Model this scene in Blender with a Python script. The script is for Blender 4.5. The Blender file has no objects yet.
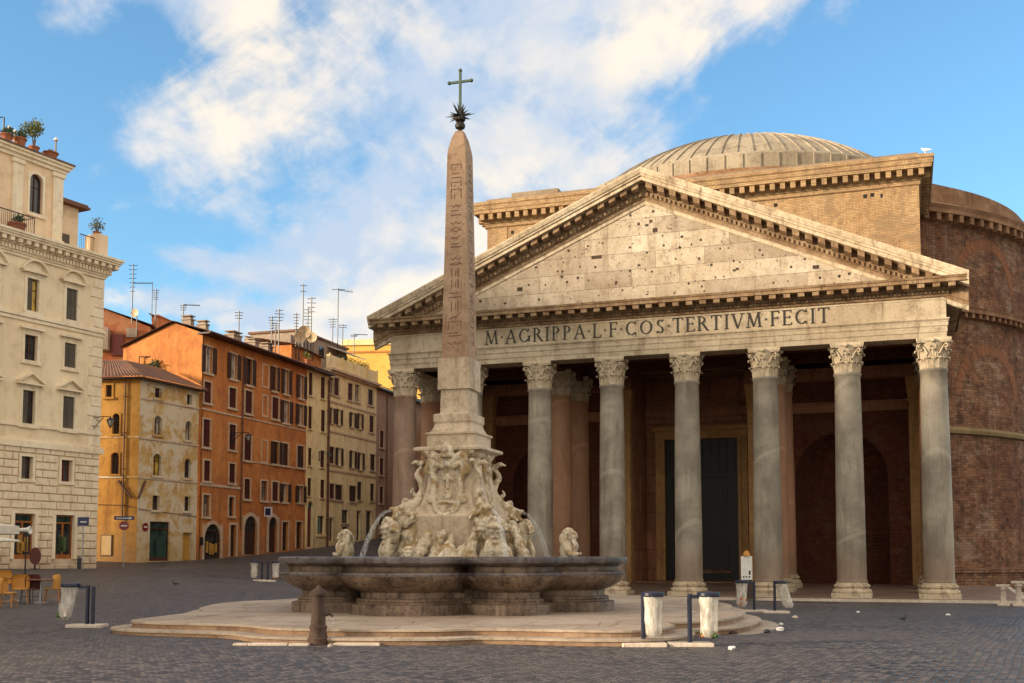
import bpy, bmesh, math, random
from mathutils import Vector, Matrix, Euler, noise
random.seed(7)
R = math.radians
PI = math.pi
sc = bpy.context.scene
C = sc.collection

# ------------------------------------------------------------------ camera
F_PX, PITCH, CY, EYE = 1130.0, 0.0748, 471.2, 1.7
cam = bpy.data.cameras.new('camera')
cam.sensor_width = 36.0
cam.lens = 36.0 * F_PX / 1024.0
cam.shift_y = (CY - 341.5) / 1024.0
cam.clip_start, cam.clip_end = 0.1, 3000.0
cam_o = bpy.data.objects.new('camera', cam)
cam_o.location = (0, 0, EYE)
cam_o.rotation_euler = (PI / 2 + PITCH, 0, 0)
C.objects.link(cam_o)
sc.camera = cam_o

# ------------------------------------------------------------------ light, sky, exposure
SUN_EL = R(12.0)
SUN_AZ = (-0.95, -0.31)            # horizontal direction towards the sun: from the left, a little behind the viewer
sun = bpy.data.lights.new('sun', 'SUN')
sun.energy = 4.0
sun.angle = R(8.0)
sun.color = (1.0, 0.80, 0.56)
sun_o = bpy.data.objects.new('sun', sun)
n_ = math.hypot(*SUN_AZ)
sdir = Vector((SUN_AZ[0] / n_ * math.cos(SUN_EL), SUN_AZ[1] / n_ * math.cos(SUN_EL), math.sin(SUN_EL)))
sun_o.rotation_euler = (-sdir).to_track_quat('-Z', 'Y').to_euler()
sun_o.location = sdir * 200
C.objects.link(sun_o)

sc.view_settings.view_transform = 'Standard'
sc.view_settings.look = 'None'
sc.view_settings.gamma = 1.0
sc.view_settings.use_curve_mapping = False
sc.view_settings.exposure = 1.02

world = bpy.data.worlds.new('World')
sc.world = world
world.use_nodes = True
def build_sky():
    nt = world.node_tree
    nt.nodes.clear()
    N, L = nt.nodes, nt.links
    def nd(t, **kw):
        n = N.new(t)
        for k, v in kw.items():
            setattr(n, k, v)
        return n
    def mth(op, a, b=None, c=None, clamp=False):
        n = nd('ShaderNodeMath', operation=op, use_clamp=clamp)
        for i, v in enumerate((a, b, c)):
            if v is None: continue
            if isinstance(v, (int, float)): n.inputs[i].default_value = v
            else: L.new(v, n.inputs[i])
        return n.outputs[0]
    out = nd('ShaderNodeOutputWorld')
    bg = nd('ShaderNodeBackground')
    bg.inputs['Strength'].default_value = 0.15
    sky = nd('ShaderNodeTexSky', sky_type='NISHITA')
    sky.sun_disc = False
    sky.sun_elevation = SUN_EL
    sky.sun_rotation = math.atan2(SUN_AZ[0], SUN_AZ[1])
    sky.air_density = 1.0
    sky.dust_density = 0.6
    sky.ozone_density = 2.5
    tc = nd('ShaderNodeTexCoord')
    sep = nd('ShaderNodeSeparateXYZ')
    L.new(tc.outputs['Generated'], sep.inputs[0])
    # cloud deck: direction projected on a high flat layer seen from below, blended with the raw direction
    den = mth('MAXIMUM', mth('ADD', sep.outputs[2], 0.32), 0.05)
    cx = mth('DIVIDE', sep.outputs[0], den)
    cyy = mth('DIVIDE', sep.outputs[1], den)
    comb = nd('ShaderNodeCombineXYZ')
    L.new(cx, comb.inputs[0]); L.new(cyy, comb.inputs[1])
    mp = nd('ShaderNodeMapping')
    mp.inputs['Rotation'].default_value = (0, 0, R(-18))
    mp.inputs['Scale'].default_value = (1.75, 1.15, 1)
    mp.inputs['Location'].default_value = (3.7, 1.2, 0)
    L.new(comb.outputs[0], mp.inputs[0])
    n1 = nd('ShaderNodeTexNoise'); n1.inputs['Scale'].default_value = 1.9
    n1.inputs['Detail'].default_value = 9; n1.inputs['Roughness'].default_value = 0.56; n1.inputs['Distortion'].default_value = 0.25
    L.new(mp.outputs[0], n1.inputs['Vector'])
    aev = nd('ShaderNodeCombineXYZ')
    nrm = nd('ShaderNodeVectorMath', operation='NORMALIZE'); L.new(tc.outputs['Generated'], nrm.inputs[0])
    s2 = nd('ShaderNodeSeparateXYZ'); L.new(nrm.outputs[0], s2.inputs[0])
    az = mth('ARCTAN2', s2.outputs[0], s2.outputs[1]); el = mth('ARCSINE', s2.outputs[2])
    L.new(az, aev.inputs[0]); L.new(el, aev.inputs[1])
    mps = nd('ShaderNodeMapping', vector_type='TEXTURE'); mps.inputs['Rotation'].default_value = (0, 0, R(33)); mps.inputs['Scale'].default_value = (2.6, .75, 1)
    L.new(aev.outputs[0], mps.inputs[0])
    nst = nd('ShaderNodeTexNoise'); nst.inputs['Scale'].default_value = 11; nst.inputs['Detail'].default_value = 8; nst.inputs['Roughness'].default_value = .6; nst.inputs['Distortion'].default_value = .5
    L.new(mps.outputs[0], nst.inputs['Vector'])
    n2 = nd('ShaderNodeTexNoise'); n2.inputs['Scale'].default_value = 8.5
    n2.inputs['Detail'].default_value = 7; n2.inputs['Roughness'].default_value = 0.6; n2.inputs['Distortion'].default_value = 0.4
    L.new(mp.outputs[0], n2.inputs['Vector'])
    # where the cloud masses stand in the sky: (azimuth from +Y, elevation, radius az, radius el, tilt, weight) in degrees
    cov = None
    for (a, e, ra, re, tl, w) in CLOUDS:
        da = mth('SUBTRACT', az, R(a)); de = mth('SUBTRACT', el, R(e))
        ct, st = math.cos(R(tl)), math.sin(R(tl))
        p = mth('ADD', mth('MULTIPLY', da, ct / R(ra)), mth('MULTIPLY', de, st / R(ra)))
        q = mth('ADD', mth('MULTIPLY', da, -st / R(re)), mth('MULTIPLY', de, ct / R(re)))
        r2 = mth('ADD', mth('MULTIPLY', p, p), mth('MULTIPLY', q, q))
        g = mth('MULTIPLY', mth('EXPONENT', mth('MULTIPLY', r2, -1.0)), w)
        cov = g if cov is None else mth('ADD', cov, g)
    # unseen warm cloud added behind the viewer and overhead to lift the ambient light
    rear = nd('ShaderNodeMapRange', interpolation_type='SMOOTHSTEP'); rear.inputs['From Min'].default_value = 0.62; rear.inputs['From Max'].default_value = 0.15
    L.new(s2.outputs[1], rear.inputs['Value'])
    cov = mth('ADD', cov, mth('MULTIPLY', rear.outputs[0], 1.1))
    dens = mth('ADD', mth('MULTIPLY', n1.outputs[0], 1.35), mth('ADD', mth('MULTIPLY', n2.outputs[0], 0.75), mth('MULTIPLY', nst.outputs[0], 1.0)))
    dens = mth('ADD', dens, mth('MULTIPLY', mth('MINIMUM', cov, 1.25), 0.46))
    mr = nd('ShaderNodeMapRange', interpolation_type='SMOOTHSTEP')
    mr.inputs['From Min'].default_value = 1.66; mr.inputs['From Max'].default_value = 2.16
    L.new(dens, mr.inputs['Value'])
    # lit and grey sides of the cloud
    mp2 = nd('ShaderNodeMapping'); mp2.inputs['Location'].default_value = (0.10, 0.06, 0)
    L.new(mp.outputs[0], mp2.inputs[0])
    n3 = nd('ShaderNodeTexNoise'); n3.inputs['Scale'].default_value = 1.9
    n3.inputs['Detail'].default_value = 6; n3.inputs['Roughness'].default_value = 0.5; n3.inputs['Distortion'].default_value = 0.25
    L.new(mp2.outputs[0], n3.inputs['Vector'])
    lit = nd('ShaderNodeMapRange'); lit.inputs['From Min'].default_value = -0.07; lit.inputs['From Max'].default_value = 0.10
    L.new(mth('SUBTRACT', n1.outputs[0], n3.outputs[0]), lit.inputs['Value'])
    cr = nd('ShaderNodeMix', data_type='RGBA')
    cr.inputs['A'].default_value = (2.0, 2.35, 2.85, 1)
    cr.inputs['B'].default_value = (3.75, 3.3, 2.72, 1)
    L.new(lit.outputs[0], cr.inputs['Factor'])
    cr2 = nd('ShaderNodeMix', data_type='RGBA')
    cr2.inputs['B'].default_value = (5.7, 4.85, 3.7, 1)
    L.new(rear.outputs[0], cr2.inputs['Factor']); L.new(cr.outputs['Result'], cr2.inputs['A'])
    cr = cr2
    tint = nd('ShaderNodeMix', data_type='RGBA', blend_type='MULTIPLY')
    tint.inputs['Factor'].default_value = 1.0
    tint.inputs['B'].default_value = SKY_TINT
    L.new(sky.outputs[0], tint.inputs['A'])
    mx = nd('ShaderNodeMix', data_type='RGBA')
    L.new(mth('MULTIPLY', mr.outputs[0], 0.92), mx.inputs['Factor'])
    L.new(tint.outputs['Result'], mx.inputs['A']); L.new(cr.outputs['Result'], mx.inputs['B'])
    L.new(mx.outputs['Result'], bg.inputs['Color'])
    L.new(bg.outputs[0], out.inputs[0])
SKY_TINT = (.76, .98, 1.02, 1)
CLOUDS = [(-13, 22, 13, 7, 0, .32), (0, 28.5, 26, 2.2, 0, .4), (-7.5, 22.5, 7.5, 5.5, 0, .95), (5, 27, 9.5, 4.0, 8, .9), (-7, 14.0, 5.5, 3.8, 0, 1.15), (-15, 18.3, 7, 2.8, -16, 1.3), (2.5, 20, 6, 6, 0, .9),
          (-20, 27, 4.5, 1.6, 5, 1.3), (-14, 27, 1.7, 2.0, 0, 1.1), (-22, 24.5, 2, 1, 0, 1.0), (13, 26, 8, 2.2, 12, .85), (0, 11, 6, 2.5, 0, .6),
          (-15.5, 14.3, 4, .7, -8, 1.15), (-17, 12.2, 5, .8, -5, 1.0), (-10, 11, 4, 1.2, 0, .6), (22, 18, 9, 7, 0, -.9), (-23, 19.5, 4, 3.6, 0, -.7), (-18, 23.2, 4, 1.6, 10, -.6), (-11.5, 13.5, 2, 2, 0, -.4)]
build_sky()

# ------------------------------------------------------------------ helpers
def pix(x, y):
    c, s = math.cos(PITCH), math.sin(PITCH)
    a, b = (x - 512) / F_PX, (CY - y) / F_PX
    return Vector((a, c - s * b, s + c * b))
def at(x, y, Y):
    d = pix(x, y)
    return d * (Y / d.y) + Vector((0, 0, EYE))
def sstep(x, a, b):
    t = min(1, max(0, (x - a) / (b - a)))
    return t * t * (3 - 2 * t)
PSI = 0.3363
TEMPLE = Vector((8.15, 66.72, -0.61))
def g(X, Y):
    z = -0.034 * X * sstep(Y, 18, 60)
    z += 0.00098 * max(0, Y - 62) ** 2 * sstep(-X, 2, 14) * (1 if Y < 125 else (63 / max(63, Y - 62)) ** 2)
    dx, dy = X - TEMPLE.x, Y - TEMPLE.y
    u = dx * math.cos(PSI) - dy * math.sin(PSI); v = dx * math.sin(PSI) + dy * math.cos(PSI)
    w = sstep(v, -15, -4) * sstep(u, -25, -18)
    z = z * (1 - w) + (TEMPLE.z - 0.14) * w
    if u > 20.3 and -1.2 < v < 12.5: z -= 1.0 * sstep(v, -1.2, -1.0) * (1 - sstep(v, 12.3, 12.5)) * sstep(u, 20.3, 20.6) * (1 - sstep(u, 40, 46))
    if abs(u) < 26 and v > 16: z = min(z, TEMPLE.z - 0.5)
    return z
def ground_at(px, py):
    d = pix(px, py); o = Vector((0, 0, EYE)); t = 5.0
    while t < 300:
        p = o + d * t
        if p.z <= g(p.x, p.y): return p
        t += 0.05
    return p

class MB:
    """collects shapes into one mesh"""
    def __init__(s, M=None):
        s.bm = bmesh.new(); s.mi = 0; s.M = M
    def _f(s, vs):
        try:
            f = s.bm.faces.new(vs); f.material_index = s.mi; return f
        except ValueError:
            return None
    def v(s, p): return s.bm.verts.new(p)
    def poly(s, pts): return s._f([s.v(p) for p in pts])
    def box(s, x0, x1, y0, y1, z0, z1):
        V = [s.v((x, y, z)) for z in (z0, z1) for y in (y0, y1) for x in (x0, x1)]
        for q in ((0, 2, 3, 1), (4, 5, 7, 6), (0, 1, 5, 4), (2, 6, 7, 3), (0, 4, 6, 2), (1, 3, 7, 5)):
            s._f([V[i] for i in q])
    def obox(s, M, sx, sy, sz):
        V = [s.v(M @ Vector((x * sx / 2, y * sy / 2, z * sz / 2))) for z in (-1, 1) for y in (-1, 1) for x in (-1, 1)]
        for q in ((0, 2, 3, 1), (4, 5, 7, 6), (0, 1, 5, 4), (2, 6, 7, 3), (0, 4, 6, 2), (1, 3, 7, 5)):
            s._f([V[i] for i in q])
    def hexa(s, b, t):
        B = [s.v(p) for p in b]; T = [s.v(p) for p in t]
        s._f(B[::-1]); s._f(T)
        n = len(B)
        for i in range(n): s._f([B[i], B[(i + 1) % n], T[(i + 1) % n], T[i]])
    def grid(s, rows, close=False):
        """rows of points -> quads; close joins each row's end to its start"""
        V = [[s.v(p) for p in r] for r in rows]
        for a, b in zip(V[:-1], V[1:]):
            n = len(a)
            for i in range(n if close else n - 1):
                s._f([a[i], a[(i + 1) % n], b[(i + 1) % n], b[i]])
        return V
    def lathe(s, prof, n=32, c=(0, 0, 0), cap=True):
        rows = [[(c[0] + r * math.cos(2 * PI * k / n), c[1] + r * math.sin(2 * PI * k / n), c[2] + z) for k in range(n)] for r, z in prof]
        V = s.grid(rows, True)
        if cap:
            s._f(V[0][::-1]); s._f(V[-1])
    def tube(s, pts, rad, n=8, cap=True):
        pts = [Vector(p) for p in pts]
        if not isinstance(rad, (list, tuple)): rad = [rad] * len(pts)
        rows = []; up = None
        for i, p in enumerate(pts):
            t = (pts[min(i + 1, len(pts) - 1)] - pts[max(i - 1, 0)]).normalized()
            if up is None:
                up = Vector((0, 0, 1)) if abs(t.z) < .9 else Vector((1, 0, 0))
            a = t.cross(up).normalized(); b = a.cross(t).normalized(); up = b
            rows.append([p + (a * math.cos(2 * PI * k / n) + b * math.sin(2 * PI * k / n)) * rad[i] for k in range(n)])
        V = s.grid(rows, True)
        if cap:
            s._f(V[0][::-1]); s._f(V[-1])
    def ico(s, c, r, sub=2, rot=None, jit=0):
        if isinstance(r, (int, float)): r = (r, r, r)
        M = Matrix.Translation(c) @ (rot or Matrix()) @ Matrix.Diagonal((r[0], r[1], r[2], 1))
        res = bmesh.ops.create_icosphere(s.bm, subdivisions=sub, radius=1, matrix=M)
        for v in res['verts']:
            if jit: v.co += Vector((random.uniform(-1, 1), random.uniform(-1, 1), random.uniform(-1, 1))) * jit
            for f in v.link_faces: f.material_index = s.mi
    def build(s, name, mats, parent=None, smooth=False, loc=None, rot=None, bevel=0, weld=False, kind=None, angle=40, norm=True):
        if s.M is not None: bmesh.ops.transform(s.bm, matrix=s.M, verts=s.bm.verts)
        if weld: bmesh.ops.remove_doubles(s.bm, verts=s.bm.verts, dist=1e-4)
        if norm: bmesh.ops.recalc_face_normals(s.bm, faces=s.bm.faces)
        me = bpy.data.meshes.new(name)
        s.bm.to_mesh(me); s.bm.free()
        for m in (mats if isinstance(mats, (list, tuple)) else [mats]): me.materials.append(m)
        o = bpy.data.objects.new(name, me)
        C.objects.link(o)
        if parent: o.parent = parent
        if loc: o.location = loc
        if rot: o.rotation_euler = rot
        if smooth:
            for p in me.polygons: p.use_smooth = True
            me.set_sharp_from_angle(angle=R(angle))
        if bevel:
            b = o.modifiers.new('bevel', 'BEVEL'); b.width = bevel; b.segments = 2; b.limit_method = 'ANGLE'
        if kind: o['kind'] = kind
        return o
def tag(o, label, cat, group=None):
    o['label'] = label; o['category'] = cat
    if group: o['group'] = group
    return o
def thing(name, label, cat, loc=(0, 0, 0), rz=0, group=None):
    o = bpy.data.objects.new(name, None); C.objects.link(o)
    o.location = loc; o.rotation_euler = (0, 0, rz); o.empty_display_size = .3
    return tag(o, label, cat, group)
def dup(root, loc, rz, label=None, scale=None):
    r = root.copy(); C.objects.link(r); r.location = loc; r.rotation_euler = (0, 0, rz)
    if label: r['label'] = label
    if scale: r.scale = scale
    for ch in list(root.children):
        c = ch.copy(); C.objects.link(c); c.parent = r
        for g2 in ch.children:
            d = g2.copy(); C.objects.link(d); d.parent = c
    return r
def dup_part(o, parent, loc):
    c = o.copy(); C.objects.link(c); c.parent = parent; c.location = loc
    for ch in o.children:
        d = ch.copy(); C.objects.link(d); d.parent = c
    return c

# ------------------------------------------------------------------ materials
def col(c): return (c[0], c[1], c[2], 1)
def new_mat(name):
    m = bpy.data.materials.new(name); m.use_nodes = True
    nt = m.node_tree
    return m, nt, nt.nodes['Principled BSDF']
class NT:
    def __init__(s, nt): s.nt = nt; s.N = nt.nodes; s.L = nt.links
    def n(s, t, ins=None, **kw):
        x = s.N.new(t)
        for k, v in kw.items(): setattr(x, k, v)
        for k, v in (ins or {}).items():
            if hasattr(v, 'node'): s.L.new(v, x.inputs[k])
            else: x.inputs[k].default_value = v
        return x
    def coord(s, scale=(1, 1, 1), rand=False, rot=(0, 0, 0), world=False):
        if world:
            src = s.n('ShaderNodeNewGeometry').outputs['Position']
        else:
            src = s.n('ShaderNodeTexCoord').outputs['Object']
        if rand:
            oi = s.n('ShaderNodeObjectInfo')
            m = s.n('ShaderNodeMath', {0: oi.outputs['Random'], 1: 57.0}, operation='MULTIPLY')
            c = s.n('ShaderNodeCombineXYZ', {0: m.outputs[0], 1: m.outputs[0], 2: m.outputs[0]})
            src = s.n('ShaderNodeVectorMath', {0: src, 1: c.outputs[0]}, operation='ADD').outputs[0]
        return s.n('ShaderNodeMapping', {'Vector': src, 'Scale': scale, 'Rotation': rot}).outputs[0]
    def noise(s, vec, scale, detail=6, rough=.6, dist=0):
        return s.n('ShaderNodeTexNoise', {'Vector': vec, 'Scale': scale, 'Detail': detail, 'Roughness': rough, 'Distortion': dist}).outputs[0]
    def ramp(s, fac, lo, hi, a=0., b=1.):
        return s.n('ShaderNodeMapRange', {'Value': fac, 'From Min': lo, 'From Max': hi, 'To Min': a, 'To Max': b}, interpolation_type='SMOOTHSTEP').outputs[0]
    def mix(s, fac, a, b, mode='MIX'):
        x = s.n('ShaderNodeMix', data_type='RGBA', blend_type=mode)
        for k, v in (('Factor', fac), ('A', a), ('B', b)):
            if hasattr(v, 'node'): s.L.new(v, x.inputs[k])
            else: x.inputs[k].default_value = v if k == 'Factor' else (col(v) if len(v) == 3 else v)
        return x.outputs['Result']
    def mul(s, a, b):
        return s.n('ShaderNodeMath', {0: a, 1: b}, operation='MULTIPLY').outputs[0]
    def add(s, a, b):
        return s.n('ShaderNodeMath', {0: a, 1: b}, operation='ADD').outputs[0]
    def bump(s, h, strength=.4, dist=.02, nrm=None):
        i = {'Height': h, 'Strength': strength, 'Distance': dist}
        if nrm is not None: i['Normal'] = nrm
        return s.n('ShaderNodeBump', i).outputs[0]

def weathered(name, base, dark, light=None, scale=1.0, streak=.5, rough=.85, bump=.3, patch=None, patch_amt=.5, blocks=None, holes=0, brick=None, fine=1.0, rand=False, low=None, world=False, hole_r=(.22, .11), patch_at=(.5, .58), grime=.4, drips=None, cyl=None, mott=.55, drip_scale=.9, drip_amt=.75):
    """plaster or stone: tonal clouds, rain streaks with a shape of their own, optional patches, stone joints, brick courses, small holes"""
    m, nt, p = new_mat(name); k = NT(nt)
    v = k.coord(rand=rand, world=world)
    n1 = k.noise(v, .35 * scale, 7, .62, .3)
    n2 = k.noise(v, 2.2 * scale, 8, .65)
    n3 = k.noise(v, 22 * fine, 5, .7)
    vs = k.coord((1, 1, .09), rand=rand, world=world)
    st = k.noise(vs, 1.6 * scale, 7, .7, .2)
    light = light or tuple(min(1, c * 1.25) for c in base)
    c = k.mix(k.ramp(n1, .36, .66), base, light)
    c = k.mix(k.mul(k.ramp(n2, .45, .75), mott), c, dark)
    c = k.mix(k.mul(k.ramp(st, .50, .74), streak), c, dark)
    nm = k.noise(v, 7.5 * scale, 7, .75, .3)
    c = k.mix(k.mul(k.ramp(nm, .50, .72), grime), c, dark)
    c = k.mix(k.mul(k.ramp(nm, .48, .28), grime * .7), c, light)
    c = k.mix(k.mul(k.ramp(n3, .50, .75), grime * .6), c, dark)
    if drips:
        sd = k.noise(k.coord((1, 1, .05)), drip_scale, 8, .72, .3)
        c = k.mix(k.mul(k.ramp(sd, .53, .66), drip_amt), c, drips)
    h = k.add(k.mul(n3, .45), k.add(k.mul(n2, .6), k.mul(nm, 1.1)))
    if patch:
        n4 = k.noise(v, .55 * scale, 9, .68, .6)
        c = k.mix(k.mul(k.ramp(n4, *patch_at), patch_amt), c, patch)
    if brick or blocks:
        bw, bh, mo, var = brick or blocks
        vec = k.coord(world=world)
        sx = k.n('ShaderNodeSeparateXYZ', {0: vec})
        along = k.add(sx.outputs[0], sx.outputs[1])
        if cyl:
            along = k.mul(k.n('ShaderNodeMath', {0: sx.outputs[0], 1: k.add(sx.outputs[1], -cyl[0])}, operation='ARCTAN2').outputs[0], cyl[1])
        cv = k.n('ShaderNodeCombineXYZ', {0: along, 1: sx.outputs[2], 2: 0.0}).outputs[0]
        cv = k.n('ShaderNodeVectorMath', {0: cv, 1: k.n('ShaderNodeVectorMath', {0: k.n('ShaderNodeTexNoise', {'Vector': vec, 'Scale': .7}).outputs['Color'], 1: (.03, .03, 0)}, operation='MULTIPLY').outputs[0]}, operation='ADD').outputs[0]
        br = k.n('ShaderNodeTexBrick', {'Vector': cv, 'Color1': (0, 0, 0, 1), 'Color2': (1, 1, 1, 1), 'Mortar': (.5, .5, .5, 1), 'Scale': 1.0,
                 'Mortar Size': mo, 'Mortar Smooth': .1, 'Bias': 0.0, 'Brick Width': bw, 'Row Height': bh}, offset=.5)
        sh = k.n('ShaderNodeSeparateColor', {0: br.outputs['Color']}).outputs[0]
        c = k.mix(k.mul(sh, var), c, dark)
        c = k.mix(k.mul(br.outputs['Fac'], .62), c, tuple(x * .45 for x in dark))
        h = k.add(h, k.mul(br.outputs['Fac'], -1.2))
    if holes:
        vo = k.n('ShaderNodeTexVoronoi', {'Vector': k.n('ShaderNodeVectorMath', {0: v, 1: k.n('ShaderNodeVectorMath', {0: k.n('ShaderNodeTexNoise', {'Vector': v, 'Scale': 9.0}).outputs['Color'], 1: (.12, .12, .12)}, operation='MULTIPLY').outputs[0]}, operation='ADD').outputs[0], 'Scale': holes, 'Randomness': 1.0})
        rnd = k.n('ShaderNodeSeparateColor', {0: vo.outputs['Color']}).outputs[0]
        hole = k.ramp(k.add(vo.outputs['Distance'], k.mul(rnd, .12)), hole_r[0], hole_r[1])
        vo2 = k.n('ShaderNodeTexVoronoi', {'Vector': v, 'Scale': holes * .55, 'Randomness': 1.0})
        hole = k.n('ShaderNodeMath', {0: hole, 1: k.mul(k.ramp(vo2.outputs['Distance'], .10, .05), .9)}, operation='MAXIMUM').outputs[0]
        c = k.mix(hole, c, tuple(x * .12 for x in dark))
        h = k.add(h, k.mul(hole, -2.5))
    if low:
        gz = k.n('ShaderNodeSeparateXYZ', {0: k.n('ShaderNodeTexCoord').outputs['Object']}).outputs[2]
        gg = k.add(gz, k.mul(n2, -2.2))
        c = k.mix(k.mul(k.ramp(gg, low[1], low[0]), .7), c, low[2])
    k.L.new(c, p.inputs['Base Color'])
    p.inputs['Roughness'].default_value = rough
    p.inputs['Specular IOR Level'].default_value = .25
    k.L.new(k.bump(h, bump, .03), p.inputs['Normal'])
    return m
def plain(name, c, rough=.6, metal=0, var=.25, scale=6, bump=.1, coat=0):
    m, nt, p = new_mat(name); k = NT(nt)
    v = k.coord(rand=True)
    n1 = k.noise(v, scale, 5, .6)
    cc = k.mix(k.mul(k.ramp(n1, .35, .7), var * 2), c, tuple(x * .5 for x in c))
    k.L.new(cc, p.inputs['Base Color'])
    p.inputs['Roughness'].default_value = rough; p.inputs['Metallic'].default_value = metal
    k.L.new(k.bump(n1, bump, .01), p.inputs['Normal'])
    return m
def tile_mat():
    m, nt, p = new_mat('roof tiles'); k = NT(nt)
    v = k.coord()
    n1 = k.noise(v, 1.2, 6, .65); n2 = k.noise(v, 9, 4, .6)
    c = k.mix(k.ramp(n1, .3, .7), (.20, .085, .045), (.11, .065, .05))
    c = k.mix(k.mul(k.ramp(n2, .5, .75), .7), c, (.27, .17, .10))
    k.L.new(c, p.inputs['Base Color']); p.inputs['Roughness'].default_value = .9
    k.L.new(k.bump(k.add(n1, n2), .5, .04), p.inputs['Normal'])
    return m
def ground_mat():
    m, nt, p = new_mat('cobblestones'); k = NT(nt)
    v = k.coord(rot=(0, 0, R(26)), world=True)
    warp = k.n('ShaderNodeVectorMath', {0: k.n('ShaderNodeTexNoise', {'Vector': v, 'Scale': .3, 'Detail': 2.0}).outputs['Color'], 1: (.22, .22, 0)}, operation='MULTIPLY').outputs[0]
    vw = k.n('ShaderNodeVectorMath', {0: v, 1: warp}, operation='ADD').outputs[0]
    vo = k.n('ShaderNodeTexVoronoi', {'Vector': vw, 'Scale': 7.6, 'Randomness': .38}, feature='DISTANCE_TO_EDGE', voronoi_dimensions='2D')
    vc = k.n('ShaderNodeTexVoronoi', {'Vector': vw, 'Scale': 7.6, 'Randomness': .38}, feature='F1', voronoi_dimensions='2D')
    rnd = k.n('ShaderNodeSeparateColor', {0: vc.outputs['Color']}).outputs[0]
    n1 = k.noise(v, .16, 6, .6, .4); n2 = k.noise(v, 1.1, 6, .65); n3 = k.noise(v, 40, 3, .6)
    c = k.mix(k.ramp(rnd, .1, .95), (.020, .017, .018), (.135, .111, .104))
    c = k.mix(k.mul(k.ramp(n1, .42, .62), .55), c, (.12, .098, .09))
    c = k.mix(k.mul(k.ramp(n2, .5, .8), .5), c, (.05, .04, .038))
    joint = k.ramp(vo.outputs['Distance'], .10, .03)
    c = k.mix(k.mul(joint, .8), c, (.028, .022, .02))
    k.L.new(c, p.inputs['Base Color'])
    r = k.add(k.ramp(n1, .35, .65, .34, .52), k.mul(rnd, .25))
    k.L.new(r, p.inputs['Roughness'])
    p.inputs['Specular IOR Level'].default_value = .35
    h = k.add(k.ramp(vo.outputs['Distance'], .0, .22), k.add(k.mul(n3, .15), k.mul(rnd, .25)))
    k.L.new(k.bump(h, .8, .03), p.inputs['Normal'])
    return m
def glass_mat(name, c, rough=.12):
    m, nt, p = new_mat(name); k = NT(nt)
    v = k.coord(rand=True)
    n = k.noise(v, 1.3, 3, .5)
    k.L.new(k.mix(k.ramp(n, .4, .65), c, tuple(x * .35 for x in c)), p.inputs['Base Color'])
    p.inputs['Roughness'].default_value = rough
    p.inputs['Specular IOR Level'].default_value = .6
    k.L.new(k.bump(k.noise(v, 2.0, 2), .06, .02), p.inputs['Normal'])
    return m
def slat_mat(name, c):
    m, nt, p = new_mat(name); k = NT(nt)
    v = k.coord()
    z = k.n('ShaderNodeSeparateXYZ', {0: v}).outputs[2]
    saw = k.n('ShaderNodeMath', {0: k.mul(z, 12.0)}, operation='FRACT').outputs[0]
    oi = k.n('ShaderNodeObjectInfo').outputs['Random']
    n = k.noise(k.coord((1, 1, .3), rand=True), 5, 5, .6)
    cc = k.mix(k.mul(oi, .6), c, (c[0] * .6, c[1] * .75, c[2] * .8))
    cc = k.mix(k.mul(k.ramp(n, .45, .75), .5), cc, tuple(x * 1.7 for x in c))
    k.L.new(cc, p.inputs['Base Color']); p.inputs['Roughness'].default_value = .65
    k.L.new(k.bump(saw, .9, .03), p.inputs['Normal'])
    return m
def granite_mat(name, a, b, d):
    m, nt, p = new_mat(name); k = NT(nt)
    v = k.coord(rand=True)
    n1 = k.noise(v, .5, 7, .65, .4); n2 = k.noise(v, 45, 3, .7); n3 = k.noise(k.coord((1, 1, .16), rand=True), 1.7, 7, .65)
    vein = k.n('ShaderNodeTexWave', {'Vector': k.coord((.5, .5, .33), rand=True, rot=(R(25), R(12), 0)), 'Scale': .11, 'Distortion': 7.0, 'Detail': 4.0, 'Detail Scale': .6}, bands_direction='Z').outputs['Fac']
    c = k.mix(k.ramp(n1, .34, .68), a, b)
    c = k.mix(k.mul(k.ramp(n3, .46, .70), .55), c, d)
    c = k.mix(k.mul(k.ramp(vein, .995, 1.0), .22), c, tuple(min(1, x * 1.8) for x in b))
    c = k.mix(k.mul(k.ramp(n2, .45, .7), .6), c, tuple(x * .4 for x in a))
    gz = k.n('ShaderNodeSeparateXYZ', {0: k.n('ShaderNodeTexCoord').outputs['Object']}).outputs[2]
    c = k.mix(k.mul(k.ramp(k.add(gz, k.mul(n1, -3.0)), 1.9, -.4), .6), c, (.20, .12, .075))
    k.L.new(c, p.inputs['Base Color']); p.inputs['Roughness'].default_value = .6
    k.L.new(k.bump(k.add(n2, k.mul(n1, 2.)), .15, .02), p.inputs['Normal'])
    return m
def emit_mat(name, c, s):
    m, nt, p = new_mat(name)
    p.inputs['Base Color'].default_value = col(c); p.inputs['Emission Color'].default_value = col(c); p.inputs['Emission Strength'].default_value = s
    return m
def bag_mat():
    m, nt, p = new_mat('clear bag plastic'); k = NT(nt)
    v = k.coord((1, 1, .35), rand=True)
    n = k.noise(v, 9, 6, .65)
    k.L.new(k.mix(k.ramp(n, .3, .7), (.62, .56, .48), (.80, .76, .68)), p.inputs['Base Color'])
    p.inputs['Roughness'].default_value = .3
    k.L.new(k.ramp(n, .3, .75, .3, .8), p.inputs['Alpha'])
    k.L.new(k.bump(n, .9, .05), p.inputs['Normal'])
    return m
def water_mat():
    m, nt, p = new_mat('basin water'); k = NT(nt)
    n = k.noise(k.coord(), 6, 4, .6)
    p.inputs['Base Color'].default_value = (.03, .045, .05, 1); p.inputs['Roughness'].default_value = .06
    k.L.new(k.bump(n, .35, .05), p.inputs['Normal'])
    return m
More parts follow.
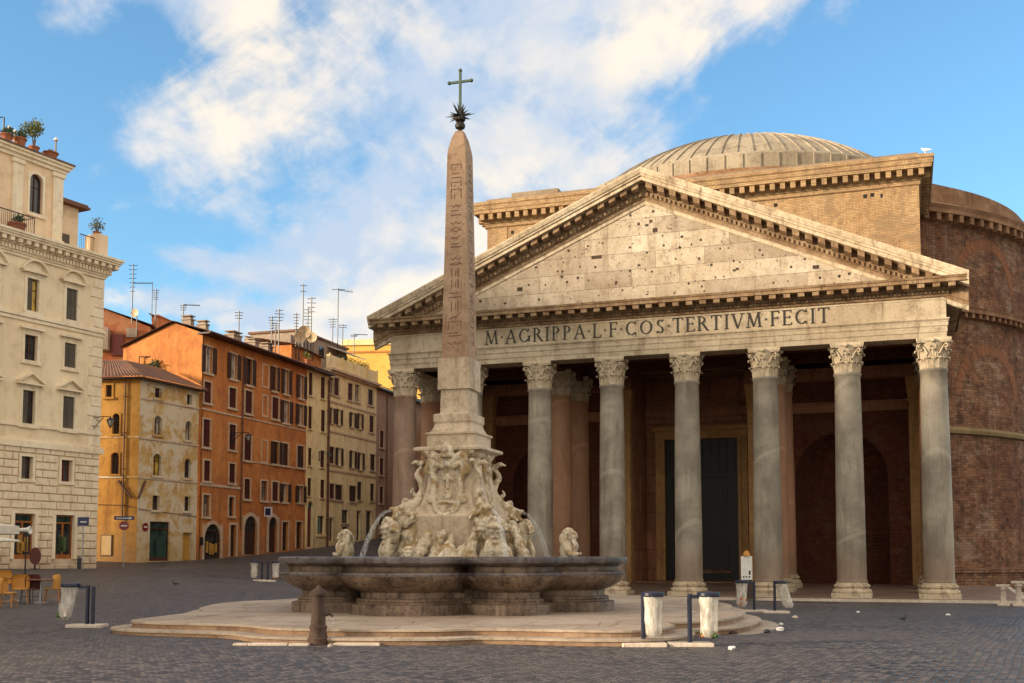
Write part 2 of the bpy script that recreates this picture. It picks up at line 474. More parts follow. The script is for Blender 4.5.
def spray_mat():
    m, nt, p = new_mat('falling water'); k = NT(nt)
    n = k.noise(k.coord((1, 1, .4)), 30, 4, .6)
    p.inputs['Base Color'].default_value = (.85, .88, .9, 1); p.inputs['Roughness'].default_value = .15
    k.L.new(k.ramp(n, .35, .7, .0, .3), p.inputs['Alpha'])
    return m
def leaf_mat(name, a, b):
    m, nt, p = new_mat(name); k = NT(nt)
    n = k.noise(k.coord(rand=True), 9, 3, .6)
    k.L.new(k.mix(k.ramp(n, .35, .65), a, b), p.inputs['Base Color']); p.inputs['Roughness'].default_value = .7
    return m
def wood_mat(name, a, b):
    m, nt, p = new_mat(name); k = NT(nt)
    n = k.noise(k.coord((6, 6, .5), rand=True), 3, 5, .6)
    k.L.new(k.mix(k.ramp(n, .35, .65), a, b), p.inputs['Base Color']); p.inputs['Roughness'].default_value = .5
    return m
def wicker_mat(name, a, b):
    m, nt, p = new_mat(name); k = NT(nt)
    ch = k.n('ShaderNodeTexChecker', {'Vector': k.coord(), 'Scale': 34.0, 'Color1': col(a), 'Color2': col(b)})
    k.L.new(ch.outputs['Color'], p.inputs['Base Color']); p.inputs['Roughness'].default_value = .6
    return m
M = {}
M['ground'] = ground_mat()
M['tiles'] = tile_mat()
M['marble'] = weathered('pale weathered marble', (.49, .39, .265), (.10, .055, .03), (.63, .53, .39), 1.2, .85, .8, .8, grime=.65)
M['frieze'] = weathered('frieze marble', (.44, .36, .25), (.13, .08, .048), (.57, .485, .36), .9, .75, .8, .6, blocks=(3.6, 1.25, .008, .25), grime=.6)
M['tymp'] = weathered('tympanum marble blocks', (.46, .385, .285), (.13, .08, .05), (.59, .515, .41), 1.1, .5, .85, .8, blocks=(2.9, 1.02, .008, .5), holes=1.9, grime=.7)
M['cornice'] = weathered('stained cornice marble with painted shade', (.20, .12, .065), (.04, .02, .013), (.36, .25, .15), 2.2, .8, .85, .8, grime=.7)  # besides stains, the shade of soffits and modillions is put into this dark colour
M['roofstone'] = weathered('portico roof slabs', (.22, .17, .12), (.09, .06, .045), None, 1.0, .4, .9, .4)
M['brick'] = weathered('roman brick with stains', (.20, .085, .046), (.04, .017, .013), (.33, .17, .095), .5, .95, .9, 1.0, patch=(.38, .27, .195), patch_amt=.6, patch_at=(.52, .64), grime=1.0, drips=(.38, .28, .205), drip_amt=.5, mott=.9, brick=(.6, .21, .010, .55), cyl=(45.0, 26.0))
M['archbrick'] = weathered('relieving arch brick', (.22, .095, .05), (.055, .023, .017), None, 1.5, .7, .9, .9, grime=.9)
M['drumtrim'] = weathered('stained brick drum cornice', (.21, .11, .06), (.07, .035, .022), (.32, .19, .11), 1.5, .8, .9, .6)
M['brickwarm'] = weathered('pale roman brick', (.42, .27, .14), (.14, .075, .04), (.50, .345, .19), .8, .7, .9, 1.0, patch=(.29, .20, .115), patch_amt=.85, patch_at=(.48, .60), grime=.8, brick=(.42, .11, .004, .3))
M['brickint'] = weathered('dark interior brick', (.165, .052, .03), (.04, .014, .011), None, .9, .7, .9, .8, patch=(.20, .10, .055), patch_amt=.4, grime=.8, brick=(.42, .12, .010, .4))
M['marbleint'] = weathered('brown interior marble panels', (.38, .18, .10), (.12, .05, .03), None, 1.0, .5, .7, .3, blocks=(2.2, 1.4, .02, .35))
M['dome'] = weathered('lead dome sheets', (.27, .225, .165), (.10, .07, .05), (.39, .33, .245), .6, .7, .8, .4, grime=.6)
M['granite'] = granite_mat('grey granite', (.215, .18, .14), (.385, .34, .27), (.105, .075, .055))
M['granitered'] = granite_mat('rose granite', (.26, .165, .115), (.37, .25, .175), (.15, .08, .055))
M['graniteinner'] = granite_mat('granite with orange light painted in', (.36, .18, .10), (.46, .25, .14), (.20, .09, .05))  # orange light on the inner column rows is painted into the stone colour
M['pilaster'] = weathered('marble pilaster with golden light painted in', (.48, .27, .11), (.22, .10, .045), None, 1.2, .6, .7, .3)  # the golden tone paints in the orange light on the pilasters
M['hole'] = plain('hole shade painted dark', (.05, .033, .022), .95)  # shade inside the clamp and putlog holes is put into this colour
M['obelisk'] = weathered('brown granite obelisk', (.35, .225, .145), (.14, .075, .05), (.44, .30, .20), 1.8, .6, .75, .45, grime=.7)
M['pedestal'] = weathered('fountain pedestal marble', (.50, .39, .275), (.15, .085, .05), (.62, .51, .38), 1.8, .75, .75, .5, grime=.5)
M['sculpt'] = weathered('carved fountain marble', (.56, .455, .32), (.12, .065, .03), (.78, .68, .53), 3.2, .8, .65, .7, patch=(.28, .155, .03), patch_amt=.7, grime=.7)
M['basin'] = weathered('wet brown basin marble', (.10, .064, .046), (.018, .011, .010), (.26, .18, .125), 2.6, 1.0, .26, .55, grime=.8, drips=(.26, .19, .14), drip_scale=3.5, drip_amt=.7, mott=.8)
M['basinrim'] = weathered('grey worn basin rim', (.070, .055, .056), (.020, .015, .016), (.20, .17, .165), 2.4, .6, .22, .45, grime=.8, mott=.8)
M['travertine'] = weathered('travertine steps', (.345, .27, .205), (.13, .085, .06), (.46, .37, .285), .9, .1, .65, .45, blocks=None, grime=.5)
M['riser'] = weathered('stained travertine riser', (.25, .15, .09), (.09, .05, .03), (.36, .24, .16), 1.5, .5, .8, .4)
M['floor'] = weathered('portico paving', (.22, .15, .115), (.10, .06, .05), (.30, .22, .17), .8, 0, .45, .2, blocks=(2.2, 2.2, .02, .3))
M['palazzo'] = weathered('cream palazzo stucco', (.78, .635, .43), (.48, .34, .20), (.83, .70, .50), .5, .35, .85, .2, grime=.1)
M['palazzotrim'] = weathered('pale palazzo trim', (.80, .67, .48), (.46, .33, .21), (.85, .74, .56), .8, .4, .8, .2, grime=.15)
M['rustic'] = weathered('rusticated palazzo blocks', (.78, .64, .46), (.44, .31, .19), (.83, .71, .53), .9, .4, .85, .3, low=(-.6, 2.2, (.34, .22, .14)), grime=.2)
M['attic'] = weathered('peach attic stucco', (.76, .56, .36), (.46, .30, .18), (.82, .63, .43), .5, .35, .85, .15, grime=.1)
M['orange'] = weathered('orange plaster', (.50, .175, .048), (.20, .07, .025), (.60, .25, .075), .7, .75, .88, .35, patch=(.36, .13, .05), patch_amt=.65, low=(-1., 3.2, (.27, .14, .08)), grime=.35)
M['ochre'] = weathered('ochre plaster', (.44, .215, .045), (.19, .08, .022), (.53, .29, .075), .8, .65, .88, .35, low=(-1., 4.0, (.22, .13, .075)), grime=.4)
M['ochrepale'] = weathered('peeling ochre and grey plaster', (.54, .32, .11), (.26, .15, .06), (.60, .41, .18), 1.3, .5, .88, .5, patch=(.66, .58, .45), patch_amt=.85, patch_at=(.42, .54), low=(-1., 4.2, (.42, .27, .11)), grime=.5)
M['creamA'] = weathered('cream plaster', (.80, .64, .34), (.40, .27, .12), (.84, .71, .43), .6, .6, .88, .3, low=(-1., 3.5, (.40, .27, .15)), grime=.2)
M['pinkgrey'] = weathered('brown pink plaster', (.36, .24, .17), (.18, .11, .08), None, .6, .6, .88, .3)
M['redbrown'] = weathered('red brown plaster', (.34, .115, .05), (.15, .05, .03), None, .9, .7, .9, .4, patch=(.44, .25, .13), patch_amt=.5)
M['yellow'] = weathered('bright yellow plaster', (.66, .41, .10), (.42, .23, .06), None, .5, .4, .88, .15)
M['yellowtrim'] = weathered('pale yellow trim', (.72, .58, .32), (.45, .32, .16), None, .5, .3, .88, .15)
M['greywall'] = weathered('grey brown roof wall', (.30, .235, .185), (.14, .10, .075), None, .9, .6, .9, .35)
M['trim'] = weathered('pale window trim', (.55, .41, .29), (.30, .19, .12), (.63, .50, .37), 1.2, .4, .85, .25)
M['shutter'] = slat_mat('maroon shutters', (.085, .014, .012))
M['shutterbrown'] = slat_mat('brown shutters', (.075, .028, .018))
M['shuttergrey'] = slat_mat('grey brown shutters', (.13, .105, .085))
M['glass'] = glass_mat('dark window glass', (.035, .035, .04))
M['curtain'] = glass_mat('window with pale curtain', (.42, .36, .30), .3)
M['litpane'] = glass_mat('pane with painted golden reflection', (.62, .40, .08), .2)  # bright golden light on the glass is painted as its base colour
M['shopglass'] = glass_mat('shop window green glass', (.03, .07, .06), .1)
M['void'] = plain('unlit interior', (.012, .010, .010), .9)
M['iron'] = plain('black iron', (.012, .013, .02), .45, 0, .3, 8)
M['bronze'] = plain('green bronze', (.07, .11, .08), .55, .3, .3, 8)
M['bronzedark'] = plain('dark bronze letters', (.028, .022, .016), .5, .3)
M['doorbronze'] = plain('blackened bronze door', (.012, .010, .010), .45, .4, .3, 3)
M['woodorange'] = wood_mat('varnished orange wood', (.36, .12, .02), (.22, .065, .012))
M['wooddark'] = wood_mat('dark brown wood', (.055, .022, .014), (.03, .012, .01))
M['woodred'] = wood_mat('red painted door wood', (.16, .018, .012), (.09, .012, .01))
M['woodyellow'] = wood_mat('yellow painted door', (.55, .30, .055), (.42, .21, .04))
M['pipe'] = plain('rusty downpipe', (.12, .045, .025), .6)
M['white'] = plain('white paint', (.72, .70, .66), .5, 0, .15)
M['whitecloth'] = plain('cream parasol cloth', (.66, .60, .50), .8, 0, .15)
M['blue'] = plain('blue sign enamel', (.010, .018, .08), .35, 0, .1)
M['red'] = plain('red sign enamel', (.20, .016, .014), .4, 0, .1)
M['terracotta'] = plain('terracotta pot', (.36, .12, .05), .8)
M['leaf'] = leaf_mat('roof garden leaves', (.10, .13, .02), (.20, .20, .035))
M['leafdark'] = leaf_mat('dark leaves', (.03, .06, .02), (.075, .11, .03))
M['leafgrey'] = leaf_mat('silvery leaves', (.16, .19, .12), (.27, .28, .18))
M['bark'] = plain('bark', (.09, .06, .04), .9)
M['bag'] = bag_mat()
M['binblue'] = plain('dark blue bin metal', (.008, .012, .035), .35, 0, .2)
M['litter'] = plain('orange litter', (.55, .17, .05), .7, 0, .6, 14)
M['litterpale'] = plain('pale litter paper', (.75, .72, .70), .7, 0, .4, 14)
M['littergreen'] = plain('green glass bottle', (.06, .11, .02), .2)
M['feather'] = plain('dark pigeon feathers', (.05, .05, .06), .7, 0, .5, 20)
M['featherwhite'] = plain('white gull feathers', (.75, .74, .72), .7, 0, .2, 20)
M['water'] = water_mat()
M['spray'] = spray_mat()
M['bollard'] = weathered('rusty brown cast iron', (.055, .032, .023), (.02, .012, .01), (.11, .065, .045), 4, .5, .6, .5)
M['stoneblock'] = weathered('pale stone block', (.52, .44, .36), (.25, .18, .13), None, 3, .2, .8, .3)
M['wicker'] = wicker_mat('yellow wicker', (.55, .26, .035), (.34, .14, .018))
M['wickerred'] = wicker_mat('maroon wicker', (.12, .025, .015), (.06, .014, .01))
M['rattanleg'] = plain('varnished cane legs', (.36, .15, .03), .45)
M['tabletop'] = plain('red brown table top', (.20, .07, .04), .35)
M['steel'] = plain('brushed steel', (.4, .4, .42), .35, .8)
M['dish'] = plain('beige dish metal', (.50, .36, .22), .6)
M['lanternglass'] = glass_mat('frosted lantern glass', (.42, .38, .30), .3)
M['amber'] = plain('amber lamp glass', (.55, .24, .03), .3)
# ================================================================== THE SETTING: ground
def axis(lo, hi, dense_lo, dense_hi, fine, coarse):
    a = []; x = lo
    while x < hi:
        a.append(x); x += fine if dense_lo <= x < dense_hi else coarse
    a.append(hi); return a
mb = MB()
xs = axis(-420, 420, -60, 70, 1.0, 30); ys = axis(-120, 900, -6, 135, 1.0, 40)
mb.grid([[(x, y, g(x, y)) for x in xs] for y in ys])
mb.build('ground', M['ground'], smooth=True, kind='structure', angle=60)

# ================================================================== THE TEMPLE
T = thing('temple', 'ancient domed temple with granite columned portico, inscribed frieze and brick rotunda', 'temple', TEMPLE, -PSI)
BAY = 4.54
COLX = [-3.5 * BAY + i * BAY for i in range(8)]
ROWV = (0, 4.27, 8.54)
# --- one column, copied
mb = MB()
prof = [(.80, .85), (.84, .87), (.84, .93), (.80, 1.0)]
for i in range(13):
    t = i / 12; prof.append((.795 - .10 * t ** 1.7, 1.02 + t * 11.3))
prof += [(.735, 12.36), (.76, 12.42), (.76, 12.50), (.70, 12.52)]
mb.lathe(prof, 40)
column = mb.build('portico_column', M['granite'], T, smooth=True, loc=(COLX[0], 0, 0), angle=50)
column.data.materials.append(M['granite'])
mb = MB()
mb.box(-1.06, 1.06, -1.06, 1.06, 0, .27)
mb.lathe([(1.02, .272), (1.06, .32), (1.06, .42), (1.0, .48), (.92, .5), (.90, .54), (.92, .58), (.97, .61), (.97, .69), (.92, .74), (.87, .76), (.87, .80), (.84, .85), (.7, .851)], 40)
mb.build('column_base', M['marble'], column, smooth=True, angle=35)
def leaf(mb, th, r0, z0, h, w, curl):
    P = [(0, 0, 1), (.02, .25, 1.05), (.05, .5, 1.0), (.10, .72, .95), (.19, .9, .75), (.30, .985, .5), (.385, .93, .35), (.37, .84, .18)]
    c, s = math.cos(th), math.sin(th); rows = []
    for dr, tz, ww in P:
        r = r0 + dr * curl; row = []
        for j, q in enumerate((-1, -.55, 0, .55, 1)):
            a = q * w * ww * .5; rr = r - abs(q) * .03 + (.035 if q == 0 else 0) - (.03 if abs(q) == .55 else 0)
            zz = z0 + h * tz - (.05 * h if abs(q) == 1 and tz > .3 else 0)
            row.append((rr * c - a * s, rr * s + a * c, zz))
        rows.append(row)
    mb.grid(rows)
    back = [[(x - .05 * c, y - .05 * s, z) for x, y, z in r] for r in rows]
    mb.grid(back)
def make_capital():
    mb = MB()
    z0 = 12.52
    mb.lathe([(.70, z0), (.69, z0 + .3), (.70, z0 + .8), (.76, z0 + 1.15), (.88, z0 + 1.34), (.88, z0 + 1.36)], 28)
    for k in range(8): leaf(mb, k * PI / 4 + PI / 8, .69, z0, .60, .56, .62)
    for k in range(8): leaf(mb, k * PI / 4, .70, z0 + .12, .98, .50, .66)
    for k in range(4):
        th = PI / 4 + k * PI / 2
        for sd in (-1, 1):
            pts = []; c0 = Vector((math.cos(th), math.sin(th), 0)); sidev = Vector((-math.sin(th), math.cos(th), 0))
            pts.append(c0 * .72 + sidev * sd * .30 + Vector((0, 0, z0 + .75)))
            pts.append(c0 * .84 + sidev * sd * .20 + Vector((0, 0, z0 + 1.05)))
            for q in range(9):
                a = PI * .9 - q * PI / 4.2; rr = .15 - q * .012
                pts.append(c0 * (1.0 + rr * math.cos(a)) + sidev * sd * .07 + Vector((0, 0, z0 + 1.16 + rr * math.sin(a))))
            mb.tube(pts, [.05] * 3 + [.045] * 8, 6)
        th2 = k * PI / 2
        leaf(mb, th2 + .16, .74, z0 + .62, .62, .16, .3); leaf(mb, th2 - .16, .74, z0 + .62, .62, .16, .3)
        mb.ico((.93 * math.cos(th2), .93 * math.sin(th2), z0 + 1.47), (.14, .14, .13), 1)
    out = []
    for k in range(4):
        th = PI / 4 + k * PI / 2
        A = Vector((math.cos(th - .07), math.sin(th - .07), 0)) * 1.15; B = Vector((math.cos(th + .07), math.sin(th + .07), 0)) * 1.25
        Cn = Vector((math.cos(th + PI / 2 - .07), math.sin(th + PI / 2 - .07), 0)) * 1.15
        mid = Vector((math.cos(th + PI / 4), math.sin(th + PI / 4), 0))
        out.append(A)
        for q in range(7):
            t = q / 6; p = B.lerp(Cn, t) ; p = p - mid * .07 * math.sin(PI * t); out.append(p) if q < 6 else None
    b = [(p.x * .95, p.y * .95, z0 + 1.36) for p in out]; m_ = [(p.x, p.y, z0 + 1.48) for p in out]; t_ = [(p.x, p.y, z0 + 1.63) for p in out]
    mb.hexa(b, m_); mb.hexa([(x, y, z + .001) for x, y, z in m_], t_)
    return mb
make_capital().build('capital', M['marble'], column, smooth=True, angle=45)
cols = [column]
for i in range(1, 8): cols.append(dup_part(column, T, (COLX[i], 0, 0)))
for r_ in (1, 2):
    for i in (0, 2, 5, 7): cols.append(dup_part(column, T, (COLX[i], ROWV[r_], .15 * r_)))
for c_ in (cols[0], cols[8], cols[9], cols[12], cols[13]):
    c_.material_slots[0].link = 'OBJECT'; c_.material_slots[0].material = M['granitered']
for c_ in cols[8:]:
    c_.material_slots[0].link = 'OBJECT'; c_.material_slots[0].material = M['graniteinner']

def loft_path(mb, path, prof):
    """profile (outward offset, z) swept along a plan path with mitred corners; outward is to the right of travel"""
    pts = [Vector((x, y, 0)) for x, y in path]; n = len(pts); dirs = []
    for i in range(n):
        d0 = (pts[i] - pts[i - 1]).normalized() if i > 0 else (pts[1] - pts[0]).normalized()
        d1 = (pts[i + 1] - pts[i]).normalized() if i < n - 1 else d0
        n0 = Vector((d0.y, -d0.x, 0)); n1 = Vector((d1.y, -d1.x, 0))
        m = (n0 + n1).normalized(); m = m / max(.3, m.dot(n0)); dirs.append(m)
    mb.grid([[tuple(p + m * o + Vector((0, 0, z))) for p, m in zip(pts, dirs)] for o, z in prof])
HW, FV = 16.6, -.75
path = [(-HW, 14.25), (-HW, FV), (HW, FV), (HW, 14.25)]
mb = MB()
loft_path(mb, path, [(-1.5, 14.153), (0, 14.153), (0, 14.45), (.04, 14.452), (.04, 14.78), (.08, 14.782), (.08, 15.05), (.16, 15.14), (.16, 15.2), (.0, 15.21)])
loft_path(mb, path, [(0, 15.21), (0, 16.35)])
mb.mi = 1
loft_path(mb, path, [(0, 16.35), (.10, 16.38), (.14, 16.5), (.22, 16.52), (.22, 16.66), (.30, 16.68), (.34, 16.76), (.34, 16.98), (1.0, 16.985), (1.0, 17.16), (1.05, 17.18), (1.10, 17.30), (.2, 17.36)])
mb.mi = 2
loft_path(mb, path, [(-1.5, 14.153), (-1.5, 16.9)])
mb.mi = 1
def modil(x, y, ang, z0=16.70, z1=16.983, L_=.58, w=.36):
    Mx = Matrix.Translation((x, y, 0)) @ Matrix.Rotation(ang, 4, 'Z')
    a = [Mx @ Vector(p) for p in ((-w / 2, -L_, z0 + .05), (w / 2, -L_, z0 + .05), (w / 2, 0.02, z0 - .03), (-w / 2, .02, z0 - .03))]
    b = [Mx @ Vector(p) for p in ((-w / 2, -L_, z1), (w / 2, -L_, z1), (w / 2, .02, z1), (-w / 2, .02, z1))]
    mb.hexa(a, b)
n_m = 43
for i in range(n_m + 1):
    x = -HW - .3 + (2 * HW + .6) * i / n_m
    modil(x, FV - .345, 0)
for sd in (-1, 1):
    for i in range(1, 18): modil(sd * (HW + .345), FV - .3 + i * .80, PI / 2 * sd)
for i in range(150):
    x = -HW - .1 + (2 * HW + .2) * i / 149
    mb.box(x - .06, x + .06, FV - .30, FV - .221, 16.535, 16.65)
ent = mb.build('entablature', [M['frieze'], M['cornice'], M['void']], T, angle=30)

# --- inscription: serif capitals built from strokes
def letter_strokes(ch):
    """strokes in a cell of height 1: ('l', x0,y0,x1,y1,w) line, ('a', cx,cy,rx,ry,a0,a1) arc (thick-thin), ('s', x,y,half) serif; returns strokes, width"""
    t, h = .125, .06
    sf = lambda x, y, w=.14: ('s', x, y, w)
    if ch == 'M': return [('l', .12, 0, .20, 1, h), ('l', .20, 1, .50, .05, t), ('l', .50, .05, .80, 1, h), ('l', .80, 1, .90, 0, t), sf(.12, 0), sf(.9, 0), sf(.17, 1, .10), sf(.84, 1, .10)], 1.05
    if ch == 'A': return [('l', .07, 0, .40, 1, h), ('l', .40, 1, .74, 0, t), ('l', .2, .36, .62, .36, h), sf(.08, 0), sf(.74, 0)], .82
    if ch == 'V': return [('l', .08, 1, .40, 0, t), ('l', .40, 0, .72, 1, h), sf(.08, 1), sf(.72, 1)], .80
    if ch == 'G': return [('a', .45, .5, .40, .48, 45, 320), ('l', .80, .05, .80, .42, t), sf(.80, .42, .12), ('l', .755, .80, .755, .98, h)], .92
    if ch == 'C': return [('a', .45, .5, .40, .48, 45, 315), ('l', .74, .80, .74, .98, h), ('l', .74, .02, .74, .2, h)], .84
    if ch == 'O': return [('a', .48, .5, .43, .48, 0, 360)], .98
    if ch == 'R': return [('l', .14, 0, .14, 1, t), ('a', .30, .75, .26, .22, -90, 90), ('l', .14, .97, .30, .97, h), ('l', .14, .53, .30, .53, h), ('l', .34, .53, .70, 0, t), sf(.14, 0), sf(.10, 1, .10), sf(.72, 0, .08)], .76
    if ch == 'I': return [('l', .16, 0, .16, 1, t), sf(.16, 0), sf(.16, 1)], .34
    if ch == 'P': return [('l', .14, 0, .14, 1, t), ('a', .30, .74, .26, .23, -90, 90), ('l', .14, .97, .30, .97, h), ('l', .14, .51, .30, .51, h), sf(.14, 0), sf(.10, 1, .10)], .66
    if ch == 'L': return [('l', .14, 0, .14, 1, t), ('l', .14, .03, .58, .03, h), ('l', .58, .0, .60, .2, h), sf(.14, 1), sf(.1, 0, .1)], .64
    if ch == 'F': return [('l', .14, 0, .14, 1, t), ('l', .14, .97, .56, .97, h), ('l', .14, .53, .48, .53, h), ('l', .56, .82, .56, 1, h), ('l', .48, .44, .48, .62, h), sf(.14, 0), sf(.1, 1, .1)], .62
    if ch == 'E': return [('l', .14, 0, .14, 1, t), ('l', .14, .97, .56, .97, h), ('l', .14, .53, .48, .53, h), ('l', .14, .03, .58, .03, h), ('l', .56, .82, .56, 1, h), ('l', .48, .44, .48, .62, h), ('l', .58, 0, .60, .18, h), sf(.1, 0, .1), sf(.1, 1, .1)], .64
    if ch == 'T': return [('l', .36, 0, .36, 1, t), ('l', .04, .97, .68, .97, h), ('l', .04, .82, .03, 1, h), ('l', .68, .82, .69, 1, h), sf(.36, 0)], .74
    if ch == 'S': return [('a', .32, .74, .22, .235, 30, 270), ('a', .32, .265, .24, .245, 90, -150), ('l', .51, .82, .51, .98, h), ('l', .10, .02, .10, .2, h)], .64
    if ch == '.': return [('d', .10, .52, .085)], .22
    return [], .3
TXT = 'M.AGRIPPA.L.F.COS.TERTIVM.FECIT'
ws = [letter_strokes(c)[1] for c in TXT]
H_L = .86; U0, U1 = -10.15, 10.5; gap = ((U1 - U0) / (H_L * 1.0) - sum(ws)) / (len(TXT) - 1)
cur = U0; yf = FV - .03
def strip(pts):  # uses the current mb
    """closed outline in x,z extruded out of the frieze"""
    a = [(x, yf, z) for x, z in pts]; b = [(x, FV + .012, z) for x, z in pts]
    mb.hexa(a, b)
for ch, w_ in zip(TXT, ws):
    mb = MB()
    st, _ = letter_strokes(ch); ox, oz = cur, 15.36
    for s_ in st:
        if s_[0] == 'l':
            _, x0, y0, x1, y1, w = s_; d = Vector((x1 - x0, y1 - y0)); d.normalize(); nn = Vector((-d.y, d.x)) * w / 2
            if abs(d.y) > .5: nn = Vector((w / 2 / abs(d.y), 0)) * 1
            strip([(ox + H_L * px_, oz + H_L * py_) for px_, py_ in ((x0 - nn.x, y0 - nn.y), (x1 - nn.x, y1 - nn.y), (x1 + nn.x, y1 + nn.y), (x0 + nn.x, y0 + nn.y))])
        elif s_[0] == 'a':
            _, cx, cy_, rx, ry, a0, a1 = s_; n = 18
            for q in range(n):
                quad = []
                for aa, sgn in ((q, -1), (q + 1, -1), (q + 1, 1), (q, 1)):
                    a = R(a0 + (a1 - a0) * aa / n); th = .055 + .075 * abs(math.cos(a))
                    quad.append((ox + H_L * (cx + (rx + (sgn - 1) / 2 * th) * math.cos(a)), oz + H_L * (cy_ + (ry + (sgn - 1) / 2 * th) * math.sin(a))))
                strip(quad)
        elif s_[0] == 's':
            _, x, y, w = s_; y0, y1 = (y, y + .05) if y < .5 else (y - .05, y)
            strip([(ox + H_L * (x - w), oz + H_L * y0), (ox + H_L * (x + w), oz + H_L * y0), (ox + H_L * (x + w), oz + H_L * y1), (ox + H_L * (x - w), oz + H_L * y1)])
        else:
            _, x, y, w = s_
            strip([(ox + H_L * (x - w), oz + H_L * (y - w)), (ox + H_L * (x + w), oz + H_L * (y - w)), (ox + H_L * (x), oz + H_L * (y + w))])
    cur += (w_ + gap) * H_L
    mb.build('inscription_dot' if ch == '.' else 'inscription_letter', M['bronzedark'], ent)

# --- pediment
TIP, ZT, ZA = 17.75, 17.36, 25.05
def zl(x): return ZT + (ZA - ZT) * (1 - abs(x) / TIP)
mb = MB()
TV = FV + .12
mb.hexa([(-16.9, TV, 17.3), (16.9, TV, 17.3), (0, TV, zl(0) - 1.3)], [(-16.9, TV + .6, 17.3), (16.9, TV + .6, 17.3), (0, TV + .6, zl(0) - 1.3)])
random.seed(11)
HOLES = []
while len(HOLES) < 70:
    x_, z_ = random.gauss(0, 7), random.uniform(17.7, 23.2)
    if abs(x_) < 15 and z_ < zl(x_) - 2.0: w_ = random.choice((.05, .06, .08, .11)); HOLES.append((x_, z_, w_ * random.uniform(.8, 1.3), w_))
tymp = mb.build('tympanum', M['tymp'], T)
mb = MB()                                                    # dark boxes painting the shade of square beam sockets and broken corners
for (px_, z_, w_, h_) in [(q[0], q[1], q[2] * .72, q[3] * .72) for q in [(-.9, 22.6, .2, .2), (-.4, 22.0, .22, .26), (.1, 21.9, .3, .2), (.35, 22.1, .25, .25), (.6, 21.5, .4, .35), (.5, 22.7, .22, .2), (1.4, 22.6, .2, .18), (-7.9, 18.6, .5, .35), (-3.0, 20.2, .9, .3), (7.5, 20.1, .6, .3), (9.8, 18.5, .5, .3), (-5.2, 19.2, .22, .2), (3.2, 19.6, .2, .2), (5.4, 18.8, .24, .2), (-10.5, 18.1, .24, .22), (11.6, 18.0, .22, .2), (-1.8, 18.6, .2, .2), (2.2, 21.0, .24, .2)]] + HOLES:
    mb.box(px_ - w_ / 2, px_ + w_ / 2, TV - .004, TV + .1, z_, z_ + h_)
mb.build('clamp_holes', M['hole'], tymp, kind='stuff')
mb = MB()
RP = [(0.12, -1.95, 0), (-.06, -1.93, 0), (-.10, -1.72, 0), (-.18, -1.68, 0), (-.20, -1.50, 1), (-.28, -1.46, 1), (-.30, -.72, 1), (-1.02, -.71, 0), (-1.02, -.50, 0), (-1.10, -.47, 0), (-1.12, -.36, 0), (-1.17, -.33, 0), (-1.26, -.08, 0), (-1.26, .0, 0), (.6, .02, 2)]
xs_ = [-TIP] + [-TIP + TIP * i / 12 for i in range(1, 12)] + [0]
for sg in (-1, 1):
    xx = [x * (1 if sg < 0 else -1) for x in xs_]
    for (a, b) in zip(RP[:-1], RP[1:]):
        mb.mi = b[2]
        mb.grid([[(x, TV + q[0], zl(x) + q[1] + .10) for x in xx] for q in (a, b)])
    mb.mi = 0
    mb.poly([(sg * TIP, TV + o, zl(TIP) + h + .10) for o, h, _ in RP])
    mb.mi = 1
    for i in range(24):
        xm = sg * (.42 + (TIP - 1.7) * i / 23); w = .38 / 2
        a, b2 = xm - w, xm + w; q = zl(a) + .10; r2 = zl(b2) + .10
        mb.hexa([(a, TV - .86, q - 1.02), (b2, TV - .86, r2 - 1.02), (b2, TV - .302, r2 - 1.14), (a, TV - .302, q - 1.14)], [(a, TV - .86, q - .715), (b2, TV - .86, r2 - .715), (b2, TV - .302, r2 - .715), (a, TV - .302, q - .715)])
    for i in range(62):
        xm = sg * (.2 + (TIP - 1.3) * i / 61); w = .075
        a, b2 = xm - w, xm + w; q = zl(a) + .10; r2 = zl(b2) + .10
        mb.hexa([(a, TV - .40, q - 1.42), (b2, TV - .40, r2 - 1.42), (b2, TV - .285, r2 - 1.42), (a, TV - .285, q - 1.42)], [(a, TV - .40, q - 1.22), (b2, TV - .40, r2 - 1.22), (b2, TV - .285, r2 - 1.22), (a, TV - .285, q - 1.22)])
mb.build('raking_cornice', [M['marble'], M['cornice'], M['roofstone']], T, angle=30)
mb = MB()
for sg in (-1, 1):
    b = [(sg * TIP, TV + .6, zl(TIP) - .24), (0, TV + .6, zl(0) - .24), (0, 14.29, zl(0) - .24), (sg * TIP, 14.29, zl(TIP) - .24)]
    mb.hexa(b, [(x, y, z + .34) for x, y, z in b])
mb.build('portico_roof', M['roofstone'], T)
# ceiling beams and the dark roof space above them
mb = MB()
mb.box(-15.0, 15.0, .75, 14.2, 15.6, 15.9)
for x in (COLX[2], COLX[5]): mb.box(x - .6, x + .6, .8, 13.4, 14.16, 15.58)
for v_ in ROWV[1:]: mb.box(-15.0, 15.0, v_ - .25, v_ + .25, 14.7, 15.57)
mb.build('ceiling', M['brickint'], T)
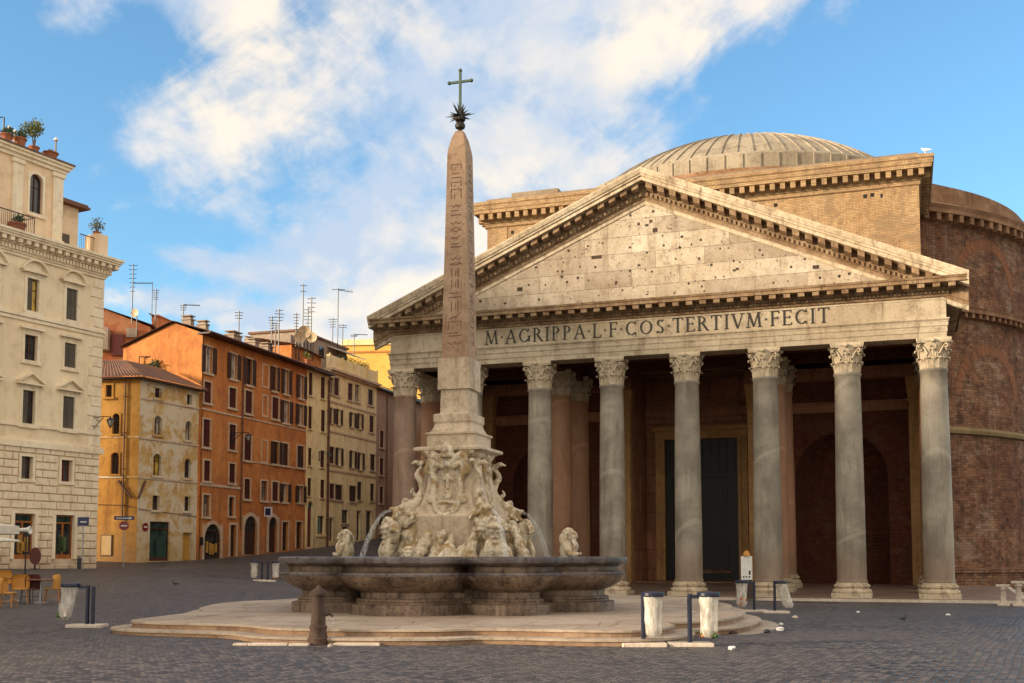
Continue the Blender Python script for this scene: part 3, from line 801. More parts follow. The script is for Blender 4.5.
# --- floor: step and paving
mb = MB()
mb.hexa([(-18.3, -1.75, -1.2), (20.0, -1.75, -1.2), (20.0, 12.4, -1.2), (-18.3, 12.4, -1.2)], [(-18.3, -1.75, -.006), (20.0, -1.75, -.006), (20.0, 12.4, .42), (-18.3, 12.4, .42)])
mb.box(-15, 15, 12.401, 20, -1.2, .42)
mb.build('portico_floor', M['floor'], T)
mb = MB()
mb.box(-18.3, 20.3, -2.15, -1.752, -1.2, -.002)
mb.hexa([(20.002, -1.752, -1.2), (20.3, -1.752, -1.2), (20.3, 12.4, -1.2), (20.002, 12.4, -1.2)], [(20.002, -1.752, -.002), (20.3, -1.752, -.002), (20.3, 12.4, .424), (20.002, 12.4, .424)])
mb.build('portico_step', M['stoneblock'], T)
# --- back walls, niches and the door recess
def apse(mb, cx, w, y0, z1):
    r = w / 2; n = 14
    rows = []
    for z in (0, z1):
        rows.append([(cx - r * math.cos(PI * k / n), y0 + r * math.sin(PI * k / n), z) for k in range(n + 1)])
    mb.grid(rows)
    dome = []
    for j in range(7):
        e = PI / 2 * j / 6
        dome.append([(cx - r * math.cos(PI * k / n) * math.cos(e), y0 + r * math.sin(PI * k / n) * math.cos(e), z1 + r * math.sin(e)) for k in range(n + 1)])
    mb.grid(dome)
def wall_arch(mb, x0, x1, cx, w, z1, zt, y):
    """wall panel with one arched opening, y = face"""
    r = w / 2
    mb.poly([(x0, y, 0), (cx - r, y, 0), (cx - r, y, z1), (x0, y, z1)]); mb.poly([(cx + r, y, 0), (x1, y, 0), (x1, y, z1), (cx + r, y, z1)])
    n = 16; arc = [(cx - r * math.cos(PI * k / n), y, z1 + r * math.sin(PI * k / n)) for k in range(n + 1)]
    top = [(x0 if k == 0 else x1 if k == n else arc[k][0], y, zt) for k in range(n + 1)]
    mb.poly([(x0, y, z1), arc[0], top[1], top[0]]) if 0 else None
    for k in range(n): mb.poly([arc[k], arc[k + 1], top[k + 1], top[k]])
    mb.poly([(x0, y, z1), arc[0], top[0]]); mb.poly([(x1, y, z1), top[n], arc[n]])
BV = 13.3
for sg in (-1, 1):
    mb = MB(); wall_arch(mb, sg * 10.2 - 5.6, sg * 10.2 + 5.6, sg * 10.2, 6.0, 7.6, 15.5, BV); apse(mb, sg * 10.2, 6.0, BV, 7.6)
    mb.box(sg * 16.3 - .5, sg * 16.3 + .5, 10.4, 14.2, 0, 14.1)
    mb.box(min(sg * 15.8, sg * 16.2), max(sg * 15.8, sg * 16.2), BV - .02, 14.2, 0, 15.5)
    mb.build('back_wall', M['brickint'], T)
for sg in (-1, 1):
    for x in (4.75, 15.2):
        mb = MB(); mb.box(sg * x - .62, sg * x + .62, BV - .75, BV - .03, 0.4, 12.5)
        mb.box(sg * x - .72, sg * x + .72, BV - .85, BV - .03, 0, .398)
        mb.box(sg * x - .72, sg * x + .72, BV - .82, BV - .03, 12.502, 12.62)
        mb.box(sg * x - .80, sg * x + .80, BV - .92, BV - .03, 13.9, 14.12)
        for j in range(3):
            for q in (0, 1): leaf(mb, -PI / 2, 0, 0, 0.01, .01, .01) if 0 else None
        mb.hexa([(sg * x - .62, BV - .72, 12.622), (sg * x + .62, BV - .72, 12.622), (sg * x + .62, BV - .03, 12.622), (sg * x - .62, BV - .03, 12.622)],
                [(sg * x - .78, BV - .88, 13.898), (sg * x + .78, BV - .88, 13.898), (sg * x + .78, BV - .03, 13.898), (sg * x - .78, BV - .03, 13.898)])
        mb.build('wall_pilaster', M['pilaster'], T)
mb = MB()
for sg in (-1, 1):                                             # architrave course across the niche walls
    x0, x1 = sorted((sg * 4.0, sg * 15.9))
    mb.box(x0, x1, BV - .98, BV - .03, 14.122, 14.6); mb.box(x0, x1, BV - 1.08, BV - .03, 14.602, 14.9)
    mb.box(sg * 5.4 if sg > 0 else -14.5, 14.5 if sg > 0 else -5.4, BV - .12, BV - .003, 12.0, 12.7)
    x0, x1 = sorted((sg * 4.15, sg * 4.6))
    mb.box(x0, x1, BV - .01, 18.0, 0.0, 15.55)
    for z_ in (2.9, 5.2, 8.2, 10.2):
        mb.box(x0 - .05 if sg > 0 else x0 + .0, x1 + (.05 if sg < 0 else 0), BV + .3, 17.5, z_, z_ + .22)
    for (y0, y1, za, zb) in ((BV + .4, 15.2, .5, 2.6), (15.6, 17.4, .5, 2.6), (BV + .4, 15.2, 5.6, 8.0), (15.6, 17.4, 5.6, 8.0)):
        xx0, xx1 = sorted((sg * 4.08, sg * 4.149))
        mb.box(xx0, xx1, y0, y1, za, zb)
mb.box(-4.15, 4.15, 18.0, 18.3, 11.6, 15.55)
mb.box(-4.15, -3.4, 18.0, 18.3, 0, 11.6); mb.box(3.4, 4.15, 18.0, 18.3, 0, 11.6)
mb.box(-4.14, 4.14, 17.55, 17.99, 12.7, 13.3); mb.box(-4.14, 4.14, 17.7, 17.99, 12.2, 12.69)
mb.box(-4.14, 4.14, 14.2, 18.0, .424, .5)
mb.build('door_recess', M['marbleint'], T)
mb = MB()
for sg in (-1, 1):
    x0, x1 = sorted((sg * 2.7, sg * 3.4)); mb.box(x0, x1, 17.7, 18.0, .35, 10.99)
    x0, x1 = sorted((sg * 2.7, sg * 2.95)); mb.box(x0, x1, 17.6, 17.698, .35, 10.99)
mb.box(-3.4, 3.4, 17.7, 18.0, 10.992, 11.6); mb.box(-3.6, 3.6, 17.4, 17.998, 11.602, 11.9)
frame = mb.build('door_frame', M['pilaster'], T)
mb = MB()
mb.box(-2.69, 2.69, 18.1, 18.3, .35, 10.98)
mb.box(-2.69, 2.69, 17.95, 18.098, 8.1, 8.5)
for i in range(9): mb.box(-2.4 + i * .6 - .05, -2.4 + i * .6 + .05, 18.0, 18.098, 8.52, 10.9)
for sg in (-1, 1):
    x0, x1 = sorted((sg * 2.1, sg * 2.68)); mb.box(x0, x1, 17.9, 18.098, .36, 8.08)
    for (za, zb) in ((.7, 3.3), (3.7, 5.4), (5.8, 7.7)):
        x0, x1 = sorted((sg * .25, sg * 1.85)); mb.box(x0, x1, 18.04, 18.098, za, zb)
        x0, x1 = sorted((sg * .5, sg * 1.6)); mb.box(x0, x1, 18.0, 18.038, za + .3, zb - .3)
mb.build('bronze_door', M['doorbronze'], T)

# --- the brick block behind the portico
mb = MB()
BX, BY0, BY1 = 15.6, 14.3, 25
mb.box(-BX, BX, BY0, BY1, 15.6, 27.75)
mb.box(-16.1, -4.7, BY0 + .0, BY1, 0, 15.597) if 0 else None
mb.mi = 1
mb.box(BX - 2.3, BX + .03, BY0 - .04, BY0 + 3, 15.6, 27.7); mb.box(-BX - .03, -BX + 1.6, BY0 - .04, BY0 + 3, 15.6, 27.7)
mb.mi = 2
random.seed(3)
for i in range(34):
    x = random.uniform(3, 15) if i > 9 else random.uniform(-15, -9); z = random.choice((21.4, 23.2, 25.0, 26.8)) + random.uniform(-.15, .15)
    mb.box(x - .13, x + .13, BY0 - .006, BY0 + .1, z, z + .27)
blk = mb.build('brick_block', [M['brickwarm'], M['brickwarm'], M['void']], T)
mb = MB()
pth = [(-BX, BY1), (-BX, BY0), (BX, BY0), (BX, BY1)]
loft_path(mb, pth, [(0.0, 27.4), (.12, 27.45), (.14, 27.7), (.22, 27.75), (.22, 28.35), (.86, 28.36), (.86, 28.62), (.92, 28.64), (.95, 28.95), (1.02, 29.0), (1.02, 29.2), (.3, 29.5), (-.5, 29.6)])
for i in range(46):
    x = -BX - .2 + (2 * BX + .4) * i / 45; mb.box(x - .17, x + .17, BY0 - .78, BY0 - .221, 27.9, 28.357)
for sg in (-1, 1):
    for i in range(15):
        x0, x1 = sorted((sg * (BX + .221), sg * (BX + .78))); y = BY0 + .2 + i * .71
        mb.box(x0, x1, y - .17, y + .17, 27.9, 28.357)
mb.build('block_cornice', M['brickwarm'], blk)
mb = MB()
mb.box(-BX, BX, BY0 - .3, BY1, 29.45, 29.61)
mb.box(-13.6, -9.9, BY0 - .2, BY0 + 5, 29.612, 29.95)
mb.build('block_top', M['roofstone'], blk)

# --- the rotunda
RC = Vector((0, 45.0, 0)); RR = 26.0
def ring(mb, prof, n=160, a0=0, a1=2 * PI):
    full = abs(a1 - a0 - 2 * PI) < 1e-6
    rows = [[(RC.x + r * math.cos(a0 + (a1 - a0) * k / n), RC.y + r * math.sin(a0 + (a1 - a0) * k / n), z) for k in range(n if full else n + 1)] for r, z in prof]
    mb.grid(rows, full)
mb = MB()
ring(mb, [(RR, -2), (RR, 28.2)])
drum = mb.build('rotunda_drum', M['brick'], T, smooth=True)
def on_drum(a, z, r=0): return Vector((RC.x + (RR + r) * math.cos(a), RC.y + (RR + r) * math.sin(a), z))
for zc_, ra, n_ in ((14.6, 3.4, 16), (23.2, 3.2, 16)):          # brick relieving arches let into the wall
    for k in range(n_):
        a0 = 2 * PI * (k + .35) / n_; mb = MB()
        for q in range(22):
            t0, t1 = PI * q / 22 + .004, PI * (q + 1) / 22 - .004
            P0 = [on_drum(a0 + rr * math.cos(t) / RR, zc_ + rr * math.sin(t), d) for d in (-.05, .022) for rr, t in ((ra, t0), (ra + .75, t0), (ra + .75, t1), (ra, t1))]
            mb.hexa(P0[:4], P0[4:])
        mb.build('relieving_arch', M['archbrick'], drum)
random.seed(17); mb = MB()
for k in range(260):
    a = random.uniform(0, 2 * PI); z = random.choice((4.5, 6.8, 9.1, 13.4, 15.7, 18.0, 22.9, 25.2)) + random.uniform(-.2, .2)
    Mx = Matrix.Translation(on_drum(a, z, -.09)) @ Matrix.Rotation(a, 4, 'Z'); mb.obox(Mx, .2, random.uniform(.16, .3), random.uniform(.18, .3))
mb.build('putlog_holes', M['hole'], drum, kind='stuff')
mb = MB()
ring(mb, [(RR, 27.7), (RR + .25, 27.9), (RR + .28, 28.25), (RR + 1.0, 28.3), (RR + 1.0, 28.6), (RR + 1.15, 28.9), (RR + .5, 29.2), (RR - .4, 29.6)])
for k in range(150):
    a = 2 * PI * k / 150; Mx = Matrix.Translation((RC.x + (RR + .6) * math.cos(a), RC.y + (RR + .6) * math.sin(a), 28.02)) @ Matrix.Rotation(a, 4, 'Z')
    mb.obox(Mx, .68, .40, .55)
mb.build('drum_cornice', M['drumtrim'], drum, angle=30)
mb = MB()
ring(mb, [(RR, 20.5), (RR + .18, 20.6), (RR + .2, 20.85), (RR + .75, 20.9), (RR + .75, 21.15), (RR + .85, 21.35), (RR, 21.6)])
for k in range(210):
    a = 2 * PI * k / 210; Mx = Matrix.Translation((RC.x + (RR + .42) * math.cos(a), RC.y + (RR + .42) * math.sin(a), 20.72)) @ Matrix.Rotation(a, 4, 'Z')
    mb.obox(Mx, .5, .28, .36)
mb.build('drum_cornice', M['drumtrim'], drum, angle=30)
mb = MB()
ring(mb, [(RR, 11.5), (RR + .3, 11.6), (RR + .35, 11.85), (RR + .1, 12.1), (RR, 12.15)])
mb.build('drum_ledge', weathered('mossy stone ledge', (.20, .14, .07), (.09, .07, .03), None, 1, .4), drum)
mb = MB()
ring(mb, [(RR + .9, -1.5), (RR + .9, 1.0), (RR + 1.05, 1.03), (RR + 1.05, 1.3), (RR + .85, 1.33), (RR, 1.4)])
mb.build('drum_podium', M['brick'], drum)
mb = MB()                                                     # step rings that climb to the dome
st = [(RR - .4, 29.4), (RR - .4, 30.4), (25.0, 30.5)]
r_, z_ = 25.0, 30.5
for i in range(5):
    st += [(r_, z_), (r_, z_ + .72)]; z_ += .72; r_ -= 1.5
ring(mb, st + [(r_, z_)])
mb.build('step_rings', M['drumtrim'], drum)
mb = MB()
DS = 23.9; zc = 18.5
zr = 36.2; rr1 = math.sqrt(DS ** 2 - (zr - zc) ** 2)
ring(mb, [(17.2, 33.8), (17.2, 35.95), (17.0, 36.15), (rr1 - .2, zr + .12)], 120)
prof = []
for i in range(13):
    e0 = math.asin((zr - zc) / DS); e = e0 + (R(82) - e0) * i / 12; prof.append((DS * math.cos(e), zc + DS * math.sin(e)))
ring(mb, prof, 120)
ring(mb, [(prof[-1][0], prof[-1][1]), (prof[-1][0], prof[-1][1] + .3), (prof[-1][0] - .5, prof[-1][1] + .3)], 120)
for k in range(72):
    a = 2 * PI * k / 72; hw = .07
    for (q0, q1) in zip(prof[:-1], prof[1:]):
        def P_(q, s_, lift): return (RC.x + (q[0] + lift) * math.cos(a) - s_ * math.sin(a), RC.y + (q[0] + lift) * math.sin(a) + s_ * math.cos(a), q[1] + lift * .8)
        mb.hexa([P_(q0, -hw, 0), P_(q0, hw, 0), P_(q1, hw, 0), P_(q1, -hw, 0)], [P_(q0, -hw, .08), P_(q0, hw, .08), P_(q1, hw, .08), P_(q1, -hw, .08)])
    for rr_, za, zb in ((17.22, 33.9, 35.9),):
        aa = a + .03
        Mx = Matrix.Translation((RC.x + rr_ * math.cos(aa), RC.y + rr_ * math.sin(aa), (za + zb) / 2)) @ Matrix.Rotation(aa, 4, 'Z')
        mb.obox(Mx, .16, .12, zb - za - .01)
mb.build('dome', M['dome'], T, angle=30)
mb = MB()
for sg in (-1, 1):
    x0, x1 = sorted((sg * 14.9, sg * 15.6)); mb.box(x0, x1, 14.203, 25, -1.2, 15.598)
mb.build('block_side_wall', M['brick'], T)
# ================================================================== FOUNTAIN AND OBELISK
FC = Vector((-1.6, 31.0, 0.28)); OB = Vector((-1.46, 31.0, 0))
YAW = -R(17)
PT = [(-8.25, 24.9), (-5.7, 23.75), (-4.6, 22.6), (-2.8, 22.15), (-1.5, 22.15), (-.8, 22.45), (.2, 22.3), (1.6, 21.9), (2.6, 22.1), (3.3, 23.4), (3.4, 24.4), (4.7, 25.6), (5.75, 28.4), (5.9, 30.6), (5.3, 32.6), (6.3, 35.0), (6.6, 38.0), (5.4, 40.0), (3, 41.5), (-1, 40.6), (-4, 41.2), (-6.5, 40), (-7.4, 37.5), (-8.7, 35), (-8.6, 31.5), (-8.0, 29.4), (-8.3, 27)]
def smooth_closed(P, n=6, sharp=()):
    out = []
    N_ = len(P)
    for i in range(N_):
        p0, p1, p2, p3 = (Vector(P[(i + k) % N_]) for k in (-1, 0, 1, 2))
        for q in range(n):
            t = q / n
            out.append(.5 * ((2 * p1) + (-p0 + p2) * t + (2 * p0 - 5 * p1 + 4 * p2 - p3) * t * t + (-p0 + 3 * p1 - 3 * p2 + p3) * t ** 3))
    return out
def offset(P, d):
    out = []; n = len(P)
    for i in range(n):
        t = (P[(i + 1) % n] - P[i - 1]).normalized(); out.append(P[i] + Vector((t.y, -t.x)) * d)
    return out
plan = smooth_closed(PT)
mb = MB()
def tier(P, z0, z1):
    n = len(P)
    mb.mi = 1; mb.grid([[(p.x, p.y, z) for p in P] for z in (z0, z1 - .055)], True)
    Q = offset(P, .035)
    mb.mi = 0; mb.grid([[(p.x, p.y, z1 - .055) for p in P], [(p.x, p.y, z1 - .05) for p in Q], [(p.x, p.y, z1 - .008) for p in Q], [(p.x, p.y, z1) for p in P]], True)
    mb.poly([(p.x, p.y, z1) for p in P])
def joints(P, Qn, z, n):
    mb.mi = 1
    for k in range(0, len(P), n):
        a, b = P[k], Qn[k]; d = (b - a).normalized(); q = Vector((-d.y, d.x)) * .012
        mb.hexa([(a.x - q.x, a.y - q.y, z - .002), (a.x + q.x, a.y + q.y, z - .002), (b.x + q.x, b.y + q.y, z - .002), (b.x - q.x, b.y - q.y, z - .002)], [(a.x - q.x, a.y - q.y, z + .003), (a.x + q.x, a.y + q.y, z + .003), (b.x + q.x, b.y + q.y, z + .003), (b.x - q.x, b.y - q.y, z + .003)])
joints(plan, offset(plan, -1.1), .28, 5); joints(offset(plan, .44), offset(plan, .02), .135, 4); joints(offset(plan, -1.12), offset(plan, -2.6), .28, 7)
for o_ in (-1.1,):
    Pa, Pb = offset(plan, o_), offset(plan, o_ - .022); mb.mi = 1; mb.grid([[(p.x, p.y, .2835) for p in Pa], [(p.x, p.y, .2835) for p in Pb]], True)
tier(plan, -.5, .28); tier(offset(plan, .42), -.6, .135); tier(offset(plan, .84), -.8, -.012)
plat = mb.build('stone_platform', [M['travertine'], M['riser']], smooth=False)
tag(plat, 'pale lobed travertine platform with low steps beneath the obelisk fountain', 'steps')

F = thing('fountain', 'baroque marble fountain with lobed brown basin, carved dolphins and coat of arms pedestal', 'fountain', FC, YAW)
def Fp(w): return F_inv @ Vector(w)
F_mat = Matrix.Translation(FC) @ Matrix.Rotation(YAW, 4, 'Z'); F_inv = F_mat.inverted()
CUSP = [R(-90 + 7.5 + 17)]                                    # cusp angles in the fountain's own frame
for w in (38, 52) * 4: CUSP.append(CUSP[-1] + R(w))
def basin_ring(d):
    out = []
    for i in range(8):
        a0, a1 = CUSP[i], CUSP[i + 1]; h = (a1 - a0) / 2; am = (a0 + a1) / 2
        Ro, Rc = 4.82, 3.95 if (a1 - a0) > R(45) else 4.02
        c = (Ro ** 2 - Rc ** 2) / (2 * (Ro - Rc * math.cos(h))); rho = Ro - c - d
        for k in range(12):
            ph = -h + 2 * h * k / 12
            s_ = rho ** 2 - (c * math.sin(ph)) ** 2
            out.append(((c * math.cos(ph) + math.sqrt(max(s_, .0001))) * math.cos(am + ph), (c * math.cos(ph) + math.sqrt(max(s_, .0001))) * math.sin(am + ph)))
    return out
BP = [(.62, .3, 0), (.62, 1.0, 0), (.50, 1.30, 1), (.46, 1.385, 1), (.40, 1.40, 1), (.06, 1.40, 1), (.01, 1.375, 1), (0, 1.33, 1), (.02, 1.25, 1), (.07, 1.21, 1), (.20, 1.185, 0), (.25, 1.15, 0), (.25, 1.06, 0), (.21, 1.02, 1), (.07, 1.01, 1), (.05, .98, 1), (.06, .93, 0), (.12, .84, 0), (.24, .73, 0), (.42, .62, 0), (.62, .54, 0), (.72, .50, 0),
      (.72, .43, 0), (.60, .40, 0), (.53, .385, 0), (.50, .34, 0), (.52, .30, 0), (.50, .27, 0), (.38, .255, 0), (.36, .24, 0), (.36, .0, 0)]
mb = MB()
for a, b in zip(BP[:-1], BP[1:]):
    mb.mi = a[2]; mb.grid([[(x, y, q[1]) for x, y in basin_ring(q[0])] for q in (a, b)], True)
basin = mb.build('basin', [M['basin'], M['basinrim']], F, smooth=True, weld=True, angle=28)
mb = MB(); mb.poly([(x, y, 1.30) for x, y in basin_ring(.55)]); mb.build('water', M['water'], F)

# pedestal: stacked square mouldings, flared body with hollow corners
def sq(h, ch=.12):
    return [(-h + ch, -h), (h - ch, -h), (h, -h + ch), (h, h - ch), (h - ch, h), (-h + ch, h), (-h, h - ch), (-h, -h + ch)]
PX, PY = Fp((OB.x, OB.y, 0)).xy
def stack(mb, prof, ch=.1):
    mb.grid([[(PX + x, PY + y, z) for x, y in sq(h, min(ch, h * .4) if c is None else c)] for h, z, c in prof], True)
    h, z, c = prof[-1]; mb.poly([(PX + x, PY + y, z) for x, y in sq(h, min(ch, h * .4) if c is None else c)])
def zpx(y): return at(460, y, 30.0 if y > 411 else 30.0 + (411 - y) / 411 * 1.0).z - FC.z
mb = MB()
stack(mb, [(1.16, .6, None), (1.16, zpx(532), None), (1.16, zpx(516), None), (1.10, zpx(514), None), (1.02, zpx(511), .2), (.94, zpx(503), .22), (.86, zpx(492), .22), (.79, zpx(478), .22), (.75, zpx(464), .22), (.74, zpx(457), .2), (.78, zpx(456), .15), (.82, zpx(452), .12), (.92, zpx(450), .08), (.98, zpx(449.5), .05), (.98, zpx(446.5), .05), (.9, zpx(445.5), .05)])
stack(mb, [(.70, zpx(445.4), .03), (.70, zpx(433), .03), (.74, zpx(432.8), .03), (.74, zpx(430.5), .03), (.62, zpx(429.5), .03), (.55, zpx(424), .03), (.53, zpx(421), .03), (.54, zpx(420), .03), (.56, zpx(419), .03), (.56, zpx(411.5), .03), (.48, zpx(410.5), .03)], .03)
ped = mb.build('pedestal', M['pedestal'], F, bevel=.012)
O = thing('obelisk', 'tall red granite obelisk carved with hieroglyphs, topped by a bronze star and cross', 'obelisk', (OB.x, OB.y, FC.z + zpx(410.4)), YAW)
zo = lambda y: zpx(y) - zpx(410.4)
mb = MB()
def stk(prof, c=.02):
    mb.grid([[(x, y, z) for x, y in sq(h, c)] for h, z in prof], True); h, z = prof[-1]; mb.poly([(x, y, z) for x, y in sq(h, c)]); h, z = prof[0]; mb.poly([(x, y, z) for x, y in sq(h, c)][::-1])
stk([(.415, 0), (.40, zo(386.2))]); stk([(.47, zo(386)), (.465, zo(355))])
mb.build('base_block', M['pedestal'], O, bevel=.01)
mb = MB()
SH = [(.392, zo(354.9)), (.285, zo(151)), (.265, zo(146)), (.20, zo(136)), (.12, zo(128.5)), (.08, zo(127.5))]
stk(SH)
shaft = mb.build('obelisk_shaft', M['obelisk'], O, bevel=.012)
mb = MB()                                                     # hieroglyphs: shallow dark cut marks, one column on each face
random.seed(21)
z0_, z1_ = zo(345), zo(158)
for fa in range(4):
    rot = Matrix.Rotation(fa * PI / 2, 4, 'Z'); z = z0_ + .1
    while z < z1_ - .25:
        hgt = random.uniform(.12, .3); t = (z - z0_) / (z1_ - z0_); hw = .385 + (.285 - .385) * t
        y = -hw - .0045 ; kind = random.choice('bird bar eye reed box wave'.split())
        def ln(x0, za, x1, zb, w=.018):
            w *= .62
            d = Vector((x1 - x0, zb - za)).normalized(); nn = Vector((-d.y, d.x)) * w
            P = [(x0 - nn.x, za - nn.y), (x1 - nn.x, zb - nn.y), (x1 + nn.x, zb + nn.y), (x0 + nn.x, za + nn.y)]
            yy = lambda zz: -(.392 + (.285 - .392) * (zz - zo(354.9)) / (zo(151) - zo(354.9)))
            mb.hexa([rot @ Vector((x, yy(zz) - .004, zz)) for x, zz in P], [rot @ Vector((x, yy(zz) + .02, zz)) for x, zz in P])
        w = hw * .48
        if kind == 'bird':
            ln(-w * .7, z + .05, w * .5, z + hgt * .6); ln(w * .5, z + hgt * .6, w * .8, z + hgt); ln(0, z, 0.02, z + hgt * .4); ln(-w * .7, z + .05, -w * .2, z + hgt * .6)
        elif kind == 'bar': ln(-w, z + hgt * .3, w, z + hgt * .3, .022); ln(-w, z + hgt * .75, w * .6, z + hgt * .75, .02)
        elif kind == 'eye': ln(-w, z + hgt * .5, 0, z + hgt * .8); ln(0, z + hgt * .8, w, z + hgt * .5); ln(w, z + hgt * .5, 0, z + hgt * .25); ln(0, z + hgt * .25, -w, z + hgt * .5)
        elif kind == 'reed': ln(-w * .6, z, -w * .6, z + hgt, .02); ln(w * .5, z, w * .5, z + hgt, .03); ln(0, z + .03, .02, z + hgt * .8)
        elif kind == 'box': ln(-w, z, -w, z + hgt); ln(w, z, w, z + hgt); ln(-w, z + hgt, w, z + hgt); ln(-w * .3, z, -w * .3, z + hgt * .5)
        else:
            for q in range(4): ln(-w + q * w / 2, z + (.0 if q % 2 else .07), -w + (q + 1) * w / 2, z + (.07 if q % 2 else 0)); 
        z += hgt + random.uniform(.03, .07)
mb.build('hieroglyphs', plain('hieroglyph cuts', (.155, .085, .055), .9), shaft)
mb = MB()
zt = SH[-1][1]
mb.lathe([(.07, zt), (.05, zt + .05), (.13, zt + .10), (.15, zt + .17), (.12, zt + .24), (.06, zt + .27), (.05, zt + .31)], 16)
for k in range(26):
    a = random.uniform(0, 2 * PI); e = random.uniform(-.5, 1.35); L_ = random.uniform(.24, .42)
    if k < 4: a = k * PI / 2; e = .05; L_ = .44
    d = Vector((math.cos(a) * math.cos(e), math.sin(a) * math.cos(e), math.sin(e))); c0 = Vector((0, 0, zt + .45))
    mb.tube([c0 + d * .04, c0 + d * L_], [.04, .004], 5)
for k in range(5):
    mb.ico((.08 * math.cos(k * 1.26), .08 * math.sin(k * 1.26), zt + .36), .09, 1)
mb.ico((0, 0, zt + .45), .12, 2)
mb.build('bronze_star', M['bronzedark'], O, smooth=True)
mb = MB()
zc0, zc1 = zt + .5, zo(68); zb = zo(79)
mb.box(-.032, .032, -.03, .03, zc0, zc1); mb.box(-.31, -.033, -.029, .029, zb - .03, zb + .03); mb.box(.033, .31, -.029, .029, zb - .03, zb + .03)
for x, z in ((-.33, zb), (.33, zb), (0, zc1)): mb.ico((x, 0, z), .056, 2)
mb.build('bronze_cross', M['bronze'], O)

# --- carved marble: shapes joined, remeshed into one continuous surface
def sculpt(name, parent, mat, prims, voxel=.03, loc=None, rot=None, rough=0, smooth_it=2, nscale=3):
    mb = MB()
    for p in prims:
        if p[0] == 's': mb.ico(p[1], p[2], 3, p[3] if len(p) > 3 else None)
        elif p[0] == 't':
            pts = [Vector(q) for q in p[1]]; rad = p[2] if isinstance(p[2], (list, tuple)) else [p[2]] * len(pts)
            fine_p, fine_r = [], []
            for i in range(len(pts) - 1):
                p0, p1, p2, p3 = pts[max(i - 1, 0)], pts[i], pts[i + 1], pts[min(i + 2, len(pts) - 1)]
                for q in range(5):
                    t = q / 5
                    fine_p.append(.5 * ((2 * p1) + (-p0 + p2) * t + (2 * p0 - 5 * p1 + 4 * p2 - p3) * t * t + (-p0 + 3 * p1 - 3 * p2 + p3) * t ** 3)); fine_r.append(rad[i] * (1 - t) + rad[i + 1] * t)
            fine_p.append(pts[-1]); fine_r.append(rad[-1])
            mb.tube(fine_p, fine_r, 10)
            mb.ico(pts[0], rad[0], 2); mb.ico(pts[-1], rad[-1], 2)
        elif p[0] == 'b': mb.obox(p[1], *p[2])
    o = mb.build('tmp', mat)
    rm = o.modifiers.new('r', 'REMESH'); rm.mode = 'VOXEL'; rm.voxel_size = voxel
    dg = bpy.context.evaluated_depsgraph_get(); dg.update()
    me = bpy.data.meshes.new_from_object(o.evaluated_get(dg))
    bpy.data.objects.remove(o)
    bm = bmesh.new(); bm.from_mesh(me)
    for _ in range(smooth_it): bmesh.ops.smooth_vert(bm, verts=bm.verts, factor=.5, use_axis_x=True, use_axis_y=True, use_axis_z=True)
    if rough:
        bm.normal_update()
        for v in bm.verts:
            q = v.co * nscale
            v.co += v.normal * rough * (noise.fractal(q, .9, 2.1, 4) + .5 * (abs(noise.noise(q * .7)) - .3))
    bm.to_mesh(me); bm.free()
    me.materials.clear(); me.materials.append(mat)
    for p in me.polygons: p.use_smooth = True
    me.name = name
    ob = bpy.data.objects.new(name, me); C.objects.link(ob); ob.parent = parent
    if loc: ob.location = loc
    if rot: ob.rotation_euler = rot
    return ob
random.seed(5)
# rocky base with fluted shells
pr = [('s', (PX, PY, .9), (1.55, 1.55, .75))]
for k in range(46):
    a = 2 * PI * k / 46 + random.uniform(-.06, .06); r = random.uniform(1.4, 1.8)
    h = random.uniform(1.6, 2.35)
    pr.append(('t', [(PX + r * 1.18 * math.cos(a), PY + r * 1.18 * math.sin(a), .9), (PX + r * 1.08 * math.cos(a), PY + r * 1.08 * math.sin(a), 1.35), (PX + r * .88 * math.cos(a + .1), PY + r * .88 * math.sin(a + .1), h)], [.20, .17, .09]))
for k in range(4):
    a = PI / 4 + k * PI / 2
    pr.append(('t', [(PX + 1.3 * math.cos(a), PY + 1.3 * math.sin(a), 1.0), (PX + 1.45 * math.cos(a), PY + 1.45 * math.sin(a), 1.9)], [.5, .3]))
sculpt('carved_rocks', F, M['sculpt'], pr, .026, rough=.075, nscale=4.2, smooth_it=1)
# mask: bearded face spouting water, built facing +x
pr = [('s', (0, 0, .12), (.26, .25, .33)), ('s', (.2, 0, .10), (.07, .055, .13)), ('s', (.19, .10, .12), (.08, .08, .07)), ('s', (.19, -.10, .12), (.08, .08, .07)),
      ('t', [(.2, -.17, .23), (.25, -.07, .22), (.25, .07, .22), (.2, .17, .23)], [.045, .055, .055, .045]), ('s', (.17, 0, -.04), (.11, .12, .035)), ('s', (.17, 0, -.17), (.10, .11, .05))]
for k in range(9):
    y = -.24 + k * .06; pr.append(('t', [(.13, y * .7, -.12), (.2, y * 1.1, -.38), (.14, y * 1.35, -.72)], [.06, .07, .03]))
for k in range(10):
    a = PI * k / 9; pr.append(('t', [(.08, .24 * math.cos(a), .16 + .24 * math.sin(a)), (.10, .38 * math.cos(a), .18 + .30 * math.sin(a)), (.0, .46 * math.cos(a + .2), .12 + .26 * math.sin(a))], [.075, .07, .04]))
mask = sculpt('mask', F, M['sculpt'], pr, .016, rough=.010, nscale=14, smooth_it=1)
def radial(k, r, z): 
    a = PI / 4 + k * PI / 2 + PI; return (PX + r * math.cos(a), PY + r * math.sin(a), z), (0, 0, a)
l, rt = radial(0, 1.98, 1.93); mask.location = l; mask.rotation_euler = rt
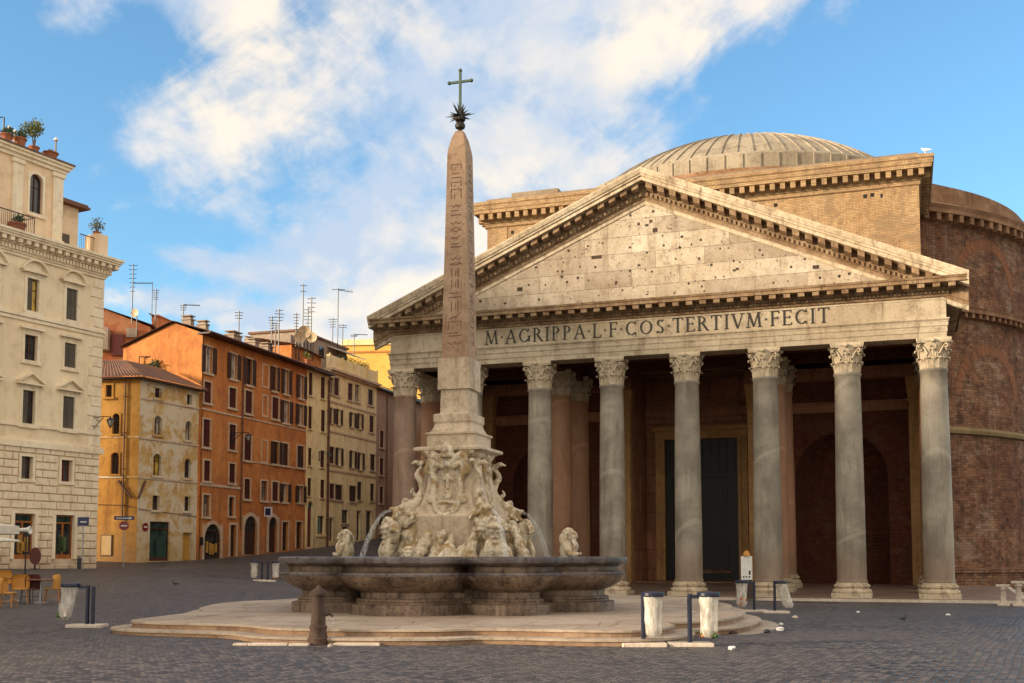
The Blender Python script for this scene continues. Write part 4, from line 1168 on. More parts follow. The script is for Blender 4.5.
# dolphin, radial direction +x: fat head low and outside, body climbing the corner, tail curled
pr = [('t', [(.78, 0, .30), (.60, 0, .38), (.38, 0, .46), (.16, .0, .68), (.02, .03, .98), (.10, .05, 1.26), (.20, .02, 1.42), (.10, -.05, 1.62), (-.05, -.04, 1.72)], [.11, .19, .20, .165, .13, .105, .085, .065, .05]),
      ('t', [(.80, -.05, .38), (.93, -.04, .42)], [.10, .05]), ('t', [(.80, 0, .20), (.90, 0, .14)], [.09, .05]), ('s', (.70, .15, .44), (.07, .05, .07)), ('s', (.70, -.15, .44), (.07, .05, .07)),
      ('t', [(.5, .17, .3), (.45, .42, .22), (.55, .55, .10)], [.09, .08, .02]), ('t', [(.5, -.17, .3), (.45, -.42, .22), (.55, -.55, .10)], [.09, .08, .02]),
      ('t', [(-.03, -.04, 1.70), (.12, .18, 1.80), (.20, .34, 1.72)], [.07, .08, .02]), ('t', [(-.03, -.04, 1.70), (.12, -.2, 1.84), (.24, -.36, 1.80)], [.07, .08, .02]),
      ('t', [(.2, 0, .78), (.34, 0, .92), (.30, 0, 1.05)], [.06, .06, .02]), ('t', [(.42, 0, .62), (.55, 0, .68), (.62, 0, .60)], [.08, .07, .03]),
      ('t', [(.15, .0, .35), (.5, .0, .12), (.62, .0, -.05)], [.20, .21, .15]), ('t', [(.2, .3, .15), (.5, .28, .05), (.6, .2, -.1)], [.09, .10, .07]), ('t', [(.2, -.3, .15), (.5, -.28, .05), (.6, -.2, -.1)], [.09, .10, .07])]
dol = sculpt('dolphin', F, M['sculpt'], pr,   .017, rough=.009, nscale=13, smooth_it=1)
l, rt = radial(0, 1.05, 2.30); dol.location = l; dol.rotation_euler = rt; dol.scale = (1.0, .82, .90)
for k in (1, 2, 3):
    for src, r, z in ((mask, 1.98, 1.93), (dol, 1.05, 2.30)):
        c_ = src.copy(); C.objects.link(c_); c_.parent = F; c_.location, c_.rotation_euler = radial(k, r, z)
# coat of arms: shield, scroll frame, tiara and crossed keys, on the front and the right-hand face
pr = []
out = [(0, -.86), (.20, -.78), (.34, -.52), (.39, -.2), (.38, .12), (.47, .36), (.36, .54), (.18, .48), (0, .54), (-.18, .48), (-.36, .54), (-.47, .36), (-.38, .12), (-.39, -.2), (-.34, -.52), (-.20, -.78), (0, -.86)]
fx = lambda x, z, d=0: (d + .05 + max(0, (-.1 - z)) * .22, x, z)
pr.append(('t', [fx(x, z, .12) for x, z in out], .075))
pr.append(('t', [fx(x * .80, z * .84, .06) for x, z in out], .03))
for z in [i * .1 - .75 for i in range(13)]:
    w = .33 if z > -.4 else .33 - (-.4 - z) * .6
    pr.append(('t', [fx(-w, z, -.10), fx(0, z, -.02), fx(w, z, -.10)], .085))
for sg in (-1, 1):
    pr.append(('t', [fx(sg * .44, .4, .1), fx(sg * .54, .5, .12), fx(sg * .60, .36, .12), fx(sg * .52, .28, .12)], [.09, .10, .08, .05]))
    pr.append(('s', fx(sg * .48, .60, .12), (.09, .11, .11))); pr.append(('s', fx(sg * .46, -.42, .1), (.1, .11, .12)))
    pr.append(('t', [fx(-sg * .25, .55, .08), fx(sg * .55, .86, .08)], .05)); pr.append(('s', fx(sg * .60, .88, .1), (.08, .15, .12))); pr.append(('s', fx(sg * .42, .86, .1), (.07, .1, .1)))
    pr.append(('t', [fx(sg * .1, .55, .1), fx(sg * .35, .75, .1), fx(sg * .5, .72, .1)], [.1, .12, .08]))
pr += [('s', fx(0, .90, .12), (.17, .19, .20)), ('s', fx(0, 1.10, .12), (.06, .06, .05)), ('t', [fx(-.19, .78, .12), fx(0, .74, .26), fx(.19, .78, .12)], .05), ('t', [fx(-.18, .92, .14), fx(0, .89, .28), fx(.18, .92, .14)], .035)]
pr += [('t', [fx(-.2, -.5, .1), fx(.2, -.5, .1)], .04), ('t', [fx(0, -.1, .1), fx(0, .25, .1)], .05), ('s', fx(0, -.3, .1), (.05, .13, .13)), ('t', [fx(-.12, .1, .1), fx(0, .22, .12), fx(.12, .1, .1)], .035)]
crest = sculpt('coat_of_arms', F, M['sculpt'], pr, .017, rough=.006, nscale=12, smooth_it=1)
cz = (zpx(497) + zpx(470)) / 2 + .0
for k in range(4):
    a = -PI / 2 + k * PI / 2; c_ = crest if k == 0 else crest.copy()
    if k: C.objects.link(c_); c_.parent = F
    if k in (0, 2): c_.location = (PX + .74 * math.cos(a), PY + .74 * math.sin(a), cz); c_.rotation_euler = (0, 0, a)
    else: c_.location = (PX + .70 * math.cos(a), PY + .70 * math.sin(a), cz + .05); c_.rotation_euler = (0, 0, a); c_.scale = (.7, .42, .7)
# inscription slab on the right-hand and left-hand faces is plain relief; spouting busts in the basin
pr = [('s', (-.05, 0, .12), (.25, .33, .36)), ('s', (.05, 0, .58), (.19, .17, .22)), ('t', [(-.05, 0, .25), (.03, 0, .5)], [.2, .14]), ('t', [(.2, 0, .66), (.27, 0, .56), (.25, 0, .53)], [.035, .055, .03]),
      ('t', [(.18, -.10, .68), (.235, -.03, .675), (.235, .03, .675), (.18, .10, .68)], .035), ('s', (.2, 0, .47), (.05, .075, .022)), ('s', (.17, .09, .57), (.06, .05, .05)), ('s', (.17, -.09, .57), (.06, .05, .05)),
      ('t', [(-.02, .30, .28), (.12, .36, .0), (.32, .2, .02)], [.12, .09, .06]), ('t', [(-.02, -.30, .28), (.12, -.36, .0), (.32, -.2, .02)], [.12, .09, .06]), ('s', (0, 0, -.35), (.36, .38, .42))]
for k in range(7):
    y = -.13 + k * .0433; pr.append(('t', [(.16, y, .44), (.24, y * 1.2, .28), (.20, y * 1.5, .06)], [.045, .05, .02]))
for k in range(30):
    a = k * 2.4; q = (k + .5) / 30; el_ = R(5 + 80 * q); pr.append(('s', (.02 + .19 * math.cos(el_) * math.cos(a) - .03, .19 * math.cos(el_) * math.sin(a), .62 + .2 * math.sin(el_)), .055))
for sg in (-1, 1):
    for k in range(4): pr.append(('t', [(-.06 - k * .05, sg * .17, .62), (-.08 - k * .05, sg * .2, .45), (-.05 - k * .05, sg * .19, .3)], [.05, .05, .02]))
bust = sculpt('spouting_bust', F, M['sculpt'], pr, .017, rough=.008, nscale=10, smooth_it=1)
RB = 3.25
for k in range(4):
    a = k * PI / 2; c_ = bust if k == 0 else bust.copy()
    if k: C.objects.link(c_); c_.parent = F
    c_.location = (RB * math.cos(a), RB * math.sin(a), 1.46 if k in (0, 2) else .95); c_.rotation_euler = (0, 0, a); c_.scale = (.82, .82, .82)
# water arcs from the dolphins
for k in range(4):
    (x, y, z), (_, _, a) = radial(k, 1.98, 2.62); d = Vector((math.cos(a), math.sin(a), 0)); mb = MB(); pts = []
    for q in range(12):
        t = q / 11; pts.append(Vector((x, y, z)) + d * .85 * t + Vector((0, 0, .10 * t - 1.42 * t * t)))
    mb.tube(pts, [.03 + .05 * q / 11 for q in range(12)], 8); mb.build('water_jet', M['spray'], F, smooth=True)
# ================================================================== HOUSES
class Fac:
    """one facade of a house: local frame x along, y into the wall, z up; takes openings from the photograph's pixels"""
    def __init__(s, t, origin, d, L_, H):
        s.t = t; d = Vector((d[0], d[1], 0)).normalized()
        y = Vector((-d.y, d.x, 0))
        s.W = Matrix(((d.x, y.x, 0, origin[0]), (d.y, y.y, 0, origin[1]), (0, 0, 1, origin[2]), (0, 0, 0, 1)))
        s.Wi = s.W.inverted(); s.M = s.t_inv() @ s.W; s.L = L_; s.H = H; s.ops = []; s.todo = []
    def t_inv(s):
        return (Matrix.Translation(s.t.location) @ Matrix.Rotation(s.t.rotation_euler.z, 4, 'Z')).inverted()
    def px(s, x, y):
        o = s.Wi @ Vector((0, 0, EYE)); d = s.Wi.to_3x3() @ pix(x, y); k = -o.y / d.y; p = o + d * k
        return p.x, p.z
    def rect(s, x0, x1, yt, yb):
        xm, ym = (x0 + x1) / 2, (yt + yb) / 2
        return s.px(x0, ym)[0], s.px(x1, ym)[0], s.px(xm, yb)[1], s.px(xm, yt)[1]
    def win(s, x0, x1, yt, yb, kind='closed', **kw):
        a, b, c, d = s.rect(x0, x1, yt, yb); s.add(a, b, c, d, kind, **kw)
    def add(s, a, b, c, d, kind='closed', **kw):
        if kind in ('open', 'openlit') and not kw.get('inner'):
            w = (b - a) / 4; s.todo.append((a + w, b - w, c, d, kind, dict(kw))); s.ops.append((a + w, b - w, c, d))
        elif kind == 'blind': s.todo.append((a, b, c, d, kind, kw))
        else:
            s.todo.append((a, b, c, d, kind, kw)); s.ops.append((a, b, c, d))
    def wall(s, mats, depth=.3, z0=-1.0, name='wall', bands=None, mi=None):
        """wall sheet with real openings and reveals"""
        mb = MB(s.M); ops = [(max(0.02, a), min(s.L - .02, b), max(z0 + .05, c), min(s.H - .02, d)) for a, b, c, d in s.ops]
        xs = sorted({0, s.L} | {round(o[0], 4) for o in ops} | {round(o[1], 4) for o in ops})
        zs = sorted({z0, s.H} | {round(o[2], 4) for o in ops} | {round(o[3], 4) for o in ops} | set(bands or []))
        for za, zb in zip(zs[:-1], zs[1:]):
            if zb - za < 1e-4: continue
            mb.mi = mi((za + zb) / 2) if mi else 0
            for xa, xb in zip(xs[:-1], xs[1:]):
                xm, zm = (xa + xb) / 2, (za + zb) / 2
                if any(o[0] < xm < o[1] and o[2] < zm < o[3] for o in ops): continue
                mb.poly([(xa, 0, za), (xb, 0, za), (xb, 0, zb), (xa, 0, zb)])
        for a, b, c, d in ops:
            for (p, q) in (((a, c), (b, c)), ((b, c), (b, d)), ((b, d), (a, d)), ((a, d), (a, c))):
                mb.poly([(p[0], 0, p[1]), (q[0], 0, q[1]), (q[0], depth, q[1]), (p[0], depth, p[1])])
        return mb.build(name, mats, s.t, norm=False)
    def box(s, name, mat, *bx, **kw):
        mb = MB(s.M)
        for b in bx: mb.box(*b)
        return mb.build(name, mat, s.t, **kw)
    def arch_fill(s, mb, a, b, d, y0, y1):
        """the two spandrels that turn a square head into a round one"""
        r = (b - a) / 2; cx = (a + b) / 2; n = 8
        for sg in (-1, 1):
            for k in range(n):
                t0, t1 = PI / 2 * k / n, PI / 2 * (k + 1) / n
                P0 = (cx + sg * r * math.sin(t0), d - r + r * math.cos(t0)); P1 = (cx + sg * r * math.sin(t1), d - r + r * math.cos(t1))
                mb.hexa([(P0[0], y0, P0[1]), (P1[0], y0, P1[1]), (P1[0], y0, d + .02), (P0[0], y0, d + .02)], [(P0[0], y1, P0[1]), (P1[0], y1, P1[1]), (P1[0], y1, d + .02), (P0[0], y1, d + .02)])
    def build_windows(s, trim, shut, wallmat=None):
        for a, b, c, d, kind, kw in s.todo:
            tw = kw.get('tw', .13); w = b - a; h = d - c; sh = kw.get('shut', shut); tm = kw.get('trim', trim); pj = kw.get('pj', .05)
            mb = MB(s.M)
            if kind == 'blind':
                for (x0, x1, z0, z1) in ((a, a + tw, c, d), (b - tw, b, c, d), (a + tw, b - tw, d - tw, d), (a + tw, b - tw, c, c + tw)): mb.box(x0, x1, -.04, .001, z0, z1)
                mb.build('blind_window', tm, s.t); continue
            arch = kw.get('arch'); base = kind in ('door', 'shop', 'gate')
            e = .002
            if tw > 0:
                mb.box(a - tw, a - e, -pj, .05, c - (0 if base else tw), d + (0 if arch else tw)); mb.box(b + e, b + tw, -pj, .05, c - (0 if base else tw), d + (0 if arch else tw))
                if arch:
                    n = 12; r = w / 2; cx = (a + b) / 2; zc = d - r
                    for k in range(n):
                        t0, t1 = PI * k / n, PI * (k + 1) / n
                        q = [(cx + rr * math.cos(t), zc + rr * math.sin(t)) for rr, t in ((r, t0), (r + tw, t0), (r + tw, t1), (r, t1))]
                        mb.hexa([(x, -.055, z) for x, z in q], [(x, .04, z) for x, z in q])
                else: mb.box(a - e, b + e, -pj, .05, d + e, d + tw)
                if not base:
                    mb.box(a - tw - .06, b + tw + .06, -.13, .1, c - tw - .05, c - e)
            if kw.get('ped') == 'tri':
                x0, x1, z = a - tw - .28, b + tw + .28, d + tw + .12
                mb.box(x0, x1, -.30, .0, z, z + .10); mb.box(a - tw, b + tw, -.08, 0, d + tw + e, z - e)
                xm = (x0 + x1) / 2; zz = z + .102
                for P in ([(x0, zz), (xm, zz + .52), (xm, zz + .64), (x0, zz + .12)], [(x1, zz), (x1, zz + .12), (xm, zz + .64), (xm, zz + .52)]): mb.hexa([(x, -.32, z_) for x, z_ in P], [(x, 0, z_) for x, z_ in P])
                mb.hexa([(x0 + .1, -.08, zz), (x1 - .1, -.08, zz), (xm, -.08, zz + .53)], [(x0 + .1, 0, zz), (x1 - .1, 0, zz), (xm, 0, zz + .53)])
            elif kw.get('ped') == 'seg':
                x0, x1, z = a - tw - .26, b + tw + .26, d + tw + .12; xm = (x0 + x1) / 2; hw = (x1 - x0) / 2; n = 12
                mb.box(x0, x1, -.28, .0, z, z + .10); mb.box(a - tw, b + tw, -.08, 0, d + tw + e, z - e)
                arc = lambda t, o: (xm + (hw + o) * math.sin(t) / math.sin(1.15), z + .102 + (.60 + o) * (math.cos(t) - math.cos(1.15)) / (1 - math.cos(1.15)))
                for k in range(n):
                    t0, t1 = -1.15 + 2.3 * k / n, -1.15 + 2.3 * (k + 1) / n
                    q = [arc(t0, 0), arc(t1, 0), arc(t1, .12), arc(t0, .12)]; mb.hexa([(x, -.30, z_) for x, z_ in q], [(x, 0, z_) for x, z_ in q])
                    q = [(arc(t0, 0)[0], z + .101), (arc(t1, 0)[0], z + .101), arc(t1, -.01), arc(t0, -.01)]; mb.hexa([(x, -.06, z_) for x, z_ in q], [(x, 0, z_) for x, z_ in q])
            elif kw.get('ped') == 'flat':
                mb.box(a - tw - .2, b + tw + .2, -.24, 0, d + tw + .14, d + tw + .28); mb.box(a - tw, b + tw, -.07, 0, d + tw + e, d + tw + .138)
            if arch: 
                mb.mi = 1; s.arch_fill(mb, a, b, d, .02, .2); mb.mi = 0
            wo = mb.build(kw.get('name', 'door' if base else 'window'), [tm, wallmat or tm], s.t)
            y = .22
            def leaf_(x0, x1, z0, z1, yy, mat, nm='shutter'):
                m2 = MB(s.M); fw = .055
                m2.box(x0, x1, yy, yy + .045, z0, z1)
                for (p0, p1, q0, q1) in ((x0, x0 + fw, z0, z1), (x1 - fw, x1, z0, z1), (x0 + fw, x1 - fw, z1 - fw, z1), (x0 + fw, x1 - fw, z0, z0 + fw), (x0 + fw, x1 - fw, (z0 + z1) / 2 - fw / 2, (z0 + z1) / 2 + fw / 2)): m2.box(p0, p1, yy - .018, yy - .001, q0, q1)
                return m2.build(nm, mat, wo)
            def pane_(mat, yy, frame=M['white'], bars=1, name='pane'):
                m2 = MB(s.M); m2.mi = 0; m2.box(a, b, yy, yy + .03, c, d); m2.mi = 1; fw = min(.06, w * .08)
                for (p0, p1, q0, q1) in ((a, a + fw, c, d), (b - fw, b, c, d), (a + fw, b - fw, d - fw, d), (a + fw, b - fw, c, c + fw)): m2.box(p0, p1, yy - .04, yy - .001, q0, q1)
                if bars:
                    m2.box((a + b) / 2 - fw * .6, (a + b) / 2 + fw * .6, yy - .04, yy - .001, c + fw, d - fw)
                    m2.box(a + fw, b - fw, yy - .03, yy - .002, c + h * .66, c + h * .66 + fw * .7)
                m2.build(name, [mat, frame], wo)
            xm = (a + b) / 2
            if kind == 'closed':
                leaf_(a + .01, xm - .006, c + .01, d - .01, .07, sh); leaf_(xm + .006, b - .01, c + .01, d - .01, .07, sh)
                m2 = MB(s.M); m2.box(a, b, .2, .23, c, d); m2.build('pane', M['void'], wo)
            elif kind in ('open', 'openlit'):
                lw = w / 2
                leaf_(a - lw, a - .012, c, d, -.115, sh); leaf_(b + .012, b + lw, c, d, -.115, sh)
                pane_(M['curtain'] if kind == 'openlit' else M['glass'], y, M['white'] if kind == 'openlit' else M['shutterbrown'])
            elif kind == 'half':
                leaf_(a + .01, xm - .006, c + .01, d - .01, .07, sh); pane_(M[kw.get('glass', 'glass')], y, M['shutterbrown'])
            elif kind == 'glass':
                pane_(M[kw.get('glass', 'glass')], y, M[kw.get('frame', 'shutterbrown')])
            elif kind == 'door':
                m2 = MB(s.M); m2.box(a, b, y, y + .06, c, d)
                for (p0, p1) in ((a + w * .08, xm - w * .04), (xm + w * .04, b - w * .08)):
                    for (q0, q1) in ((c + h * .06, c + h * .4), (c + h * .46, c + h * .78)): m2.box(p0, p1, y - .025, y - .001, q0, q1)
                m2.build('door_leaf', M[kw.get('leaf', 'wooddark')], wo)
                if arch:
                    m2 = MB(s.M); m2.box(a + .05, b - .05, y - .06, y - .03, d - w * .55, d - .04); m2.build('fanlight', M['glass'], wo)
            elif kind == 'shop':
                m2 = MB(s.M); fm = .09
                m2.box(a, a + fm, .1, .22, c, d); m2.box(b - fm, b, .1, .22, c, d); m2.box(a + fm, b - fm, .1, .22, d - fm, d); m2.box(a + fm, b - fm, .1, .22, c, c + h * .1)
                zt = c + h * .82; m2.box(a + fm, b - fm, .1, .22, zt - .05, zt + .05)
                if kw.get('split'): m2.box(xm - .06, xm + .06, .1, .22, c + h * .1, zt - .05)
                m2.build('shop_frame', M[kw.get('frame', 'woodorange')], wo)
                m2 = MB(s.M); m2.box(a + fm, b - fm, .16, .18, c + h * .1 + .001, zt - .051); m2.mi = 1; m2.box(a + fm, b - fm, .16, .18, zt + .051, d - fm - .001)
                m2.build('shop_window', [M[kw.get('glass', 'glass')], M[kw.get('top', 'shopglass')]], wo)
                if kw.get('goods'):
                    m2 = MB(s.M)
                    for q in range(7):
                        x = a + w * random.uniform(.2, .8); z = c + h * random.uniform(.12, .2); m2.box(x - .1, x + .1, .06, .155, z, z + h * random.uniform(.1, .4))
                    m2.build('goods', M[random.choice(['woodyellow', 'whitecloth', 'leafdark'])], wo)
            elif kind == 'roller':
                m2 = MB(s.M)
                nsl = int(h / .12)
                for q in range(nsl): m2.box(a, b, .12 + (.015 if q % 2 else 0), .2, c + h * q / nsl, c + h * (q + 1) / nsl - .004)
                m2.build('roller_shutter', M[kw.get('leaf', 'shopglass')], wo)

def downpipe(f, x, z0, z1, name='downpipe', y=-.1):
    mb = MB(f.M); mb.tube([(x, y, z0), (x, y, z1)], .055, 8)
    z = z0 + 1
    while z < z1: mb.box(x - .08, x + .08, y - .07, -.002, z, z + .06); z += 2.6
    return mb.build(name, M['pipe'], f.t)
def tile_slope(mb, a, b, c, d, n=None):
    """tiled roof plane a-b eave, d-c ridge, corrugated by rows of half-round tiles"""
    a, b, c, d = map(Vector, (a, b, c, d)); n = n or max(4, int((b - a).length / .26)); nr = ((b - a).cross(d - a)).normalized()
    if nr.z < 0: nr = -nr
    rows = []
    for j in range(9):
        t = j / 8; A = a.lerp(d, t); B = b.lerp(c, t); row = []
        for i in range(n * 4 + 1):
            u = i / (n * 4); row.append(A.lerp(B, u) + nr * (.055 * abs(math.sin(PI * u * n)) + (.02 if j % 2 else 0)))
        rows.append(row)
    mb.grid(rows)

# ------------------------------------------------------------------ cream palazzo on the left
def make_palazzo():
    o = at(95.5, 566, 70.0); d = Vector((-593, -1130)).normalized(); LEN = 74.0
    org = Vector((o.x + d.x * LEN, o.y + d.y * LEN, 0)); dirn = -d
    t = thing('palazzo', 'cream palazzo with rusticated ground floor, pedimented windows and plants on its roof terrace', 'building', (org.x, org.y, 0), math.atan2(dirn.y, dirn.x))
    f = Fac(t, org, dirn, LEN, 20)
    e = LEN
    zpx_ = lambda y: f.px(95, y)[1]
    ZC = f.px(103, 274)[1]; f.H = ZC
    cols_ = [(24.6, 36.8), (64, 76)]
    rects = []
    def rowspec(a, b, kind, **kw):
        r = [f.rect(*a), f.rect(*b)]
        z0 = (r[0][2] + r[1][2]) / 2; z1 = (r[0][3] + r[1][3]) / 2
        xc = [(q[0] + q[1]) / 2 for q in r]; w = sum(q[1] - q[0] for q in r) / 2
        pitch = xc[1] - xc[0]
        n = int((xc[1] - 2) / pitch)
        for k in range(n):
            x = xc[1] - k * pitch; kk = dict(kw); kd = kind
            if kw.get('shop'): kk.pop('shop')
            f.add(x - w / 2, x + w / 2, z0, z1, kd[k % len(kd)] if isinstance(kd, list) else kd, **kk)
        return z0, z1
    sg = M['shuttergrey']
    rowspec((27, 38.6, 277.6, 311), (66, 77, 290, 321), ['closed', 'half', 'closed', 'closed'], ped='seg', shut=sg, tw=.2, glass='litpane')
    rowspec((24.6, 36.8, 334.5, 360), (64, 76, 344, 368.5), ['closed', 'glass', 'glass'], ped='flat', shut=sg, tw=.18)
    rowspec((22, 35, 390, 423.5), (62.8, 73.8, 397, 429), ['closed', 'half', 'closed'], ped='tri', shut=sg, tw=.2)
    zm0, zm1 = rowspec((20, 31.6, 456.6, 479), (60, 71, 460, 481.5), ['glass', 'half', 'glass'], shut=sg, tw=.14, frame='woodred', pj=.14)
    rowspec((13, 33, 513.5, 561), (54, 73, 515, 557), 'shop', tw=.22, goods=True, split=True, pj=.14)
    ZB = (f.px(98, 452)[1] + f.px(0, 443)[1]) / 2; ZB2 = zpx_(433)
    f.wall([M['rustic'], M['palazzo']], .35, bands=[ZB], mi=lambda z: 0 if z < ZB else 1)
    f.build_windows(M['palazzotrim'], sg)
    # rusticated blocks, skipping the openings
    mb = MB(f.M); z = .75; row = 0; random.seed(2)
    while z < ZB - .3:
        hh = .46; x = LEN - (.0 if row % 2 else .5)
        x1 = LEN
        while x1 > LEN - 22:
            wd = 1.05 if not (x1 == LEN and row % 2) else .55
            x0 = x1 - wd
            segs = [(x0 + .025, x1 - .025)]
            for (a, b, c, d2) in f.ops:
                if c - .25 < z + hh and d2 + .2 > z:
                    ns = []
                    for (p, q) in segs:
                        A, B = a - .22, b + .22
                        if q <= A or p >= B: ns.append((p, q))
                        else:
                            if p < A - .12: ns.append((p, A))
                            if q > B + .12: ns.append((B, q))
                    segs = ns
            for (p, q) in segs:
                b_ = .025
                mb.hexa([(p, -.002, z + .03), (q, -.002, z + .03), (q, -.002, z + hh - .03), (p, -.002, z + hh - .03)], [(p, -.09, z + .03), (q, -.09, z + .03), (q, -.09, z + hh - .03), (p, -.09, z + hh - .03)])
                mb.hexa([(p, -.091, z + .03), (q, -.091, z + .03), (q, -.091, z + hh - .03), (p, -.091, z + hh - .03)], [(p + b_, -.125, z + .03 + b_), (q - b_, -.125, z + .03 + b_), (q - b_, -.125, z + hh - .03 - b_), (p + b_, -.125, z + hh - .03 - b_)])
            x1 = x0
        z += hh; row += 1
    mb.build('rusticated_blocks', M['rustic'], t)
    f.box('plinth', M['rustic'], (20, LEN - .02, -.1, 0, -.6, .7)) if 0 else None
    # belt courses, balustrade zone, string course, quoins
    f.box('belt_course', M['palazzotrim'], (0, e + .22, -.22, -.002, ZB - .12, ZB + .22), (0, e + .16, -.14, -.002, ZB + .222, ZB + .34), (0, e + .12, -.10, -.002, zpx_(435), zpx_(432)), (0, e + .16, -.16, -.002, zpx_(332.5), zpx_(329.5)), (0, e + .1, -.09, -.002, zpx_(336), zpx_(333)))
    mb = MB(f.M); z = ZB + .36; k = 0
    while z < ZC - .5:
        w = 1.0 if k % 2 else .75
        mb.hexa([(e - w, -.002, z), (e, -.002, z), (e, -.002, z + .6), (e - w, -.002, z + .6)], [(e - w + .03, -.06, z + .03), (e + .05, -.06, z + .03), (e + .05, -.06, z + .57), (e - w + .03, -.06, z + .57)])
        mb.box(e + .001, e + .05, 0, .8 if k % 2 else 1.05, z + .02, z + .58)
        z += .62; k += 1
    mb.build('quoins', M['palazzotrim'], t)
    # side wall towards the lane, back
    f.box('side_wall', M['palazzo'], (e - .02, e, .36, 14, -1, ZC), (0, .3, .36, 14, -1, ZC), (0, e, 13.7, 14, -1, ZC))
    # main cornice with modillions
    mb = MB(f.M)
    zt = ZC + 1.0
    for (z0, z1, o_) in ((ZC - .35, ZC - .2, .12), (ZC - .198, ZC - .1, .2), (ZC + .22, ZC + .30, .36), (ZC + .55, ZC + .68, .72), (ZC + .682, ZC + .8, .80), (ZC + .802, ZC + .95, .88)):
        mb.box(0, e + o_, -o_, 13.9, z0, z1)
    mb.box(0, e + .25, -.25, 13.9, ZC - .098, ZC + .218); mb.box(0, e + .3, -.3, 13.9, ZC + .302, ZC + .548)
    x = e + .5
    while x > LEN - 24: mb.box(x - .14, x + .14, -.66, -.301, ZC + .30, ZC + .545); x -= .55
    y = -.2
    while y < 6: mb.box(e + .301, e + .66, y - .14, y + .14, ZC + .30, ZC + .545); y += .55
    x = e + .3
    while x > LEN - 24: mb.box(x - .07, x + .07, -.34, -.252, ZC - .06, ZC + .18); x -= .24
    mb.build('main_cornice', M['palazzotrim'], t)
    # attic storey, set back a little, ending short of the corner
    ys = 1.6
    fa_org = f.W @ Vector((0, ys, 0)); f2 = Fac(t, fa_org, dirn, LEN, 30)
    xe = f2.px(62.5, 220)[0]; f2.L = xe; ZA0 = ZC + .95; ZA = f2.px(62, 165)[1] - .15; f2.H = ZA
    r = f2.rect(29.5, 42.5, 174, 214); wv = r[1] - r[0]
    pitchA = 4.9
    for k in range(4): f2.add(r[0] - k * pitchA, r[1] - k * pitchA, r[2], r[3], 'glass', arch=True, tw=.16, glass='glass', frame='shutterbrown')
    f2.wall(M['attic'], .3, z0=ZA0, name='attic_wall'); f2.build_windows(M['palazzotrim'], sg, M['attic'])
    mb = MB(f2.M)
    mb.box(xe - .02, xe, .3, 11, ZA0, ZA)
    for k in range(4):
        for xq in (xe - .45 - k * pitchA, xe - .45 - 2.15 - k * pitchA) if 0 else (xe - .5 - k * 2.75,):
            pass
    mb.build('attic_side_wall', M['attic'], t)
    pl = [f2.px(57, 200)[0], f2.px(16.5, 190)[0]]; dp = pl[0] - pl[1]
    for k in range(8):
        x = pl[0] - k * dp if k < 2 else pl[1] - (k - 1) * dp
        mb = MB(f2.M); mb.box(x - .36, x + .36, -.12, -.002, ZA0 + .85, ZA - .75); mb.box(x - .46, x + .46, -.2, -.002, ZA - .748, ZA - .5); mb.box(x - .46, x + .46, -.2, -.002, ZA0, ZA0 + .848)
        mb.build('attic_pilaster', M['palazzotrim'], t)
    mb = MB(f2.M); mb.box(0, xe + .15, -.15, 11, ZA - .42, ZA - .2); mb.box(0, xe + .3, -.3, 11, ZA - .198, ZA); mb.box(0, xe + .42, -.42, 11, ZA + .002, ZA + .14); mb.build('attic_cornice', M['palazzotrim'], t)
    mb = MB(f2.M); mb.box(0, xe + .48, -.48, 11, ZA + .142, ZA + .24); mb.build('attic_roof', M['tiles'], t)
    # set-back volume on the corner terrace
    fr = Fac(t, f2.W @ Vector((0, 2.8, 0)), dirn, LEN, 30)
    xv = fr.px(78, 230)[0]; zv = fr.px(78, 209)[1]
    mb = MB(f2.M); mb.box(xe - 1.0, xv, 2.8, 9, ZA0, zv); mb.build('terrace_room', M['attic'], t)
    mb = MB(f2.M); mb.box(xe - 1.0, xv + .55, 2.3, 9.4, zv + .002, zv + .16); mb.box(xe - 1.0, xv + .45, 2.4, 9.4, zv + .162, zv + .3); mb.build('terrace_room_roof', M['tiles'], t)
    mb = MB(f2.M); mb.box(xv - 1.5, xv - .7, 2.76, 2.798, ZA0, ZA0 + 2.4); mb.build('terrace_door', M['shuttergrey'], t)
    mb = MB(f.M); mb.box(e - .75, e + .02, -.3, .9, ZA0 + .002, ZA0 + 1.45); mb.build('corner_pedestal', M['attic'], t)
    mb = MB(f.M)
    for (xa, xb) in ((xe + .0, e - .78),):
        mb.tube([(xa, .0, ZA0 + 1.15), (xb, .0, ZA0 + 1.15)], .03, 6); mb.tube([(xa, .0, ZA0 + .15), (xb, .0, ZA0 + .15)], .025, 6)
        x = xa
        while x < xb: mb.tube([(x, 0, ZA0), (x, 0, ZA0 + 1.15)], .013, 4); x += .13
    mb.build('terrace_railing', M['iron'], t); mb = MB(f.M)
    xa = f2.px(16, 205)[0] + .2
    x = xa - 6
    while x < xa: mb.tube([(x, .2, ZA0), (x, .2, ZA0 + 1.3)], .016, 4); x += .13
    mb.tube([(xa - 6, .2, ZA0 + 1.3), (xa, .2, ZA0 + 1.3)], .03, 6); mb.tube([(xa, .2, ZA0), (xa, .2, ZA0 + 1.3), (xa, 1.5, ZA0 + 1.3)], .03, 6)
    mb.build('terrace_railing', M['iron'], t)
    return t, f, f2, dict(e=e, ZA0=ZA0, ZA=ZA, xe=xe, ZC=ZC)
PAL, PF, PF2, PD = make_palazzo()

